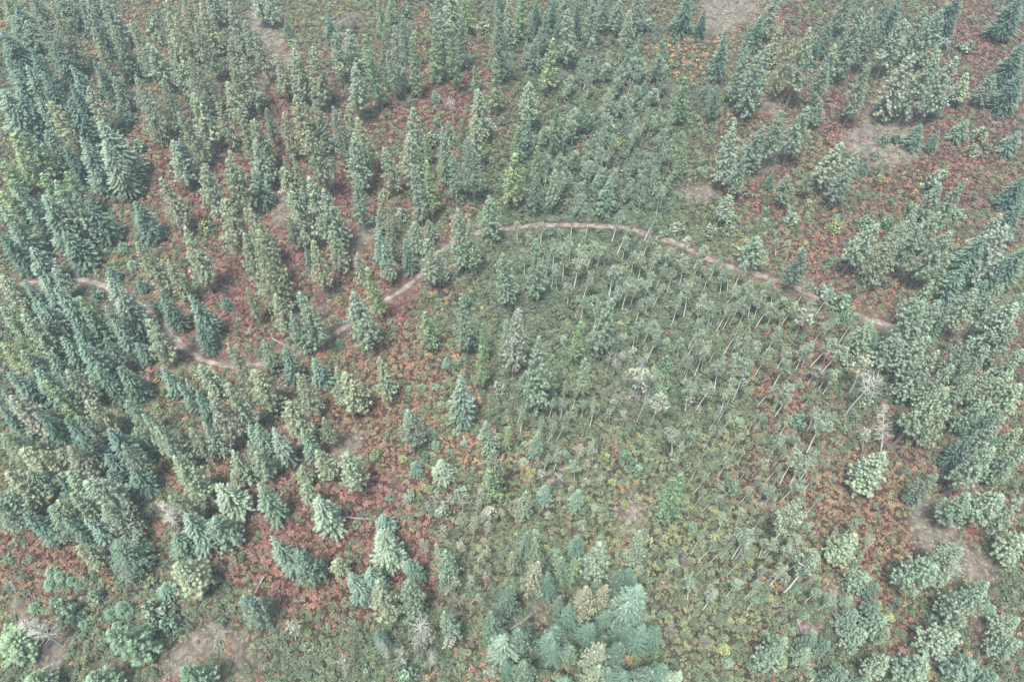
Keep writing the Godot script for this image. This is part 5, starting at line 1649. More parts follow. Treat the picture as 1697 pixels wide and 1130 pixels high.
	p("f", 4.6, -82.3, 5, 0.75, "As", "slender white-trunked aspen, third left of the crest of the footpath", 0.21, 0.04)
	p("f", 6, -82.7, 4.2, 0.63, "As", "slender white-trunked aspen, second left of the crest of the footpath", -0.41, -0)
	p("f", 7.8, -82.1, 4.6, 0.69, "As", "slender white-trunked aspen, first left of the crest of the footpath", -0.11, 0.01)
	p("f", 17.7, -79.5, 5.8, 0.87, "As", "slender white-trunked aspen, first right of the crest of the footpath", 0.16, 0.02)
	p("f", 18.9, -76.8, 5.5, 0.83, "As", "slender white-trunked aspen, second right of the crest of the footpath", 0.02, 0.02)
	p("f", 19.9, -75.6, 6.9, 1.04, "As", "slender white-trunked aspen, fifth left of the aspen grove", 0.13, 0.07)
	p("f", 21.5, -76.3, 6, 0.9, "As", "slender white-trunked aspen, fifth above the aspen grove", 0.31, 0.1)
	p("f", 15, -72.5, 7.3, 1.1, "As", "slender white-trunked aspen, tenth below the crest of the footpath", 0.73, 0.17)
	p("f", 15.1, -71.9, 7.5, 1.13, "As", "slender white-trunked aspen, eleventh below the crest of the footpath", 0.14, 0.01)
	p("f", 16.9, -69.6, 8, 1.2, "As", "slender white-trunked aspen, sixth left of the aspen grove", 0.2, 0.04)
	p("f", 18.3, -70.6, 6.7, 1.01, "As", "slender white-trunked aspen, fourth left of the aspen grove", 0.41, 0.08)
	p("f", 26.4, -74.7, 7.2, 1.08, "As", "slender white-trunked aspen, third above the aspen grove", 0, -0.03)
	p("f", 28.9, -76, 4.7, 0.71, "As", "slender white-trunked aspen, fourth above the aspen grove", -0.41, -0.19)
	p("f", 29.6, -75.7, 3.5, 0.53, "As", "slender white-trunked aspen, second above the aspen grove", 0.26, 0.07)
	p("f", 30.1, -73.7, 5.7, 0.86, "As", "slender white-trunked aspen, third left of the footpath above the aspens", 0.24, 0.1)
	p("f", 32.6, -72.9, 5.9, 0.89, "As", "slender white-trunked aspen, second left of the footpath above the aspens", -0.67, -0.36)
	p("f", 33.9, -73.6, 5.7, 0.84, "As", "slender white-trunked aspen, first left of the footpath above the aspens", -0.86, -0.43)
	p("f", 34.7, -73.8, 6.9, 1.04, "As", "slender white-trunked aspen, first below the footpath above the aspens", 0.34, 0.14)
	p("f", 35.8, -71, 5.5, 0.83, "As", "slender white-trunked aspen, second below the footpath above the aspens", -0.37, -0.26)
	p("f", 36.4, -68.8, 6.3, 0.93, "As", "slender white-trunked aspen, third below the footpath above the aspens", -0.79, -0.5)
	p("f", 37.3, -68.6, 6.3, 0.95, "As", "slender white-trunked aspen, fourth below the footpath above the aspens", -0.43, -0.29)
	p("f", 26.4, -68.7, 8.4, 1.26, "As", "slender white-trunked aspen, first above the aspen grove", -0.6, -0.28)
	p("f", 28.2, -67.3, 7.1, 1.07, "As", "slender white-trunked aspen at the aspen grove", -0.36, -0.16)
	p("f", 29.7, -66.3, 6.6, 0.99, "As", "slender white-trunked aspen, first right of the aspen grove", -0.34, -0.12)
	p("f", 34.9, -67.6, 4.5, 0.68, "As", "slender white-trunked aspen, fifth below the footpath above the aspens", -0.05, -0.04)
	p("f", 20.2, -68.5, 5.8, 0.87, "As", "slender white-trunked aspen, first left of the aspen grove", 0.21, 0.07)
	p("f", 18.6, -63.7, 6.8, 1.02, "As", "slender white-trunked aspen, third left of the aspen grove", 0.31, 0.1)
	p("f", 19.7, -63.7, 6.9, 1.04, "As", "slender white-trunked aspen, second left of the aspen grove", 0.57, 0.16)
	p("f", 11.3, -90.5, 5.9, 0.89, "As", "slender white-trunked aspen, first above the crest of the footpath", 0.08, -0.01)
	p("f", 11.2, -91.1, 4.8, 0.72, "As", "slender white-trunked aspen, second above the crest of the footpath", -0.47, -0.02)
	p("f", 24.1, -88.7, 7.2, 1.08, "As", "slender white-trunked aspen, second below the upper aspen thicket", -0.47, -0.17)
	p("f", 24.9, -90.4, 5.1, 0.77, "As", "slender white-trunked aspen, first below the upper aspen thicket", -0.29, -0.11)
	p("f", 10.6, -68, 5.3, 0.8, "As", "slender white-trunked aspen above the tall pine at centre", 0.07, 0)
	p("f", 7, -72.8, 5.5, 0.83, "As", "slender white-trunked aspen, eighth below the crest of the footpath", -0.38, -0.03)
	p("f", 8.6, -70.5, 5.9, 0.89, "As", "slender white-trunked aspen, ninth below the crest of the footpath", -0.23, -0.07)
	p("f", 24.6, -61.3, 5.3, 0.8, "As", "slender white-trunked aspen, first below the aspen grove", -0.47, -0.16)
	p("f", 25.2, -58.2, 5.7, 0.86, "As", "slender white-trunked aspen, third below the aspen grove", -0.27, -0.11)
	p("f", 27.9, -59.2, 6.8, 1.02, "As", "slender white-trunked aspen, second below the aspen grove", -0.57, -0.3)
	p("f", 29.4, -56, 7.9, 1.17, "As", "slender white-trunked aspen, fourth below the aspen grove", -0.96, -0.53)
	p("f", 31.5, -56.3, 7.5, 1.13, "As", "slender white-trunked aspen, fifth below the aspen grove", -0.7, -0.46)
	p("f", 31.8, -54.2, 9.8, 1.47, "As", "slender white-trunked aspen, fourth left of the leaning white aspen trunks", -0.21, -0.13)
	p("f", 29.8, -52.4, 6.3, 0.95, "As", "slender white-trunked aspen, sixth left of the leaning white aspen trunks", -0.41, -0.28)
	p("f", 30.3, -52.7, 5.2, 0.78, "As", "slender white-trunked aspen, fifth left of the leaning white aspen trunks", 0.2, 0.08)
	p("f", 24.7, -52.4, 8.6, 1.29, "As", "slender white-trunked aspen, seventh below the aspen grove", -0.81, -0.42)
	p("f", 26.3, -52.5, 7, 1.05, "As", "slender white-trunked aspen, eighth below the aspen grove")
	p("f", 21.9, -45.1, 7.9, 1.19, "As", "slender white-trunked aspen, third above the round yellow-green larch", -0.73, -0.37)
	p("f", 24.7, -46.9, 4.5, 0.68, "As", "slender white-trunked aspen, fourth above the round yellow-green larch", -0.12, -0.06)
	p("f", 22.6, -44.4, 5.2, 0.78, "As", "slender white-trunked aspen, second above the round yellow-green larch", -0.29, -0.13)
	p("f", 8.4, -41.5, 6.6, 0.99, "As", "slender white-trunked aspen right of the pale pine over green larch", -0.14, -0.02)
	p("f", 32.6, -61.8, 3.6, 0.54, "As", "slender white-trunked aspen, second right of the aspen grove", -0.04, -0.05)
	p("f", 34.1, -62.2, 4.4, 0.66, "As", "slender white-trunked aspen, third left of the leaning white aspen trunks", 0.16, 0.07)
	p("f", 34.1, -46.4, 2.9, 0.44, "As", "slender white-trunked aspen, ninth right of the round yellow-green larch", -0.21, -0.15)
	p("f", 31.1, -44.4, 3.7, 0.56, "As", "slender white-trunked aspen, fourth right of the round yellow-green larch", -0.25, -0.15)
	p("f", 30.3, -44.7, 3.3, 0.48, "As", "slender white-trunked aspen, second right of the round yellow-green larch", -0.53, -0.38)
	p("f", 19.9, -55.7, 4.8, 0.72, "As", "slender white-trunked aspen, sixth below the aspen grove", -0.26, -0.07)
	p("f", 33.9, -60.6, 4.4, 0.66, "As", "slender white-trunked aspen, second left of the leaning white aspen trunks", 0.04, 0.04)
	p("f", 20, -42.4, 3, 0.45, "As", "slender white-trunked aspen, first above the round yellow-green larch", -0.16, -0.05)
	p("f", 37.7, -56.1, 7.3, 1.1, "As", "slender white-trunked aspen, first left of the leaning white aspen trunks", 0.2, 0.16)
	p("f", 41.8, -59.1, 6.1, 0.92, "As", "slender white-trunked aspen, third at the leaning white aspen trunks", -0.45, -0.36)
	p("f", 42.8, -59.8, 5.6, 0.84, "As", "slender white-trunked aspen, second at the leaning white aspen trunks", -0.35, -0.27)
	p("f", 43.9, -59.6, 8.2, 1.23, "As", "slender white-trunked aspen, first right of the leaning white aspen trunks", 0.54, 0.46)
	p("f", 45.5, -58.7, 7.9, 1.19, "As", "slender white-trunked aspen, third right of the leaning white aspen trunks", 0.17, 0.11)
	p("f", 43, -56.8, 5.5, 0.83, "As", "slender white-trunked aspen, first below the leaning white aspen trunks", 0.1, 0.11)
	p("f", 44.4, -55.8, 6, 0.9, "As", "slender white-trunked aspen, second below the leaning white aspen trunks", -0.1, -0.12)
	p("f", 44.7, -54.9, 6.8, 1.02, "As", "slender white-trunked aspen, third below the leaning white aspen trunks", -0.1, -0.05)
	p("f", 37.2, -52.3, 7.4, 1.11, "As", "slender white-trunked aspen, fourth below the leaning white aspen trunks", -0.06, -0.03)
	p("f", 37.4, -51.6, 7.7, 1.16, "As", "slender white-trunked aspen, fifth below the leaning white aspen trunks", 0.11, 0.11)
	p("f", 41.4, -49.1, 6, 0.9, "As", "slender white-trunked aspen, sixth below the leaning white aspen trunks", -0.45, -0.41)
	p("f", 40.7, -45.9, 9.6, 1.44, "As", "slender white-trunked aspen left of the leaning bare conifer", -0.6, -0.6)
	p("f", 38.6, -45.8, 4.5, 0.66, "As", "slender white-trunked aspen, fifth left of the lone round pine at right", -0.49, -0.47)
	p("f", 35.7, -45.6, 5.2, 0.78, "As", "slender white-trunked aspen, seventh below the leaning white aspen trunks", -0.08, -0.1)
	p("f", 36, -41.1, 8.9, 1.34, "As", "slender white-trunked aspen, sixth left of the lone round pine at right", -0.67, -0.6)
	p("f", 37.3, -40.9, 8.2, 1.23, "As", "slender white-trunked aspen, second left of the lone round pine at right", -0.47, -0.5)
	p("f", 38.9, -41.8, 7.5, 1.13, "As", "slender white-trunked aspen, first left of the lone round pine at right", -0.1, -0.14)
	p("f", 35.7, -38.7, 7.3, 1.1, "As", "slender white-trunked aspen, third left of the lone round pine at right", 0.29, 0.27)
	p("f", 33.4, -37.9, 5.2, 0.78, "As", "slender white-trunked aspen, eighth right of the round yellow-green larch", -0.36, -0.3)
	p("f", 36.7, -37, 4.4, 0.66, "As", "slender white-trunked aspen, fourth left of the lone round pine at right", -0.43, -0.43)
	p("f", 46.3, -60.6, 3.7, 0.54, "As", "slender white-trunked aspen, second right of the leaning white aspen trunks", -0.53, -0.46)
	p("f", 41.5, -60.1, 7.3, 1.08, "As", "slender white-trunked aspen, first at the leaning white aspen trunks", 0.97, 0.74)
	p("f", 32.2, -31.6, 13.7, 2.06, "As", "slender white-trunked aspen, ninth left of the lone round pine at right", -0.14, -0.13)
	p("f", 34.4, -31.8, 7.1, 1.07, "As", "slender white-trunked aspen, eighth left of the lone round pine at right", 0.17, 0.17)
	p("f", 33.2, -29.8, 7, 1.05, "As", "slender white-trunked aspen, tenth left of the lone round pine at right", 0.07, 0.05)
	p("f", 33.8, -26.6, 11.5, 1.73, "As", "slender white-trunked aspen, fourth below the lone round pine at right", -0.03, -0.02)
	p("f", 32, -27.3, 6.8, 1.02, "As", "slender white-trunked aspen, twelfth right of the round yellow-green larch", -0.18, -0.22)
	p("f", 34.6, -29.2, 8, 1.2, "As", "slender white-trunked aspen, third below the lone round pine at right", 0.09, 0.15)
	p("f", 36.2, -25.5, 5, 0.75, "As", "slender white-trunked aspen, second left of the broad twin pines at lower right", -0.01, 0.02)
	p("f", 37.5, -24.4, 5.5, 0.83, "As", "slender white-trunked aspen, first left of the broad twin pines at lower right", -0.05, -0.07)
	p("f", 35.9, -36.1, 4.6, 0.69, "As", "slender white-trunked aspen, seventh left of the lone round pine at right", -0.13, -0.17)
	p("f", 42.9, -34, 5.6, 0.84, "As", "slender white-trunked aspen, first below the lone round pine at right", -0.04, -0.06)
	p("f", 41.2, -33.8, 2.9, 0.44, "As", "slender white-trunked aspen, second below the lone round pine at right", -0.15, -0.23)
	p("f", 32.1, -31, 6.2, 0.93, "As", "slender white-trunked aspen, eleventh right of the round yellow-green larch", 0.02, 0.03)
	p("f", 26.7, -34.4, 5.4, 0.81, "As", "slender white-trunked aspen, first right of the round yellow-green larch", -0.28, -0.23)
	p("f", 29.2, -35.4, 5, 0.75, "As", "slender white-trunked aspen, third right of the round yellow-green larch", -0.2, -0.14)
	p("f", 31.1, -36.2, 3, 0.45, "As", "slender white-trunked aspen, fifth right of the round yellow-green larch", -0.14, -0.15)
	p("f", 28, -30.9, 8, 1.2, "As", "slender white-trunked aspen, sixth right of the round yellow-green larch", -0.27, -0.23)
	p("f", 28.4, -30.8, 8, 1.2, "As", "slender white-trunked aspen, seventh right of the round yellow-green larch", -0.13, -0.14)
	p("f", 31.4, -31, 5, 0.75, "As", "slender white-trunked aspen, tenth right of the round yellow-green larch", -0.38, -0.37)
	p("f", 27.4, -32.6, 3.8, 0.57, "As", "slender white-trunked aspen below the round yellow-green larch", -0.42, -0.34)
	p("f", 26.6, -26.1, 6.7, 1.01, "As", "slender white-trunked aspen, third right of the star-shaped fir", -0.38, -0.39)
	p("f", 23.4, -24.5, 6.3, 0.95, "As", "slender white-trunked aspen, second right of the star-shaped fir", 0.07, 0.05)
	p("f", 19.4, -29, 6.3, 0.95, "As", "slender white-trunked aspen above the star-shaped fir", -0.01, -0.03)
	p("f", 21.7, -25.7, 6.6, 0.98, "As", "slender white-trunked aspen, first right of the star-shaped fir", -0.86, -0.65)
	p("f", 43, -65.5, 7.9, 1.19, "As", "slender white-trunked aspen, second above the leaning white aspen trunks", -0.14, -0.06)
	p("f", 45.6, -64.2, 5.5, 0.83, "As", "slender white-trunked aspen, first above the leaning white aspen trunks", 0.03, 0.02)
	p("f", 47.2, -65.3, 4.9, 0.74, "As", "slender white-trunked aspen, third above the leaning white aspen trunks", 0.15, 0.19)
	p("f", 40.6, -66.5, 4.5, 0.68, "As", "slender white-trunked aspen, fourth above the leaning white aspen trunks", -0.52, -0.34)
	p("f", 40.3, -71.1, 4.4, 0.65, "As", "slender white-trunked aspen, first right of the footpath above the aspens", -0.64, -0.42)
	p("f", 45.4, -77.7, 5, 0.74, "As", "slender white-trunked aspen, third right of the footpath above the aspens", -0.66, -0.47)
	p("f", 42.7, -80.8, 3.8, 0.56, "As", "slender white-trunked aspen, second right of the footpath above the aspens", -0.7, -0.49)
	p("g", 25.3, -59.5, 7.4, 0.65, "As", "~0", 1.04, 0.21)
	p("g", 21.7, -83.7, 6.4, 1.02, "Ag", "~0", 0.87, -0.41)
	p("g", 20.3, -71.1, 5.6, 0.85, "As", "~0", 0.43, -0.02)
	p("g", 41.4, -67.6, 5.8, 0.98, "As", "~0", 0.27, 0.12)
	p("g", 25.5, -69.2, 5.5, 0.63, "Ag", "~0", 0.13, -0.24)
	p("g", 31.3, -75.8, 4.9, 0.8, "As", "~0", 0.58, -0.39)
	p("g", 29.3, -60.6, 6.4, 0.7, "Ag", "~0", 0.2, -0.02)
	p("g", 38.7, -71.7, 5.1, 0.78, "As", "~0", 0.36, -0.45)
	p("g", 35.1, -53.2, 6.5, 0.85, "As", "~0", 1.02, 0.18)
	p("g", 32, -66.3, 7.4, 0.73, "As", "~0", 0.51, 0.16)
	p("g", 37.3, -67, 6.1, 0.98, "As", "~0", 0.35, 0.05)
	p("g", 6.1, -73.6, 5.9, 0.79, "As", "~0", 0.76, -0.44)
	p("g", 39.1, -59.4, 5.5, 0.87, "As", "~0", 0.01, -0.14)
	p("g", 35.1, -59.7, 5.4, 0.58, "As", "~0", 0, 0.15)
	p("g", 10.8, -71.1, 7.4, 0.74, "As", "~0", 1.16, -0.85)
	p("g", 49.4, -62.4, 5, 0.58, "As", "~0", 0.72, 0.03)
	p("g", 26.7, -58.1, 7, 0.87, "As", "~0", 0.35, -0.58)
	p("g", 12.1, -65, 7.6, 0.74, "As", "~0", 0.41, -0.88)
	p("g", 33.2, -70.9, 4.9, 1, "As", "~0", 0.72, 0.01)
	p("g", 5.9, -79.2, 5.6, 0.67, "As", "~0", 0.46, 0.03)
	p("g", 38.8, -66.8, 6.3, 0.7, "As", "~0", 0.05, -0.3)
	p("g", 30.2, -54.2, 5.4, 0.85, "As", "~0", 0.4, -0.11)
	p("g", 31.4, -61.6, 7.7, 0.88, "Ag", "~0", 0.63, -0.5)
	p("g", 22.6, -74.1, 6.7, 0.72, "As", "~0", 0.73, 0.19)
	p("g", 46.8, -69.1, 6, 0.75, "As", "~0", 0.43, -0.47)
	p("g", 18.8, -67, 5.9, 0.7, "Ag", "~0", 0.15, -0.43)
	p("g", 48, -61.7, 6, 0.73, "As", "~0", 0.79, 0.12)
	p("g", 4.6, -77.2, 6.7, 0.62, "Ag", "~0", 0.64, -0.69)
	p("g", 20.9, -72.8, 5.3, 0.92, "As", "~0", 0.09, -0.1)
	p("g", 20, -60.7, 6.4, 0.77, "Ag", "~0", 0.46, -0.47)
	p("g", 6.4, -76.9, 5.9, 0.88, "As", "~0", 0.3, -0.47)
	p("g", 25.8, -60.9, 7.9, 0.93, "As", "~0", 0.77, -0.29)
	p("g", 5, -74.9, 5.1, 0.77, "As", "~0", 0.8, -0.55)
	p("g", 21.8, -70.3, 5.7, 0.67, "As", "~0", 0.64, -0.59)
	p("g", 16.5, -71.3, 6.9, 0.65, "As", "~0", 1.04, 0.18)
	p("g", 11.9, -83.7, 6.7, 0.81, "As", "~0", 0.5, -0.51)
	p("g", 33.1, -67.1, 6.5, 0.66, "As", "~0", 1, -0.64)
	p("g", 34.7, -69.2, 7.3, 0.66, "As", "~0", 0.79, -0.17)
	p("g", 24.3, -73.3, 5.3, 0.63, "Ag", "~0", 0.15, -0.49)
	p("g", 16.3, -83.2, 7.1, 0.99, "As", "~0", 0.6, -0.69)
	p("g", 24.1, -77.8, 5.4, 0.93, "As", "~0", 0.34, 0.15)
	p("g", 21.2, -80.4, 5.6, 0.68, "As", "~0", 0.26, -0.35)
	p("g", 49.3, -64, 7, 0.81, "As", "~0", 0.01, -0.45)
	p("g", 27.9, -65.1, 5.4, 0.77, "As", "~0", 0.31, 0.12)
	p("g", 29.1, -78, 6.1, 0.9, "As", "~0", 0.46, -0.06)
	p("g", 20.5, -61.8, 6.8, 0.9, "As", "~0", 0.62, -0.34)
	p("g", 24.2, -66.8, 6.6, 0.76, "Ag", "~0", 0.48, -0.41)
	p("g", 31, -66, 7.1, 0.7, "Ag", "~0", 0.96, -0.66)
	p("g", 43.8, -70.5, 7.2, 0.93, "As", "~0", 0.37, 0.04)
	p("g", 22.5, -78, 5.2, 0.86, "As", "~0", 0.34, 0.06)
	p("g", 44.8, -69.3, 4.9, 0.6, "As", "~0", 0.62, 0.14)
	p("g", 37.8, -62, 6.8, 0.78, "As", "~0", 0.1, -0.26)
	p("g", 24.9, -56.8, 6.6, 0.61, "Ag", "~0", 0.23, -0.34)
	p("g", 26.5, -63.1, 6.7, 0.82, "Ag", "~0", 0.38, -0.2)
	p("g", 17, -80.6, 7.6, 1.01, "Ag", "~0", 1.02, -0.59)
	p("g", 27.3, -61.6, 8, 0.68, "As", "~0", 0.77, -0.69)
	p("g", 35.6, -58.3, 7.8, 0.84, "As", "~0", 0.35, 0.2)
	p("g", 26.3, -71.2, 6.2, 0.79, "Ag", "~0", 0.78, -0.58)
	p("g", 9.6, -84.1, 6.5, 0.85, "Ag", "~0", 0.05, -0.37)
	p("g", 17.9, -62.3, 6.9, 0.81, "As", "~0", 0.07, 0.06)
	p("g", 15.2, -68.9, 6.2, 0.98, "As", "~0", 0.51, -0.69)
	p("g", 16.2, -72.9, 6.4, 0.65, "Ag", "~0", 0.89, -0.09)
	p("h", 13.7, -116.1, 5.5, 0.87, "Ag", "~1", 0.28, -0.19)
	p("h", 17, -111.6, 5.9, 1.12, "Ag", "~1", 0.27, -0.69)
	p("h", 13.2, -100.7, 4.7, 0.95, "Ag", "~1", 0.15, -0.16)
	p("h", 25.4, -103.5, 5.2, 1.18, "Ag", "~1", 0.5, -0.11)
	p("h", 21.3, -93.6, 6.6, 1.01, "Ag", "~1", 0.45, -0.49)
	p("h", 14.8, -99.4, 4.8, 1.18, "Ag", "~1", 0.38, -0.5)
	p("h", 7, -91.3, 7.2, 1.03, "Ag", "~1", 0.72, -0.39)
	p("h", 13.7, -108.2, 4.9, 1.32, "Ag", "~1", 0.13, -0.32)
	p("h", 26.9, -116.4, 6.9, 0.88, "Ag", "~1", 0.55, -0.33)
	p("h", 8.6, -93.6, 5.4, 1.21, "Ag", "~1", 0.36, -0.64)
	p("h", 20.3, -126.2, 5.6, 0.85, "Ag", "~1", 0.63, 0.06)
	p("h", 14.7, -101.6, 7, 0.8, "Ag", "~1", 0.76, -0.52)
	p("h", 20.7, -109.9, 5.7, 0.96, "Ag", "~1", 0.28, -0.57)
	p("h", 22.7, -126.2, 6, 0.89, "Ag", "~1", 0.93, -0.68)
	p("h", 14.6, -96.5, 7.2, 0.86, "Ag", "~1", 0.1, -0.06)
	p("h", 13.8, -90.9, 6.1, 1.12, "Ag", "~1", 0.5, -0.16)
	p("h", 25.2, -114.4, 4.6, 1.17, "Ag", "~1", 0.38, 0.11)
	p("h", 14.4, -103.6, 4.6, 0.82, "Ag", "~1", 0.5, 0.09)
	p("h", 27.1, -120.4, 5.4, 1.22, "Ag", "~1", 0.48, -0.33)
	p("h", 14.9, -126.2, 5.6, 1.18, "Ag", "~1", 0.03, -0.42)
	p("h", 27.1, -106.1, 6.4, 0.92, "Ag", "~1", 0.48, -0.52)
	p("h", 10.2, -108.5, 5.5, 1.14, "Ag", "~1", 0.65, 0.13)
	p("h", 20.4, -105.9, 5.8, 0.89, "Ag", "~1", 0.31, -0.65)
	p("h", 9.7, -116.3, 5.1, 1.14, "Ag", "~1", 0.5, -0.43)
	p("h", 17.1, -102, 5, 0.83, "Ag", "~1", 0.14, -0.22)
	p("h", 12.5, -95.9, 5.3, 1.2, "Ag", "~1", 0.48, -0.37)
	p("h", 25.2, -92.6, 5.8, 0.77, "Ag", "~1", 0.68, -0.04)
	p("h", 23.4, -120.4, 5.3, 1.23, "Ag", "~1", 0.23, -0.46)
	p("h", 12.7, -121.1, 5, 0.94, "Ag", "~1", 0.48, -0.12)
	p("h", 14.8, -120.2, 6.3, 0.89, "Ag", "~1", 0.77, -0.3)
	p("h", 23.9, -93.5, 5.6, 1, "Ag", "~1", 0.39, -0.5)
	p("h", 21.8, -114.1, 5.5, 1.16, "Ag", "~1", 0.63, 0.09)
	p("h", 10.1, -98.6, 5.1, 1.22, "Ag", "~1", 0.65, -0.07)
	p("h", 20.3, -121.8, 6.9, 0.91, "Ag", "~1", 0.86, 0.1)
	p("h", 23.1, -111.7, 4.8, 1.12, "Ag", "~1", 0.73, -0.37)
	p("h", 5.6, -95, 7, 1.21, "Ag", "~1", 0.49, -0.69)
	p("h", 25.4, -107.5, 5, 1.23, "Ag", "~1", 0.34, -0.36)
	p("h", 19.2, -117.4, 5.6, 1.33, "Ag", "~1", 0.23, -0.66)
	p("h", 25.6, -99.4, 7, 0.93, "Ag", "~1", 0.43, 0.18)
	p("h", 29, -113.7, 5.1, 0.85, "Ag", "~1", 0.72, -0.43)
	p("h", 8.5, -97.9, 5.2, 1.24, "Ag", "~1", 0.19, 0.08)
	p("h", 12.2, -97.3, 5.5, 0.92, "Ag", "~1", 0.19, -0.21)
	p("h", 16.4, -92.7, 6.2, 0.95, "Ag", "~1", 0.5, -0.47)
	p("h", 16, -105.4, 6.7, 1.27, "Ag", "~1", 0.81, 0.02)
	p("h", 16.2, -103.6, 4.7, 0.91, "Ag", "~1", 0.15, -0.45)
	p("h", 25.6, -120.3, 6.8, 1.33, "Ag", "~1", 0.99, -0.25)
	p("h", 6.5, -96.1, 5, 0.97, "Ag", "~1", 0.04, 0.08)
	p("h", 18.4, -115.9, 5.1, 0.97, "Ag", "~1", 0.77, -0.46)
	p("h", 23.9, -96.9, 7, 0.92, "Ag", "~1", 0.74, -0.73)
	p("h", 20.2, -97.3, 7, 0.97, "Ag", "~1", 0.39, -0.15)
	p("h", 21.2, -104.4, 6.1, 0.91, "Ag", "~1", 0.12, -0.21)
	p("h", 17, -120.6, 4.5, 1.31, "Ag", "~1", 0.25, -0.43)
	p("h", 17.6, -122.3, 5.3, 0.9, "Ag", "~1", 0.27, -0.2)
	p("h", 6.9, -105.5, 5.6, 0.96, "Ag", "~1", 0.26, -0.26)
	p("h", 16.2, -110, 6.5, 1.03, "Ag", "~1", 0.8, -0.31)
	p("h", 10.1, -88.2, 5.1, 0.82, "Ag", "~1", 0.69, -0.25)
	p("h", 8.9, -104.1, 5.6, 1.05, "Ag", "~1", 0.76, -0.36)
	p("h", 22.8, -97.4, 5.5, 0.95, "Ag", "~1", 0.01, -0.21)
	p("h", 28.1, -125.3, 5.6, 1.12, "Ag", "~1", 0.4, -0.28)
	p("h", 21.4, -117.4, 6.3, 0.92, "Ag", "~1", 0.99, -0.65)
	p("h", 16.2, -99.2, 6.9, 0.86, "Ag", "~1", 0.88, -0.56)
	p("h", 14.2, -94.5, 4.9, 1.03, "Ag", "~1", 0.66, 0.03)
	p("h", 10.6, -105.2, 6.9, 1.3, "Ag", "~1", 0.06, -0.44)
	p("h", 19, -112, 4.7, 1.21, "Ag", "~1", 0.34, -0.04)
	p("h", 20.9, -120.1, 6.4, 1.38, "Ag", "~1", 0.69, 0.07)
	p("h", 22.8, -106.9, 5.9, 0.83, "Ag", "~1", 0.84, -0.63)
	p("h", 5.5, -104.7, 4.8, 1.22, "Ag", "~1", 0.22, -0.1)
	p("h", 21.2, -90.1, 4.7, 0.85, "Ag", "~1", 0.54, -0.54)
	p("h", 8, -105.2, 5.9, 1.28, "Ag", "~1", 0.2, -0.08)
	p("h", 20.4, -102.7, 6.5, 1.1, "Ag", "~1", 0.8, -0.1)
	p("h", 18.5, -91.4, 4.7, 0.84, "Ag", "~1", 0.4, 0.12)
	p("h", 11.5, -87.9, 5.3, 1.02, "Ag", "~1", 0.11, 0.04)
	p("h", 6.6, -94.4, 5.9, 1.02, "Ag", "~1", 0.63, -0.59)
	p("h", 13.4, -119.4, 6.3, 1.27, "Ag", "~1", 0.87, -0.49)
	p("i", 29, -50.4, 6, 0.43, "As", "~2", 0.03, 0.15)
	p("i", 30.3, -38.5, 5.1, 0.59, "As", "~2", 0.38, -0.08)
	p("i", 28.5, -25.7, 5.9, 0.55, "As", "~2", 0.76, -0.39)
	p("i", 32.8, -48.6, 5.5, 0.41, "As", "~2", 0.28, -0.6)
	p("i", 25.3, -44, 5.1, 0.4, "As", "~2", 0.56, -0.14)
	p("i", 35.5, -43.6, 5.2, 0.39, "As", "~2", 0.59, -0.32)
	p("i", 30.9, -34.2, 5.2, 0.41, "Ag", "~2", 0.29, -0.12)
	p("i", 34, -35.5, 4.5, 0.57, "As", "~2", 0.39, -0.12)
	p("i", 30.7, -29.2, 5.2, 0.43, "Ag", "~2", 0.49, -0.24)
	p("i", 25.2, -30.5, 6.5, 0.39, "As", "~2", 1, -0.18)
	p("i", 27, -28.7, 7.7, 0.49, "As", "~2", 0.84, -0.7)
	p("i", 24.1, -39.6, 6.1, 0.53, "As", "~2", 0.93, -0.15)
	p("i", 30.4, -32.7, 5.4, 0.54, "As", "~2", 0.13, -0.09)
	p("i", 27.8, -47, 5.9, 0.55, "As", "~2", 0.16, 0.16)
	p("i", 25, -37.2, 5.7, 0.56, "Ag", "~2", 0.74, -0.05)
	p("i", 27.6, -49.2, 5.5, 0.49, "As", "~2", 0.47, -0.01)
	p("i", 31.5, -39.5, 5.1, 0.57, "Ag", "~2", 0.5, -0.37)
	p("i", 30.1, -46, 4.5, 0.64, "As", "~2", 0.44, -0.36)
	p("i", 33.9, -44.3, 5.3, 0.42, "As", "~2", 0.38, -0.18)
	p("i", 23.7, -37.5, 6.4, 0.5, "As", "~2", 0.6, -0.08)
	p("i", 23.1, -28.7, 5.9, 0.47, "As", "~2", 0.7, -0.19)
	p("i", 35.9, -47.9, 4.7, 0.61, "As", "~2", 0.1, 0.06)
	p("i", 36, -35, 6, 0.39, "As", "~2", 0.5, -0.17)
	p("i", 22.9, -31.5, 6.2, 0.6, "As", "~2", 0.15, -0.74)
	p("i", 26.4, -46.2, 6.8, 0.51, "As", "~2", 0.27, 0.04)
	p("i", 38.5, -36.7, 5.7, 0.54, "As", "~2", 0.62, -0.38)
	p("i", 25.9, -41.5, 6.2, 0.63, "Ag", "~2", 0.62, -0.16)
	p("i", 39.7, -54.4, 4.5, 0.59, "Ag", "~2", 0.61, -0.35)
	p("i", 41.5, -53, 4.5, 0.41, "As", "~2", 0.51, 0.12)
	p("i", 30.4, -41.4, 4.4, 0.45, "As", "~2", 0.06, 0.01)
	p("i", 37.5, -43.8, 5.4, 0.41, "Ag", "~2", 0.34, -0.34)
	p("i", 39.8, -43.4, 4, 0.51, "Ag", "~2", 0.09, -0.24)
	p("i", 25.5, -27.8, 5.6, 0.54, "As", "~2", 0.06, 0.06)
	p("i", 34.1, -49.4, 4.6, 0.41, "Ag", "~2", 0.24, -0.24)
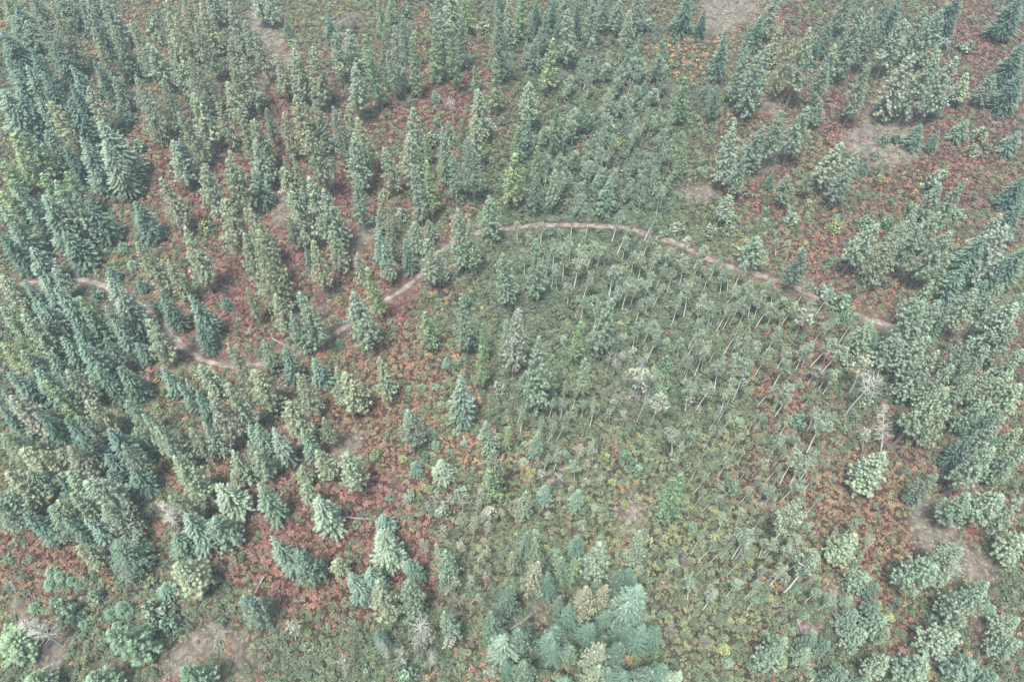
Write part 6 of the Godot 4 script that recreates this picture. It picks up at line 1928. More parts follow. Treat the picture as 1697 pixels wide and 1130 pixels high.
	p("i", 34.2, -40, 5.6, 0.49, "As", "~2", 0.31, -0.27)
	p("i", 42.8, -50.5, 5.7, 0.47, "As", "~2", 0.76, 0.02)
	p("i", 37.6, -48.8, 4.3, 0.66, "As", "~2", 0.26, -0.3)
	p("i", 29.7, -49.4, 4.4, 0.64, "As", "~2", 0.06, 0.02)
	p("i", 36.9, -38.4, 5, 0.41, "As", "~2", 0.38, -0.37)
	p("i", 32.3, -28.6, 5.9, 0.43, "As", "~2", 0.38, -0.54)
	p("i", 38.9, -40, 6, 0.62, "Ag", "~2", 0.23, -0.44)
	p("i", 35.2, -50.6, 5.5, 0.45, "Ag", "~2", 0.65, -0.01)
	p("i", 24.1, -41.7, 6, 0.57, "As", "~2", 0.19, -0.15)
	p("i", 27.9, -27.4, 5.9, 0.58, "As", "~2", 0.07, 0.05)
	p("i", 26.5, -30.9, 6.1, 0.37, "As", "~2", 0.91, -0.69)
	p("i", 29.7, -27.3, 6.1, 0.58, "As", "~2", 0.52, -0.42)
	p("i", 36.9, -46.5, 5.3, 0.55, "As", "~2", 0.73, -0.07)
	p("i", 23.7, -30.6, 5.7, 0.53, "Ag", "~2", 0.85, -0.49)
	p("i", 34.2, -41.5, 5.3, 0.57, "Ag", "~2", 0.77, -0.34)
	p("i", 27.8, -40.4, 4.8, 0.64, "Ag", "~2", 0.38, -0.44)
	p("i", 42.5, -48.3, 5.3, 0.42, "As", "~2", 0.71, -0.42)
	p("i", 27.7, -41.8, 6.8, 0.47, "As", "~2", 0.19, -0.36)
	p("j", 6.8, -50.9, 5.9, 0.61, "As", "~3", 0.3, -0.13)
	p("j", 7.1, -53, 6.6, 0.57, "As", "~3", 0.14, -0.1)
	p("j", 5.3, -44.2, 5.9, 0.45, "As", "~3", 0.86, -0.01)
	p("j", 1.2, -48.6, 6.4, 0.71, "Ag", "~3", 0.19, -0.33)
	p("j", 10.9, -49.7, 6.8, 0.71, "As", "~3", 0.33, -0.6)
	p("j", 3.6, -47.3, 6.2, 0.59, "As", "~3", 0.63, -0.01)
	p("j", 8.6, -52.5, 5.4, 0.61, "Ag", "~3", 0.6, -0.49)
	p("j", 11.7, -51.1, 6.6, 0.47, "Ag", "~3", 0.97, -0.07)
	p("j", 3, -55, 5.5, 0.55, "Ag", "~3", 0.4, -0.59)
	p("j", 1.8, -53, 4.5, 0.63, "As", "~3", 0.53, -0.13)
	p("j", 5.6, -42.8, 6.3, 0.5, "As", "~3", 0.36, -0.05)
	p("j", 7.8, -49.8, 5, 0.69, "As", "~3", 0.07, 0.04)
	p("j", 6.1, -47.4, 5.7, 0.58, "Ag", "~3", 0.84, -0.06)
	p("j", 4.3, -42.8, 5, 0.65, "As", "~3", 0.25, -0.13)
	p("j", 9.8, -51.1, 5.3, 0.65, "As", "~3", 0.2, 0)
	p("j", 0.8, -49.9, 5.7, 0.54, "As", "~3", 0.58, -0.26)
	p("j", 4.8, -47.1, 6.6, 0.67, "Ag", "~3", 0.98, 0.16)
	p("j", 3.7, -48.7, 5, 0.65, "Ag", "~3", 0.21, -0.01)
	p("j", 5.2, -51.1, 5.3, 0.66, "Ag", "~3", 0.7, 0.08)
	p("j", 4.3, -53, 5.6, 0.55, "As", "~3", 0.26, -0.63)
	p("k", 17.7, -54.1, 9.3, 1.86, "Aw", "bare white leafless aspen below the aspen grove", 0.23, 0.06)
	p("k", 19.7, -50.3, 7.3, 1.46, "Aw", "bare white leafless aspen, first above the round yellow-green larch", -0.11, -0.03)
	p("k", 15.8, -59.3, 3.9, 0.78, "Aw", "bare white leafless aspen, first right of the tall pine at centre", -0.07, -0.02)
	p("k", 24.7, -52.4, 4.2, 0.84, "Aw", "bare white leafless aspen, second above the round yellow-green larch", -0.27, -0.1)
	p("k", 16.3, -53.7, 3.9, 0.76, "Aw", "bare white leafless aspen, second right of the tall pine at centre", 0.6, 0.2)
	p("k", 48.6, -55.1, 8.4, 1.68, "Aw", "bare white leafless aspen above the leaning bare conifer", -0.29, -0.32)
	p("k", 47.1, -51.4, 10.3, 2.06, "Aw", "bare white leafless aspen, second left of the leaning bare conifer", -0.42, -0.44)
	p("k", 48.4, -46, 4.7, 0.88, "Aw", "bare white leafless aspen, first left of the leaning bare conifer", -1.02, -1.27)
	p("k", -10.2, -20.7, 8.1, 1.62, "Aw", "bare white leafless aspen near the bottom edge", 0.37, -0.15)
	p("k", -2.9, -35.6, 5.1, 1.02, "Aw", "bare white leafless aspen below the pale pine over green larch", 0.22, -0)
	p("k", -26, -20.9, 5, 0.98, "Aw", "bare white leafless aspen below the crimson patch at lower left", 0.58, -0.68)
	p("k", -10.6, -110.2, 5.6, 1.12, "Aw", "bare white leafless aspen below the top centre pines", 0.35, -0.06)
	p("k", 42.9, -65.3, 7.2, 1.44, "Aw", "bare white leafless aspen above the leaning white aspen trunks", -0.23, -0.15)
	p("k", 27.5, -80.7, 4.6, 0.92, "Aw", "bare white leafless aspen left of the footpath above the aspens", -0.22, -0.05)
	p("l", 36.6, -29.3, 4.9, 0.48, "Aw", "~4", 0.23, 0.42)
	p("l", 35.5, -27.3, 6.5, 0.52, "Aw", "~4", 0.32, 0.4)
	p("l", 32.7, -38.8, 4.9, 0.64, "Aw", "~4", -0.11, -0.29)
	p("l", 28.3, -42.8, 3.9, 0.65, "Aw", "~4", 0.2, -0.36)
	p("l", 28.5, -33.8, 4.3, 0.52, "Aw", "~4", -0.25, 0.2)
	p("l", 23.5, -25.8, 5.5, 0.56, "Aw", "~4", 0.06, -0.17)
	p("l", 32.7, -36.1, 6.4, 0.55, "Aw", "~4", 0.02, 0.21)
	p("l", 28.3, -39.4, 5.2, 0.5, "Aw", "~4", 0.47, 0.26)
	p("l", 26.2, -37.1, 5.8, 0.57, "Aw", "~4", 0.14, -0.24)
	p("l", 32, -36.8, 4.1, 0.58, "Aw", "~4", 0.33, -0.33)
	p("l", 30.7, -27.4, 6.5, 0.51, "Aw", "~4", 0.73, 0.39)
	p("l", 26.7, -27, 5.4, 0.47, "Aw", "~4", 0.42, 0.52)
	p("l", 36.6, -33.5, 6, 0.58, "Aw", "~4", 0.05, 0.34)
	p("l", 32.8, -27, 6.5, 0.62, "Aw", "~4", -0.28, 0.43)
	p("l", 33.7, -34, 6.5, 0.58, "Aw", "~4", -0.66, -0.42)
	p("l", 32.6, -42.3, 5.6, 0.57, "Aw", "~4", 0.47, 0.16)
	p("l", 26.1, -31.9, 6.5, 0.47, "Aw", "~4", 0.03, 0.28)
	p("l", 34.9, -31.1, 6.5, 0.65, "Aw", "~4", -0.31, 0)
	p("m", -5, -33.7, 5.7, 0.67, "Aw", "~5", 0.39, -0.25)
	p("m", -5.1, -26.9, 6.5, 0.64, "Aw", "~5", 0.15, 0.15)
	p("m", -4.1, -37.8, 5.9, 0.68, "Aw", "~5", 0.23, -0.27)
	p("m", -3.8, -29.7, 6.5, 0.64, "Aw", "~5", -0.05, 0.56)
	p("m", -3.2, -30.7, 5.8, 0.6, "Aw", "~5", 0.08, 0.12)
	p("m", -2.3, -33.5, 5.1, 0.64, "Aw", "~5", -0.39, 0.03)
	p("m", -8.1, -26.3, 6.5, 0.63, "Aw", "~5", 0.49, 0.66)
	p("m", -7.9, -37.3, 4.9, 0.72, "Aw", "~5", -0.03, 0)
	p("m", -6.4, -36.9, 4.3, 0.71, "Aw", "~5", -0.23, -0.19)
	p("m", -8.5, -36.2, 5.2, 0.54, "Aw", "~5", -0.22, -0.22)
	p("m", -3.7, -32.1, 6.4, 0.56, "Aw", "~5", 0.33, 0.55)
	p("m", -10.9, -31, 6.5, 0.56, "Aw", "~5", 0.28, 0.35)
	p("m", -5.5, -37.6, 6.4, 0.59, "Aw", "~5", -0.39, 0.33)
	p("m", -3.4, -33.1, 6.5, 0.56, "Aw", "~5", 0.22, -0.58)
	p("m", -4.7, -35.7, 6.5, 0.71, "Aw", "~5", 0.64, -0.52)
	p("m", -2.9, -34.5, 6.5, 0.68, "Aw", "~5", -0.48, 0.15)
	p("m", -6.4, -34.5, 5, 0.53, "Aw", "~5", -0.47, -0.22)
	p("m", -7.5, -29.5, 6.5, 0.61, "Aw", "~5", 0.46, 0.72)
	p("m", -6.7, -31.4, 5.1, 0.68, "Aw", "~5", 0.4, 0.15)
	p("m", -7.9, -31.7, 5.7, 0.51, "Aw", "~5", -0.07, -0.15)
	p("m", -8.7, -33, 5.3, 0.64, "Aw", "~5", 0.14, -0.26)
	p("m", -4.2, -24.8, 6.1, 0.57, "Aw", "~5", 0.26, 0.2)
	p("m", -13.8, -37, 6, 0.72, "Aw", "~5", 0.31, -0.07)
	p("m", -10.7, -35.7, 6.5, 0.65, "Aw", "~5", -0.21, -0.43)
	p("m", -10, -37.6, 5.2, 0.67, "Aw", "~5", 0.26, -0.2)
	p("m", -3.3, -27.1, 6.5, 0.47, "Aw", "~5", 0.14, -0.07)
	p("m", -10, -31.9, 6.5, 0.69, "Aw", "~5", -0.63, 0.65)
	p("m", -7.2, -26.7, 5.7, 0.7, "Aw", "~5", 0.55, -0.32)
	p("m", -9, -26.1, 6.2, 0.49, "Aw", "~5", 0.51, 0.32)
	p("m", -8.5, -30.1, 6.5, 0.67, "Aw", "~5", -0.22, 0.44)
	p("n", -13.9, -19.6, 6.5, 0.74, "Aw", "~6", -0.62, 0.43)
	p("n", -14.6, -18.6, 6.5, 0.62, "Aw", "~6", 0.14, 0.16)
	p("n", -9.7, -17.5, 6.5, 0.71, "Aw", "~6", 0.43, -0.07)
	p("n", -11.6, -19.2, 6.5, 0.65, "Aw", "~6", 0.89, 0.3)
	p("n", -10, -19, 6.5, 0.58, "Aw", "~6", -0.26, -0.89)
	p("n", -6.6, -20.6, 6.5, 0.64, "Aw", "~6", -0.43, -0.33)
	p("n", -9.1, -18.2, 6.5, 0.66, "Aw", "~6", 0.01, -0.54)
	p("n", -2.6, -17.4, 6.5, 0.88, "Aw", "~6", 0.39, 0.81)
	p("n", -9.3, -20.7, 6.5, 0.8, "Aw", "~6", -0.35, 0.58)
	p("n", -13.1, -17.8, 6.5, 0.8, "Aw", "~6", 0.47, -0.63)
	p("n", -3.2, -18.3, 6.5, 0.84, "Aw", "~6", 0.49, -0.1)
	p("n", -11.3, -19.9, 6.3, 0.59, "Aw", "~6", 0.38, 0.25)
	p("n", -19.4, -16.8, 6.5, 0.78, "Aw", "~6", 0.44, -0.7)
	p("n", -7.6, -20.1, 6.5, 0.9, "Aw", "~6", 0.66, 0.68)
	p("o", 13.7, -50.9, 6.2, 0.65, "Aw", "~7", -0.16, -0)
	p("o", 17.8, -55.5, 5.6, 0.74, "Aw", "~7", -0.09, 0.41)
	p("o", 13.7, -58.2, 6.5, 0.79, "Aw", "~7", 0.34, -0.45)
	p("o", 15.5, -49.5, 5.9, 0.75, "Aw", "~7", -0.17, 0.09)
	p("o", 14.6, -57.3, 4.9, 0.77, "Aw", "~7", -0.16, -0.14)
	p("o", 18.8, -56, 6.5, 0.55, "Aw", "~7", -0.67, -0.1)
	p("o", 15.2, -52.2, 5.8, 0.55, "Aw", "~7", -0.12, 0.31)
	p("o", 17.6, -50.5, 6.5, 0.78, "Aw", "~7", 0.43, -0.62)
	p("o", 16.2, -55.6, 5.4, 0.66, "Aw", "~7", -0.51, 0.3)
	p("o", 17, -59.6, 5, 0.77, "Aw", "~7", 0.18, -0.23)
	p("o", 19, -53.1, 5.4, 0.65, "Aw", "~7", -0.33, -0.53)
	p("o", 16.2, -51.9, 5.7, 0.58, "Aw", "~7", -0.28, 0.33)
	p("o", 18.7, -57.7, 6.5, 0.65, "Aw", "~7", -0.62, 0.34)
	p("o", 17.1, -52.5, 5.2, 0.54, "Aw", "~7", 0.26, 0.42)
	p("o", 18.5, -59, 4.9, 0.7, "Aw", "~7", 0.38, 0.02)
	p("o", 13.7, -49.9, 5.7, 0.55, "Aw", "~7", -0.54, 0.45)
	p("p", 10.9, -43.3, 6.4, 0.51, "Aw", "~8", -0.41, -0.1)
	p("p", 8.9, -43.2, 6.2, 0.64, "Aw", "~8", 0.08, -0.31)
	p("p", 10.1, -41.6, 5.4, 0.49, "Aw", "~8", -0.15, -0.53)
	p("p", 9.4, -40.2, 4, 0.64, "Aw", "~8", 0.21, -0.2)
	p("p", 1.9, -39.9, 5.9, 0.43, "Aw", "~8", 0.39, 0.13)
	p("p", 9.1, -44.5, 5.8, 0.53, "Aw", "~8", -0.08, 0.37)
	p("p", 6.3, -37.5, 5.2, 0.43, "Aw", "~8", -0.4, 0.43)
	p("p", 9.7, -42.5, 4.6, 0.44, "Aw", "~8", 0.06, -0.34)
	p("p", 6.8, -40.4, 5.3, 0.6, "Aw", "~8", -0.28, -0.08)
	p("p", 9.8, -43.6, 6.4, 0.64, "Aw", "~8", 0.47, -0.59)
	p("p", 7.8, -38.9, 6.5, 0.55, "Aw", "~8", -0.49, 0.68)
	p("p", 4.2, -40.7, 4.3, 0.65, "Aw", "~8", -0.4, -0.36)
	p("p", 6.6, -44, 5.2, 0.57, "Aw", "~8", 0.09, 0.33)
	p("p", 5.4, -40.9, 4.3, 0.59, "Aw", "~8", -0.15, 0.39)
	p("p", 11.8, -40.4, 5.7, 0.58, "Aw", "~8", -0.42, 0.47)
	p("p", 10.9, -42, 4.7, 0.47, "Aw", "~8", -0.07, 0.27)
	p("q", 51, -46.1, 9.4, 1.41, "Aw", "bleached bare dead conifer at the leaning bare conifer", -1.94, -2.81)
	p("q", -53.8, -20.3, 9.6, 1.54, "Aw", "bleached bare dead conifer at the bleached dead conifer", 0.12, -0.79)
	p("q", -43, -34.6, 7.3, 1.17, "Aw", "bleached bare dead conifer, second at the grey snag", 0.25, -0.37)
	p("q", -61.1, -26.3, 2.3, 0.34, "Aw", "bleached bare dead conifer above the bleached dead conifer", 0.16, -1.04)
	p("q", -43.3, -35.6, 6, 0.96, "Aw", "bleached bare dead conifer, first at the grey snag", -0.12, 0.17)
	p("r", -64.5, -102.4, 3.2, 1.47, "Bd", "small round dark green bush below the upper left pines")
	p("r", -70.8, -136.1, 2.9, 1.67, "Bg", "small round grey-green bush, second above the upper left pines")
	p("r", -68.5, -132.1, 2.9, 1.5, "Bg", "small round grey-green bush, first above the upper left pines")
	p("r", -13.9, -104.7, 3.6, 1.62, "Bg", "small round grey-green bush, second below the top centre pines")
	p("r", -5.7, -135.8, 3.7, 1.66, "Bg", "small round grey-green bush near the top edge")
	p("r", -21, -140.2, 3, 1.38, "Bd", "small round dark green bush above the top centre pines")
	p("r", -13.4, -109.5, 2.4, 1.1, "Bg", "small round grey-green bush, first below the top centre pines")
	p("r", -32.8, -115.8, 2.4, 1.27, "Bg", "small round grey-green bush below the big leafless bush")
	p("r", 26, -135.1, 3.6, 1.64, "Bg", "small round grey-green bush left of the pale bare patch at top right")
	p("r", 28.8, -122.5, 2.9, 1.3, "Bg", "small round grey-green bush above the upper aspen thicket")
	p("r", 26.5, -109.7, 2.7, 1.24, "Bb", "small round yellow-green bush right of the upper aspen thicket")
	p("r", 19, -104.7, 2.7, 1.22, "Bb", "small round yellow-green bush below the upper aspen thicket")
	p("r", 39.6, -109.3, 2.7, 1.24, "Bg", "small round grey-green bush above the red gap at upper right")
	p("r", 32.7, -110.5, 2.4, 1.25, "Bg", "small round grey-green bush left of the red gap at upper right")
	p("r", 17.5, -107.2, 3.6, 1.64, "Bd", "small round dark green bush at the upper aspen thicket")
	p("r", 30.1, -106.4, 2.1, 0.96, "Bd", "small round dark green bush right of the upper aspen thicket")
	p("r", 65.8, -105.3, 2.6, 1.23, "Bd", "small round dark green bush, first below the mauve bare patch at upper right")
	p("r", 67.9, -105.8, 2.4, 1.09, "Bd", "small round dark green bush, second below the mauve bare patch at upper right")
	p("r", 73.1, -96.8, 2.5, 1.58, "Bg", "small round grey-green bush, first right of the mauve bare patch at upper right")
	p("r", 82.9, -106.4, 3.6, 1.77, "Bg", "small round grey-green bush, third right of the mauve bare patch at upper right")
	p("r", 87.3, -129.9, 3, 1.78, "Bg", "small round grey-green bush, first near the top right corner")
	p("r", 83.3, -130.7, 2.8, 1.64, "Bg", "small round grey-green bush, second near the top right corner")
	p("r", 80.6, -102.5, 3, 1.48, "Bg", "small round grey-green bush, second right of the mauve bare patch at upper right")
	p("r", 63.4, -101.7, 2.4, 1.08, "Bg", "small round grey-green bush, first below the mauve bare patch at upper right")
	p("r", -60.1, -82.7, 2, 0.99, "Bd", "small round dark green bush above the footpath's left curve")
	p("r", -49.9, -84.6, 3.1, 1.37, "Bb", "small round yellow-green bush left of the rosy clearing above the path")
	p("r", -63.2, -70.8, 2.2, 1.29, "Bd", "small round dark green bush right of the footpath's left end")
	p("r", -53.3, -68.7, 2.6, 1.16, "Bd", "small round dark green bush right of the footpath's left curve")
	p("r", -21.3, -92.3, 2.2, 1.04, "Bg", "small round grey-green bush above the pinkish clearing")
	p("r", -18.1, -87.6, 3, 1.39, "Bg", "small round grey-green bush right of the pinkish clearing")
	p("r", -10.4, -75.3, 2.1, 0.94, "Bg", "small round grey-green bush below the footpath gap between two pines")
	p("r", -7, -70.2, 2.8, 1.29, "Bd", "small round dark green bush below the footpath gap between two pines")
	p("r", 32.5, -84.8, 3, 1.38, "Bg", "small round grey-green bush, second above the footpath above the aspens")
	p("r", 30.8, -80.9, 2.2, 0.99, "Bd", "small round dark green bush left of the footpath above the aspens")
	p("r", 35.7, -85.2, 3.1, 1.39, "Bg", "small round grey-green bush, first above the footpath above the aspens")
	p("r", 12.5, -70.6, 3.1, 1.4, "Bd", "small round dark green bush below the crest of the footpath")
	p("r", 27.1, -85.5, 3.3, 1.51, "Bg", "small round grey-green bush left of the footpath above the aspens")
	p("r", 23.9, -84.4, 2.2, 1, "Bg", "small round grey-green bush right of the crest of the footpath")
	p("r", 32.8, -69.5, 2.8, 1.29, "Bg", "small round grey-green bush right of the aspen grove")
	p("r", 70.9, -94.2, 4.1, 1.95, "Bg", "small round grey-green bush, second below the mauve bare patch at upper right")
	p("r", 51.1, -68.4, 2.8, 1.3, "Bd", "small round dark green bush, first left of the footpath's right end")
	p("r", 50.7, -70.6, 4.2, 1.89, "Bd", "small round dark green bush, second left of the footpath's right end")
	p("r", 52.9, -85.8, 3.1, 1.39, "Bb", "small round yellow-green bush right of the footpath above the aspens")
	p("r", 58.1, -86.7, 3, 1.52, "Bd", "small round dark green bush, fifth below the mauve bare patch at upper right")
	p("r", 61.8, -86.3, 2.9, 1.39, "Bd", "small round dark green bush, fourth below the mauve bare patch at upper right")
	p("r", 50.7, -78.9, 2.2, 0.99, "Bd", "small round dark green bush above the footpath's right end")
	p("r", 46.5, -87.5, 3.1, 1.4, "Bg", "small round grey-green bush below the red gap at upper right")
	p("r", 66.2, -89.5, 2.6, 1.28, "Bd", "small round dark green bush, third below the mauve bare patch at upper right")
	p("r", 73.8, -88, 2.2, 1.4, "Bg", "small round grey-green bush near the right edge")
	p("r", 48.8, -72.8, 2.8, 1.92, "Bg", "small round grey-green bush left of the footpath's right end")
	p("r", -54.2, -52.6, 3, 1.38, "Bd", "small round dark green bush left of the yellow thicket at left")
	p("r", -46, -38, 1.8, 0.8, "Bb", "small round yellow-green bush above the grey snag")
	p("r", -7.8, -59.2, 2, 0.89, "Bd", "small round dark green bush above the lone pale fir")
	p("r", -11.8, -44.8, 1.8, 0.84, "Bd", "small round dark green bush below the lone pale fir")
	p("r", -9.2, -37, 3.3, 1.49, "Bg", "small round grey-green bush, second left of the pale pine over green larch")
	p("r", -6.8, -39.3, 2.9, 1.31, "Bg", "small round grey-green bush, first left of the pale pine over green larch")
	p("r", -1.7, -55.1, 2.9, 1.31, "Bg", "small round grey-green bush right of the lone pale fir")
	p("r", -13.4, -39.1, 2.4, 1.11, "Bg", "small round grey-green bush right of the white fallen log")
	p("r", -18.5, -44.8, 2.3, 1.05, "Bb", "small round yellow-green bush above the white fallen log")
	p("r", 29, -40.2, 3.3, 1.5, "Bd", "small round dark green bush right of the round yellow-green larch")
	p("r", 12.6, -44.7, 2.3, 1.05, "Bb", "small round yellow-green bush left of the round yellow-green larch")
	p("r", 16.5, -42.8, 3.4, 1.52, "Bd", "small round dark green bush, first left of the round yellow-green larch")
	p("r", 21.3, -55.3, 2.6, 1.19, "Bd", "small round dark green bush, second below the aspen grove")
	p("r", 22.6, -59.4, 2.9, 1.33, "Bd", "small round dark green bush, first below the aspen grove")
	p("r", 15.4, -44.8, 2.3, 1.04, "Bd", "small round dark green bush, second left of the round yellow-green larch")
	p("r", 18.8, -46.5, 1.8, 0.84, "Bg", "small round grey-green bush above the round yellow-green larch")
	p("r", 49, -60.4, 3, 1.35, "Bg", "small round grey-green bush right of the leaning white aspen trunks")
	p("r", 50.4, -54.2, 3.3, 1.52, "Bd", "small round dark green bush above the leaning bare conifer")
	p("r", 39.9, -50, 3.1, 1.39, "Bd", "small round dark green bush below the leaning white aspen trunks")
	p("r", 44.6, -50.4, 2.1, 0.97, "Bd", "small round dark green bush left of the leaning bare conifer")
	p("r", 50.2, -53.6, 2.9, 1.31, "Bg", "small round grey-green bush above the leaning bare conifer")
	p("r", -50.8, -25.7, 2.7, 1.21, "Bd", "small round dark green bush below the rusty clearing at lower left")
	p("r", -53.1, -23.7, 4, 1.84, "Bd", "small round dark green bush, first right of the bleached dead conifer")
	p("r", -51.8, -23.6, 1.6, 0.74, "Bd", "small round dark green bush, second right of the bleached dead conifer")
	p("r", -43.1, -23.8, 4.1, 1.84, "Bg", "small round grey-green bush right of the rusty clearing at lower left")
	p("r", -40.8, -22.1, 3.2, 1.46, "Bd", "small round dark green bush right of the rusty clearing at lower left")
	p("r", -50, -18.3, 1.8, 0.81, "Bb", "small round yellow-green bush right of the bleached dead conifer")
	p("r", -35, -22.8, 1.8, 0.83, "Bd", "small round dark green bush below the grey snag")
	p("r", -12.4, -17.2, 3.8, 1.74, "Bd", "small round dark green bush, first near the bottom edge")
	p("r", -17.1, -17.6, 2, 0.89, "Bd", "small round dark green bush, second near the bottom edge")
	p("r", -24.5, -21.8, 1.6, 0.74, "Bb", "small round yellow-green bush near the bottom edge")
	p("r", 16, -29.4, 1.7, 0.76, "Bg", "small round grey-green bush above the star-shaped fir")
	p("r", 16.3, -23.3, 1.6, 0.74, "Bg", "small round grey-green bush below the star-shaped fir")
	p("r", 9.2, -35.2, 2, 0.89, "Bg", "small round grey-green bush right of the pale pine over green larch")
	p("r", 29.9, -25.7, 1.9, 0.84, "Bd", "small round dark green bush, first right of the star-shaped fir")
	p("r", 54.9, -31.6, 3.2, 1.46, "Bg", "small round grey-green bush right of the grey bare strip at right")
	p("r", 38.2, -34.9, 1.8, 0.8, "Bd", "small round dark green bush left of the lone round pine at right")
	p("r", 45.7, -33.1, 1.7, 0.79, "Bg", "small round grey-green bush below the lone round pine at right")
	p("r", 30.7, -25.6, 1.9, 0.84, "Bd", "small round dark green bush, second right of the star-shaped fir")
	p("r", 40.2, -19.7, 1.8, 0.82, "Bg", "small round grey-green bush left of the broad twin pines at lower right")
	p("s", -6.6, -46.7, 1.3, 0.86, "Bg", "~9")
	p("t", 0.8, -34.2, 0.9, 0.63, "Bo", "~10")
	p("t", 15, -38.2, 1, 0.71, "Bo", "~10")
	p("s", 4.7, -36.8, 0.7, 0.6, "Bg", "~9")
	p("s", 3.1, -34.3, 1, 0.7, "Bg", "~9")
	p("t", -9, -53, 0.9, 0.66, "Bo", "~10")
	p("s", 24.5, -48.9, 0.9, 0.61, "Bg", "~9")
	p("u", 5.7, -31.8, 0.9, 0.83, "Bd", "~11")
	p("s", 11, -37.4, 1.4, 0.85, "Bg", "~9")
	p("s", -3.6, -40.4, 0.8, 0.54, "Bg", "~9")
	p("u", 7.4, -45.4, 0.8, 0.69, "Bd", "~11")
	p("v", 13.5, -41.4, 1, 0.64, "Bb", "~12")
	p("t", -3.9, -48.4, 1, 0.79, "Bo", "~10")
	p("s", 16.4, -49.5, 0.9, 0.63, "Bg", "~9")
	p("u", 22.9, -42.7, 0.6, 0.52, "Bd", "~11")
	p("s", 1.5, -44.3, 1.2, 0.88, "Bg", "~9")
	p("s", 12.6, -28.9, 1, 0.66, "Bg", "~9")
	p("u", -10.8, -55.5, 1.3, 0.78, "Bd", "~11")
	p("v", 6.8, -37.7, 0.8, 0.51, "Bb", "~12")
	p("s", 3.9, -61.6, 0.8, 0.55, "Bg", "~9")
	p("s", -4.5, -38.8, 0.9, 0.59, "Bg", "~9")
	p("u", 23.6, -35, 0.9, 0.82, "Bd", "~11")
	p("t", 24.3, -33, 1.1, 0.72, "Bo", "~10")
	p("s", 1.8, -47, 0.8, 0.59, "Bg", "~9")
	p("v", 2.4, -42.5, 1, 0.66, "Bb", "~12")
	p("s", -1.4, -37.1, 0.8, 0.64, "Bg", "~9")
	p("v", 21.9, -52.4, 0.9, 0.81, "Bb", "~12")
	p("u", 19.6, -53.9, 0.7, 0.58, "Bd", "~11")
	p("v", 4.4, -32.3, 0.6, 0.55, "Bb", "~12")
	p("s", 3.8, -57.9, 1, 0.67, "Bg", "~9")
	p("s", 32.2, -50.6, 1, 0.78, "Bg", "~9")
	p("u", 1.8, -59.8, 1.4, 0.85, "Bd", "~11")
	p("u", 21.2, -39, 1.1, 0.68, "Bd", "~11")
	p("v", 26.6, -37.4, 1.2, 0.72, "Bb", "~12")
	p("w", 17.7, -60.3, 0.9, 0.63, "Bg", "~13")
	p("w", 18.6, -57.2, 1.2, 0.89, "Bg", "~13")
	p("x", 32.9, -58.2, 1.6, 1, "Bo", "~14")
	p("w", 33.9, -64.1, 1.7, 1.02, "Bg", "~13")
	p("w", 15, -63.7, 1.2, 0.75, "Bg", "~13")
	p("w", 16.8, -64.3, 1.7, 0.99, "Bg", "~13")
	p("w", 29.1, -70.5, 1.4, 1.09, "Bg", "~13")
	p("y", 20.9, -59.2, 1.1, 0.73, "Bb", "~15")
	p("w", 36.6, -63.4, 1.5, 1.06, "Bg", "~13")
	p("y", 8.2, -67.2, 0.8, 0.67, "Bb", "~15")
	p("w", 21, -66.2, 1.2, 0.78, "Bg", "~13")
	p("x", 16.5, -77.3, 1.3, 1.13, "Bo", "~14")
	p("z", 43.4, -67.5, 0.9, 0.67, "Bd", "~16")
	p("y", 10.3, -62.2, 0.9, 0.84, "Bb", "~15")
	p("w", 7.6, -64, 1.2, 0.95, "Bg", "~13")
	p("w", 13.8, -66.7, 1.2, 0.99, "Bg", "~13")
	p("w", 26.3, -55.6, 0.8, 0.66, "Bg", "~13")
	p("w", 42.2, -71.6, 1.3, 0.97, "Bg", "~13")
	p("y", 16.4, -67.1, 1, 0.78, "Bb", "~15")
	p("w", 23.3, -63.9, 1.1, 0.83, "Bg", "~13")
	p("A", 47.9, -82.8, 1, 0.76, "Bb", "~17")
	p("B", 42.1, -87.6, 1.2, 0.91, "Bg", "~18")
	p("B", 46.6, -90.1, 1.5, 0.99, "Bg", "~18")
	p("B", 38.1, -101, 1.1, 0.73, "Bg", "~18")
	p("C", 33.1, -98.8, 1.4, 1.04, "Bd", "~19")
	p("B", 50.2, -95.1, 0.9, 0.65, "Bg", "~18")
	p("D", 60.1, -88.2, 0.9, 0.65, "Bo", "~20")
	p("D", 41.4, -84.9, 0.8, 0.61, "Bo", "~20")
	p("B", 55.5, -96.2, 1.1, 0.84, "Bg", "~18")
	p("C", 42.4, -89.9, 1.3, 0.88, "Bd", "~19")
	p("B", 50.2, -91.6, 1.1, 0.72, "Bg", "~18")
	p("B", 42.2, -101.4, 1.4, 1.04, "Bg", "~18")
	p("C", 54, -88.4, 1.1, 0.78, "Bd", "~19")
	p("D", 50, -98.7, 1.1, 0.65, "Bo", "~20")
	p("D", 63.3, -96.7, 1.3, 0.92, "Bo", "~20")
	p("C", 62.2, -92.9, 1.1, 0.71, "Bd", "~19")
	p("D", 38.5, -83.3, 1.3, 0.87, "Bo", "~20")
	p("C", 35.1, -92.5, 0.9, 0.75, "Bd", "~19")
	p("B", 49.5, -89.1, 0.9, 0.67, "Bg", "~18")
	p("B", 44.9, -82.8, 1.3, 0.84, "Bg", "~18")
	p("E", 35.6, -23.5, 1, 0.73, "Bd", "~21")
	p("F", 45.2, -18.7, 0.9, 0.65, "Bg", "~22")
	p("E", 39.4, -25.3, 1, 0.89, "Bd", "~21")
	p("E", 35.3, -26.9, 1.3, 0.75, "Bd", "~21")
	p("G", 44.9, -24.9, 1.1, 0.78, "Bb", "~23")
	p("G", 25.3, -19.9, 1.6, 0.94, "Bb", "~23")
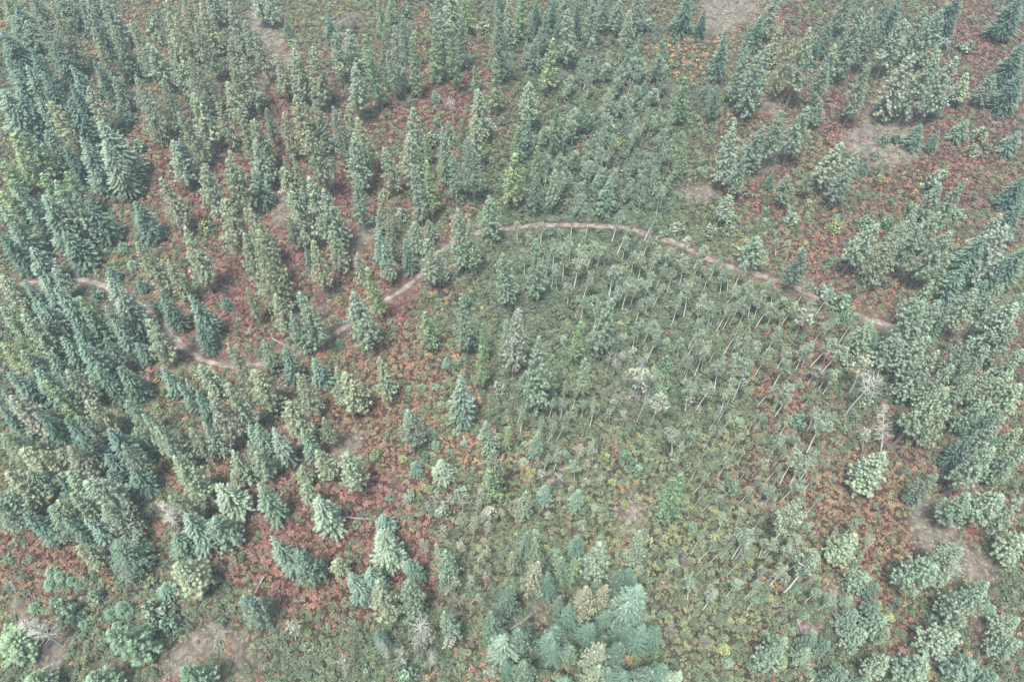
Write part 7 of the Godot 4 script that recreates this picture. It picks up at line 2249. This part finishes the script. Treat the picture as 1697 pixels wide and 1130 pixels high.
	p("F", 25.4, -18.2, 1.3, 0.81, "Bg", "~22")
	p("E", 42.9, -29.9, 1.3, 0.88, "Bd", "~21")
	p("G", 35.9, -28.5, 0.8, 0.69, "Bb", "~23")
	p("F", 43.9, -21.9, 0.9, 0.68, "Bg", "~22")
	p("E", 43.6, -32, 1.2, 0.77, "Bd", "~21")
	p("H", 26.6, -23.1, 0.6, 0.53, "Bo", "~24")
	p("G", 46.1, -23.5, 0.8, 0.7, "Bb", "~23")
	p("H", 41.3, -20.8, 0.8, 0.54, "Bo", "~24")
	p("E", 40.8, -22, 0.8, 0.59, "Bd", "~21")
	p("F", 44.2, -28.1, 1.1, 0.9, "Bg", "~22")
	p("F", 36.7, -30.5, 1.5, 0.93, "Bg", "~22")
	p("F", 36.3, -21.6, 0.9, 0.73, "Bg", "~22")
	p("E", 35.1, -17.1, 1.1, 0.74, "Bd", "~21")
	p("F", 30.4, -21.6, 1, 0.74, "Bg", "~22")
	p("I", -14.9, -55.1, 1, 0.77, "Bd", "~25")
	p("I", -16.4, -38.9, 1, 0.64, "Bd", "~25")
	p("J", -19.5, -55.4, 1, 0.63, "Bg", "~26")
	p("I", -12.9, -47.8, 1, 0.69, "Bd", "~25")
	p("I", -14.7, -49.3, 1.1, 0.66, "Bd", "~25")
	p("I", -13, -55.5, 1.2, 0.78, "Bd", "~25")
	p("J", -7.9, -42.9, 0.8, 0.69, "Bg", "~26")
	p("K", -14.9, -44.6, 1.2, 0.72, "Bb", "~27")
	p("I", -8.5, -45.8, 0.6, 0.5, "Bd", "~25")
	p("I", -10, -52.9, 0.9, 0.79, "Bd", "~25")
	p("L", -11, -40.2, 1, 0.71, "Bo", "~28")
	p("J", -7.9, -48.5, 1.2, 0.8, "Bg", "~26")
	p("M", -55.2, -77.8, 1.2, 0.77, "Bo", "~29")
	p("N", -56.7, -76.2, 0.9, 0.7, "Bb", "~30")
	p("M", -54, -79.9, 0.8, 0.74, "Bo", "~29")
	p("O", -66.5, -84, 1.6, 0.95, "Bg", "~31")
	p("M", -64.8, -75.6, 1, 0.77, "Bo", "~29")
	p("P", -58.4, -80.9, 1.4, 0.92, "Bd", "~32")
	p("O", -55.9, -83.4, 1, 0.72, "Bg", "~31")
	p("P", -49.3, -73.6, 1.1, 0.82, "Bd", "~32")
	p("P", -70.1, -82.7, 0.8, 0.77, "Bd", "~32")
	p("P", -68.8, -84.3, 1.1, 0.67, "Bd", "~32")
	p("O", -64.5, -79.4, 1.2, 0.94, "Bg", "~31")
	p("N", -62.5, -77.2, 1.3, 0.81, "Bb", "~30")
	p("Q", -34, -128.4, 1.1, 0.93, "Bg", "~33")
	p("Q", -37.5, -139.1, 1, 0.79, "Bg", "~33")
	p("Q", -30.5, -126.5, 1.2, 0.76, "Bg", "~33")
	p("R", -42.6, -131.4, 1.3, 1.13, "Bd", "~34")
	p("R", -41.3, -137.3, 0.9, 0.72, "Bd", "~34")
	p("Q", -21.8, -123.9, 1.1, 1.02, "Bg", "~33")
	p("R", -36.8, -142.6, 1.7, 0.99, "Bd", "~34")
	p("R", -28.7, -143.6, 1, 0.77, "Bd", "~34")
	p("S", -19, -134.1, 1.4, 0.95, "Bb", "~35")
	p("T", -34.4, -140.7, 1, 0.91, "Bo", "~36")
	p("Q", -34, -137.1, 1.3, 1.03, "Bg", "~33")
	p("T", -16.6, -134.3, 1.3, 1.1, "Bo", "~36")
	p("U", -31.8, -135, 5, 3.33, "Bd", "big rounded grey leafless bush at the big leafless bush")
	p("U", 22.8, -118.6, 2.1, 1.43, "Bd", "small rounded grey leafless bush, first above the upper aspen thicket")
	p("U", 28.7, -118, 2.6, 1.71, "Bd", "small rounded grey leafless bush, second right of the upper aspen thicket")
	p("U", 11.1, -118.5, 1.9, 1.29, "Bd", "small rounded grey leafless bush left of the upper aspen thicket")
	p("U", 9.8, -122.2, 2, 1.31, "Bd", "small rounded grey leafless bush, second above the upper aspen thicket")
	p("U", 25.6, -105.3, 1.6, 1.09, "Bd", "small rounded grey leafless bush, first right of the upper aspen thicket")
	p("U", 16.3, -57.6, 2, 1.35, "Bd", "small rounded grey leafless bush, third right of the tall pine at centre")
	p("U", 14.8, -56.1, 1.5, 1, "Bd", "small rounded grey leafless bush, second right of the tall pine at centre")
	p("U", 13.4, -54.8, 1.7, 1.11, "Bd", "small rounded grey leafless bush, first right of the tall pine at centre")
	p("U", 49, -47.8, 1.9, 1.28, "Bd", "small rounded grey leafless bush left of the leaning bare conifer")
	p("U", -7.4, -25.2, 1.3, 0.85, "Bd", "small rounded grey leafless bush, second near the bottom edge")
	p("U", -4.8, -28.3, 1.2, 0.77, "Bd", "small rounded grey leafless bush below the pale pine over green larch")
	p("U", -12.6, -18.5, 1.2, 0.82, "Bd", "small rounded grey leafless bush, first near the bottom edge")
	p("U", -25.6, -18.1, 1.4, 0.91, "Bd", "small rounded grey leafless bush, third near the bottom edge")
	p("U", 19.1, -21.8, 1.8, 1.21, "Bd", "small rounded grey leafless bush, first right of the star-shaped fir")
	p("U", 23, -20.7, 1.5, 1.01, "Bd", "small rounded grey leafless bush, fourth right of the star-shaped fir")
	p("U", 22, -30.5, 1.6, 1.07, "Bd", "small rounded grey leafless bush, second right of the star-shaped fir")
	p("U", 23.5, -27.2, 1.3, 0.86, "Bd", "small rounded grey leafless bush, third right of the star-shaped fir")
	p("U", 55.3, -134.6, 2.3, 1.51, "Bd", "small rounded grey leafless bush right of the pale bare patch at top right")
	p("U", 86.3, -124.2, 2, 1.32, "Bd", "small rounded grey leafless bush near the top right corner")
	p("U", -6.2, -42.3, 1.1, 0.73, "Bd", "small rounded grey leafless bush left of the pale pine over green larch")
	log_on_ground(-22.26, -36.18, -18.42, -36.02, "white fallen log on the crimson shrubs")
	log_on_ground(-30.97, -28.32, -31.63, -26.59, "thin grey log at the edge of crimson shrubs")
	log_on_ground(-35.76, -63.78, -31.98, -61.57, "grey fallen trunk just below the footpath")
	log_on_ground(-0.25, -22.13, 2.32, -23.96, "crossed bare log beside the bottom firs")
	log_on_ground(0.04, -24.15, 0.51, -22.86, "short log under the crossed bare log")
	log_on_ground(28.8, -24.49, 29.48, -25.14, "short pale stick in the lower right clearing")
	log_on_ground(29.95, -29.09, 31.48, -28.98, "snapped pale aspen lying level in the clearing")
	log_on_ground(30.51, -27.81, 31.48, -28.98, "short snapped stem below the level aspen")
	log_on_ground(34.6, -23.27, 35.09, -21.09, "thin bare pole lying in the grey patch")
	log_on_ground(34.73, -16.22, 36.03, -17.24, "thin pole lying near the bottom edge")
	log_on_ground(5.81, -42.6, 7.02, -41.26, "crooked bare branch at the central thicket")


# ---------------------------------------------------------------- ground cover nobody could count
const PALETTE := {
	"red": [Color(0.085, 0.031, 0.029), Color(0.112, 0.048, 0.041), Color(0.068, 0.029, 0.026), Color(0.107, 0.066, 0.048), Color(0.078, 0.055, 0.041)],
	"rust": [Color(0.105, 0.05, 0.033), Color(0.085, 0.045, 0.032), Color(0.12, 0.066, 0.04), Color(0.07, 0.052, 0.032), Color(0.088, 0.08, 0.042)],
	"orange": [Color(0.158, 0.090, 0.043), Color(0.166, 0.115, 0.050), Color(0.144, 0.069, 0.043)],
	"yellow": [Color(0.068, 0.076, 0.038), Color(0.084, 0.091, 0.044), Color(0.053, 0.061, 0.032), Color(0.094, 0.095, 0.048), Color(0.058, 0.076, 0.041)],
	"green": [Color(0.044, 0.057, 0.033), Color(0.035, 0.048, 0.028), Color(0.057, 0.066, 0.037), Color(0.051, 0.059, 0.041)],
}

func clump(seed_: int, kind: int) -> ArrayMesh:
	var f := Acc.new()
	rng.seed = 900 + seed_
	var n := 26 if kind == 0 else 34
	for i in n:
		var az := rnd(0, TAU)
		var rad := pow(rng.randf(), 0.6)
		var p := Vector3(cos(az) * rad * 0.5, 0.1 + (0.42 if kind == 0 else 0.8) * (1.0 - 0.75 * rad * rad) * rnd(0.6, 1.0), sin(az) * rad * 0.5)
		var up := (Vector3(0, 1.0, 0) + p * 0.8 + unit() * 0.55).normalized()
		var a := up.cross(unit()).normalized()
		var b := up.cross(a)
		var s := rnd(0.1, 0.19)
		var tone := Color(1, 1, 1) * rnd(0.55, 1.0)
		f.tri(p - a * s, p + b * s * 0.7, p + a * s, tone)
		f.tri(p - a * s, p + a * s, p - b * s * 0.7, tone)
	return f.mesh()


func grass_tuft() -> ArrayMesh:
	var f := Acc.new()
	rng.seed = 77
	for i in 22:
		var az := rnd(0, TAU)
		var o := Vector3(cos(az), 0, sin(az)) * rnd(0.0, 0.25)
		var d := (Vector3(cos(az), rnd(0.4, 1.4), sin(az))).normalized() * rnd(0.25, 0.6)
		var s := Vector3(-sin(az), 0, cos(az)) * 0.03
		f.tri(o - s, o + d, o + s, Color(1, 1, 1) * rnd(0.7, 1.0))
	return f.mesh()


func ground_cover() -> void:
	var sets := {}
	for k in PALETTE:
		sets[k] = [[], [], []]
	var lists := {}
	for k in PALETTE:
		lists[k] = {"t": [], "c": []}
	rng.seed = 4242
	var grass_t: Array[Transform3D] = []
	var grass_c: Array[Color] = []
	var step := 0.37
	var z := -166.0
	var weights := PackedFloat32Array()
	weights.resize(6)
	while z < -2.0:
		var half := 12.0 + 0.645 * (84.4 - 0.536 * z)
		var x := -half
		while x < half:
			var px := x + rnd(-0.5, 0.5)
			var pz := z + rnd(-0.5, 0.5)
			x += step * (1.0 if z > -90.0 else 1.2)
			if look(path_d, px, pz) < 0.95:
				continue
			var soil := look(field[5], px, pz) + 0.5 * patchy.get_noise_2d(px * 4.0, pz * 4.0)
			if soil > 0.35 and rng.randf() < 0.5:
				var gs := rnd(0.35, 0.8)
				grass_t.append(Transform3D(Basis(Vector3.UP, rnd(0, TAU)).scaled(Vector3(gs, gs * rnd(0.6, 1.2), gs)), Vector3(px, ground_y(px, pz), pz)))
				grass_c.append([Color(0.15, 0.125, 0.09), Color(0.13, 0.1, 0.085), Color(0.13, 0.12, 0.075), Color(0.11, 0.07, 0.06)][rng.randi() % 4] * rnd(0.8, 1.15))
			if rng.randf() < smoothstep(0.2, 1.0, soil) * 0.97:
				continue
			var s := 0.0
			for k in 5:
				var w := look(field[k], px, pz)
				w += 0.26 + 0.55 * patchy.get_noise_3d(px * 0.8, pz * 0.8, k * 60.0) + 0.5 * warp.get_noise_3d(px * 3.0, pz * 3.0, 200.0 + k * 50.0)
				w += [-0.26, -0.16, -0.36, 0.12, 0.24][k]
				weights[k] = pow(maxf(w, 0.02), 1.5)
				s += weights[k]
			var pick := rng.randf() * s
			var c := 0
			while c < 4 and pick > weights[c]:
				pick -= weights[c]
				c += 1
			var kind: String = CLASSES[c]
			var shades: Array = PALETTE[kind]
			var col: Color = shades[rng.randi() % shades.size()]
			col = col.lerp(shades[rng.randi() % shades.size()], rng.randf() * 0.6) * rnd(0.7, 1.3)
			var size := (0.21 + 0.54 * pow(rng.randf(), 2.0)) * (1.35 if c == 4 else 1.0)
			if rng.randf() < 0.06:
				size *= 1.6
			var b := Basis(Vector3.UP, rnd(0, TAU)) * Basis.from_scale(Vector3(size * rnd(0.8, 1.5), size * rnd(0.6, 1.4) * (1.3 if c == 4 else 1.0), size))
			lists[kind].t.append(Transform3D(b, Vector3(px, ground_y(px, pz), pz)))
			lists[kind].c.append(col)
		z += step * (1.0 if z > -90.0 else 1.2)
	var gm := MultiMesh.new()
	gm.transform_format = MultiMesh.TRANSFORM_3D
	gm.use_colors = true
	gm.mesh = grass_tuft()
	gm.instance_count = grass_t.size()
	for j in grass_t.size():
		gm.set_instance_transform(j, grass_t[j])
		gm.set_instance_color(j, grass_c[j])
	var go := MultiMeshInstance3D.new()
	go.name = "dry_grass"
	go.multimesh = gm
	go.material_override = mats["cover"]
	tag(go, "pale dry grass tufts scattered over the bare soil patches", "grass", "", "stuff")
	add_child(go, true)
	var say := {
		"red": ["crimson_ground_cover", "crimson low shrubs spread in patches under the pines"],
		"rust": ["rust_ground_cover", "rust brown low shrubs between the crimson and olive ones"],
		"orange": ["orange_ground_cover", "scattered orange leaved low shrubs among the red ones"],
		"yellow": ["olive_ground_cover", "olive and yellowish low shrubs carpeting the open slope"],
		"green": ["green_ground_cover", "dull green low shrubs under the aspens and along the path"],
	}
	for kind in say:
		var holder: Node3D = null
		for v in 3:
			var mm := MultiMesh.new()
			mm.transform_format = MultiMesh.TRANSFORM_3D
			mm.use_colors = true
			mm.mesh = clump(v + 10 * CLASSES.find(kind), 0 if kind != "green" else v % 2)
			var ids := []
			for i in range(v, lists[kind].t.size(), 3):
				ids.append(i)
			mm.instance_count = ids.size()
			for j in ids.size():
				mm.set_instance_transform(j, lists[kind].t[ids[j]])
				mm.set_instance_color(j, lists[kind].c[ids[j]])
			var o := MultiMeshInstance3D.new()
			o.multimesh = mm
			o.material_override = mats["cover"]
			o.set_meta("kind", "stuff")
			if holder == null:
				holder = o
				o.name = say[kind][0]
				tag(o, say[kind][1], "low shrubs", "", "stuff")
				add_child(o, true)
			else:
				o.name = "clumps"
				holder.add_child(o, true)
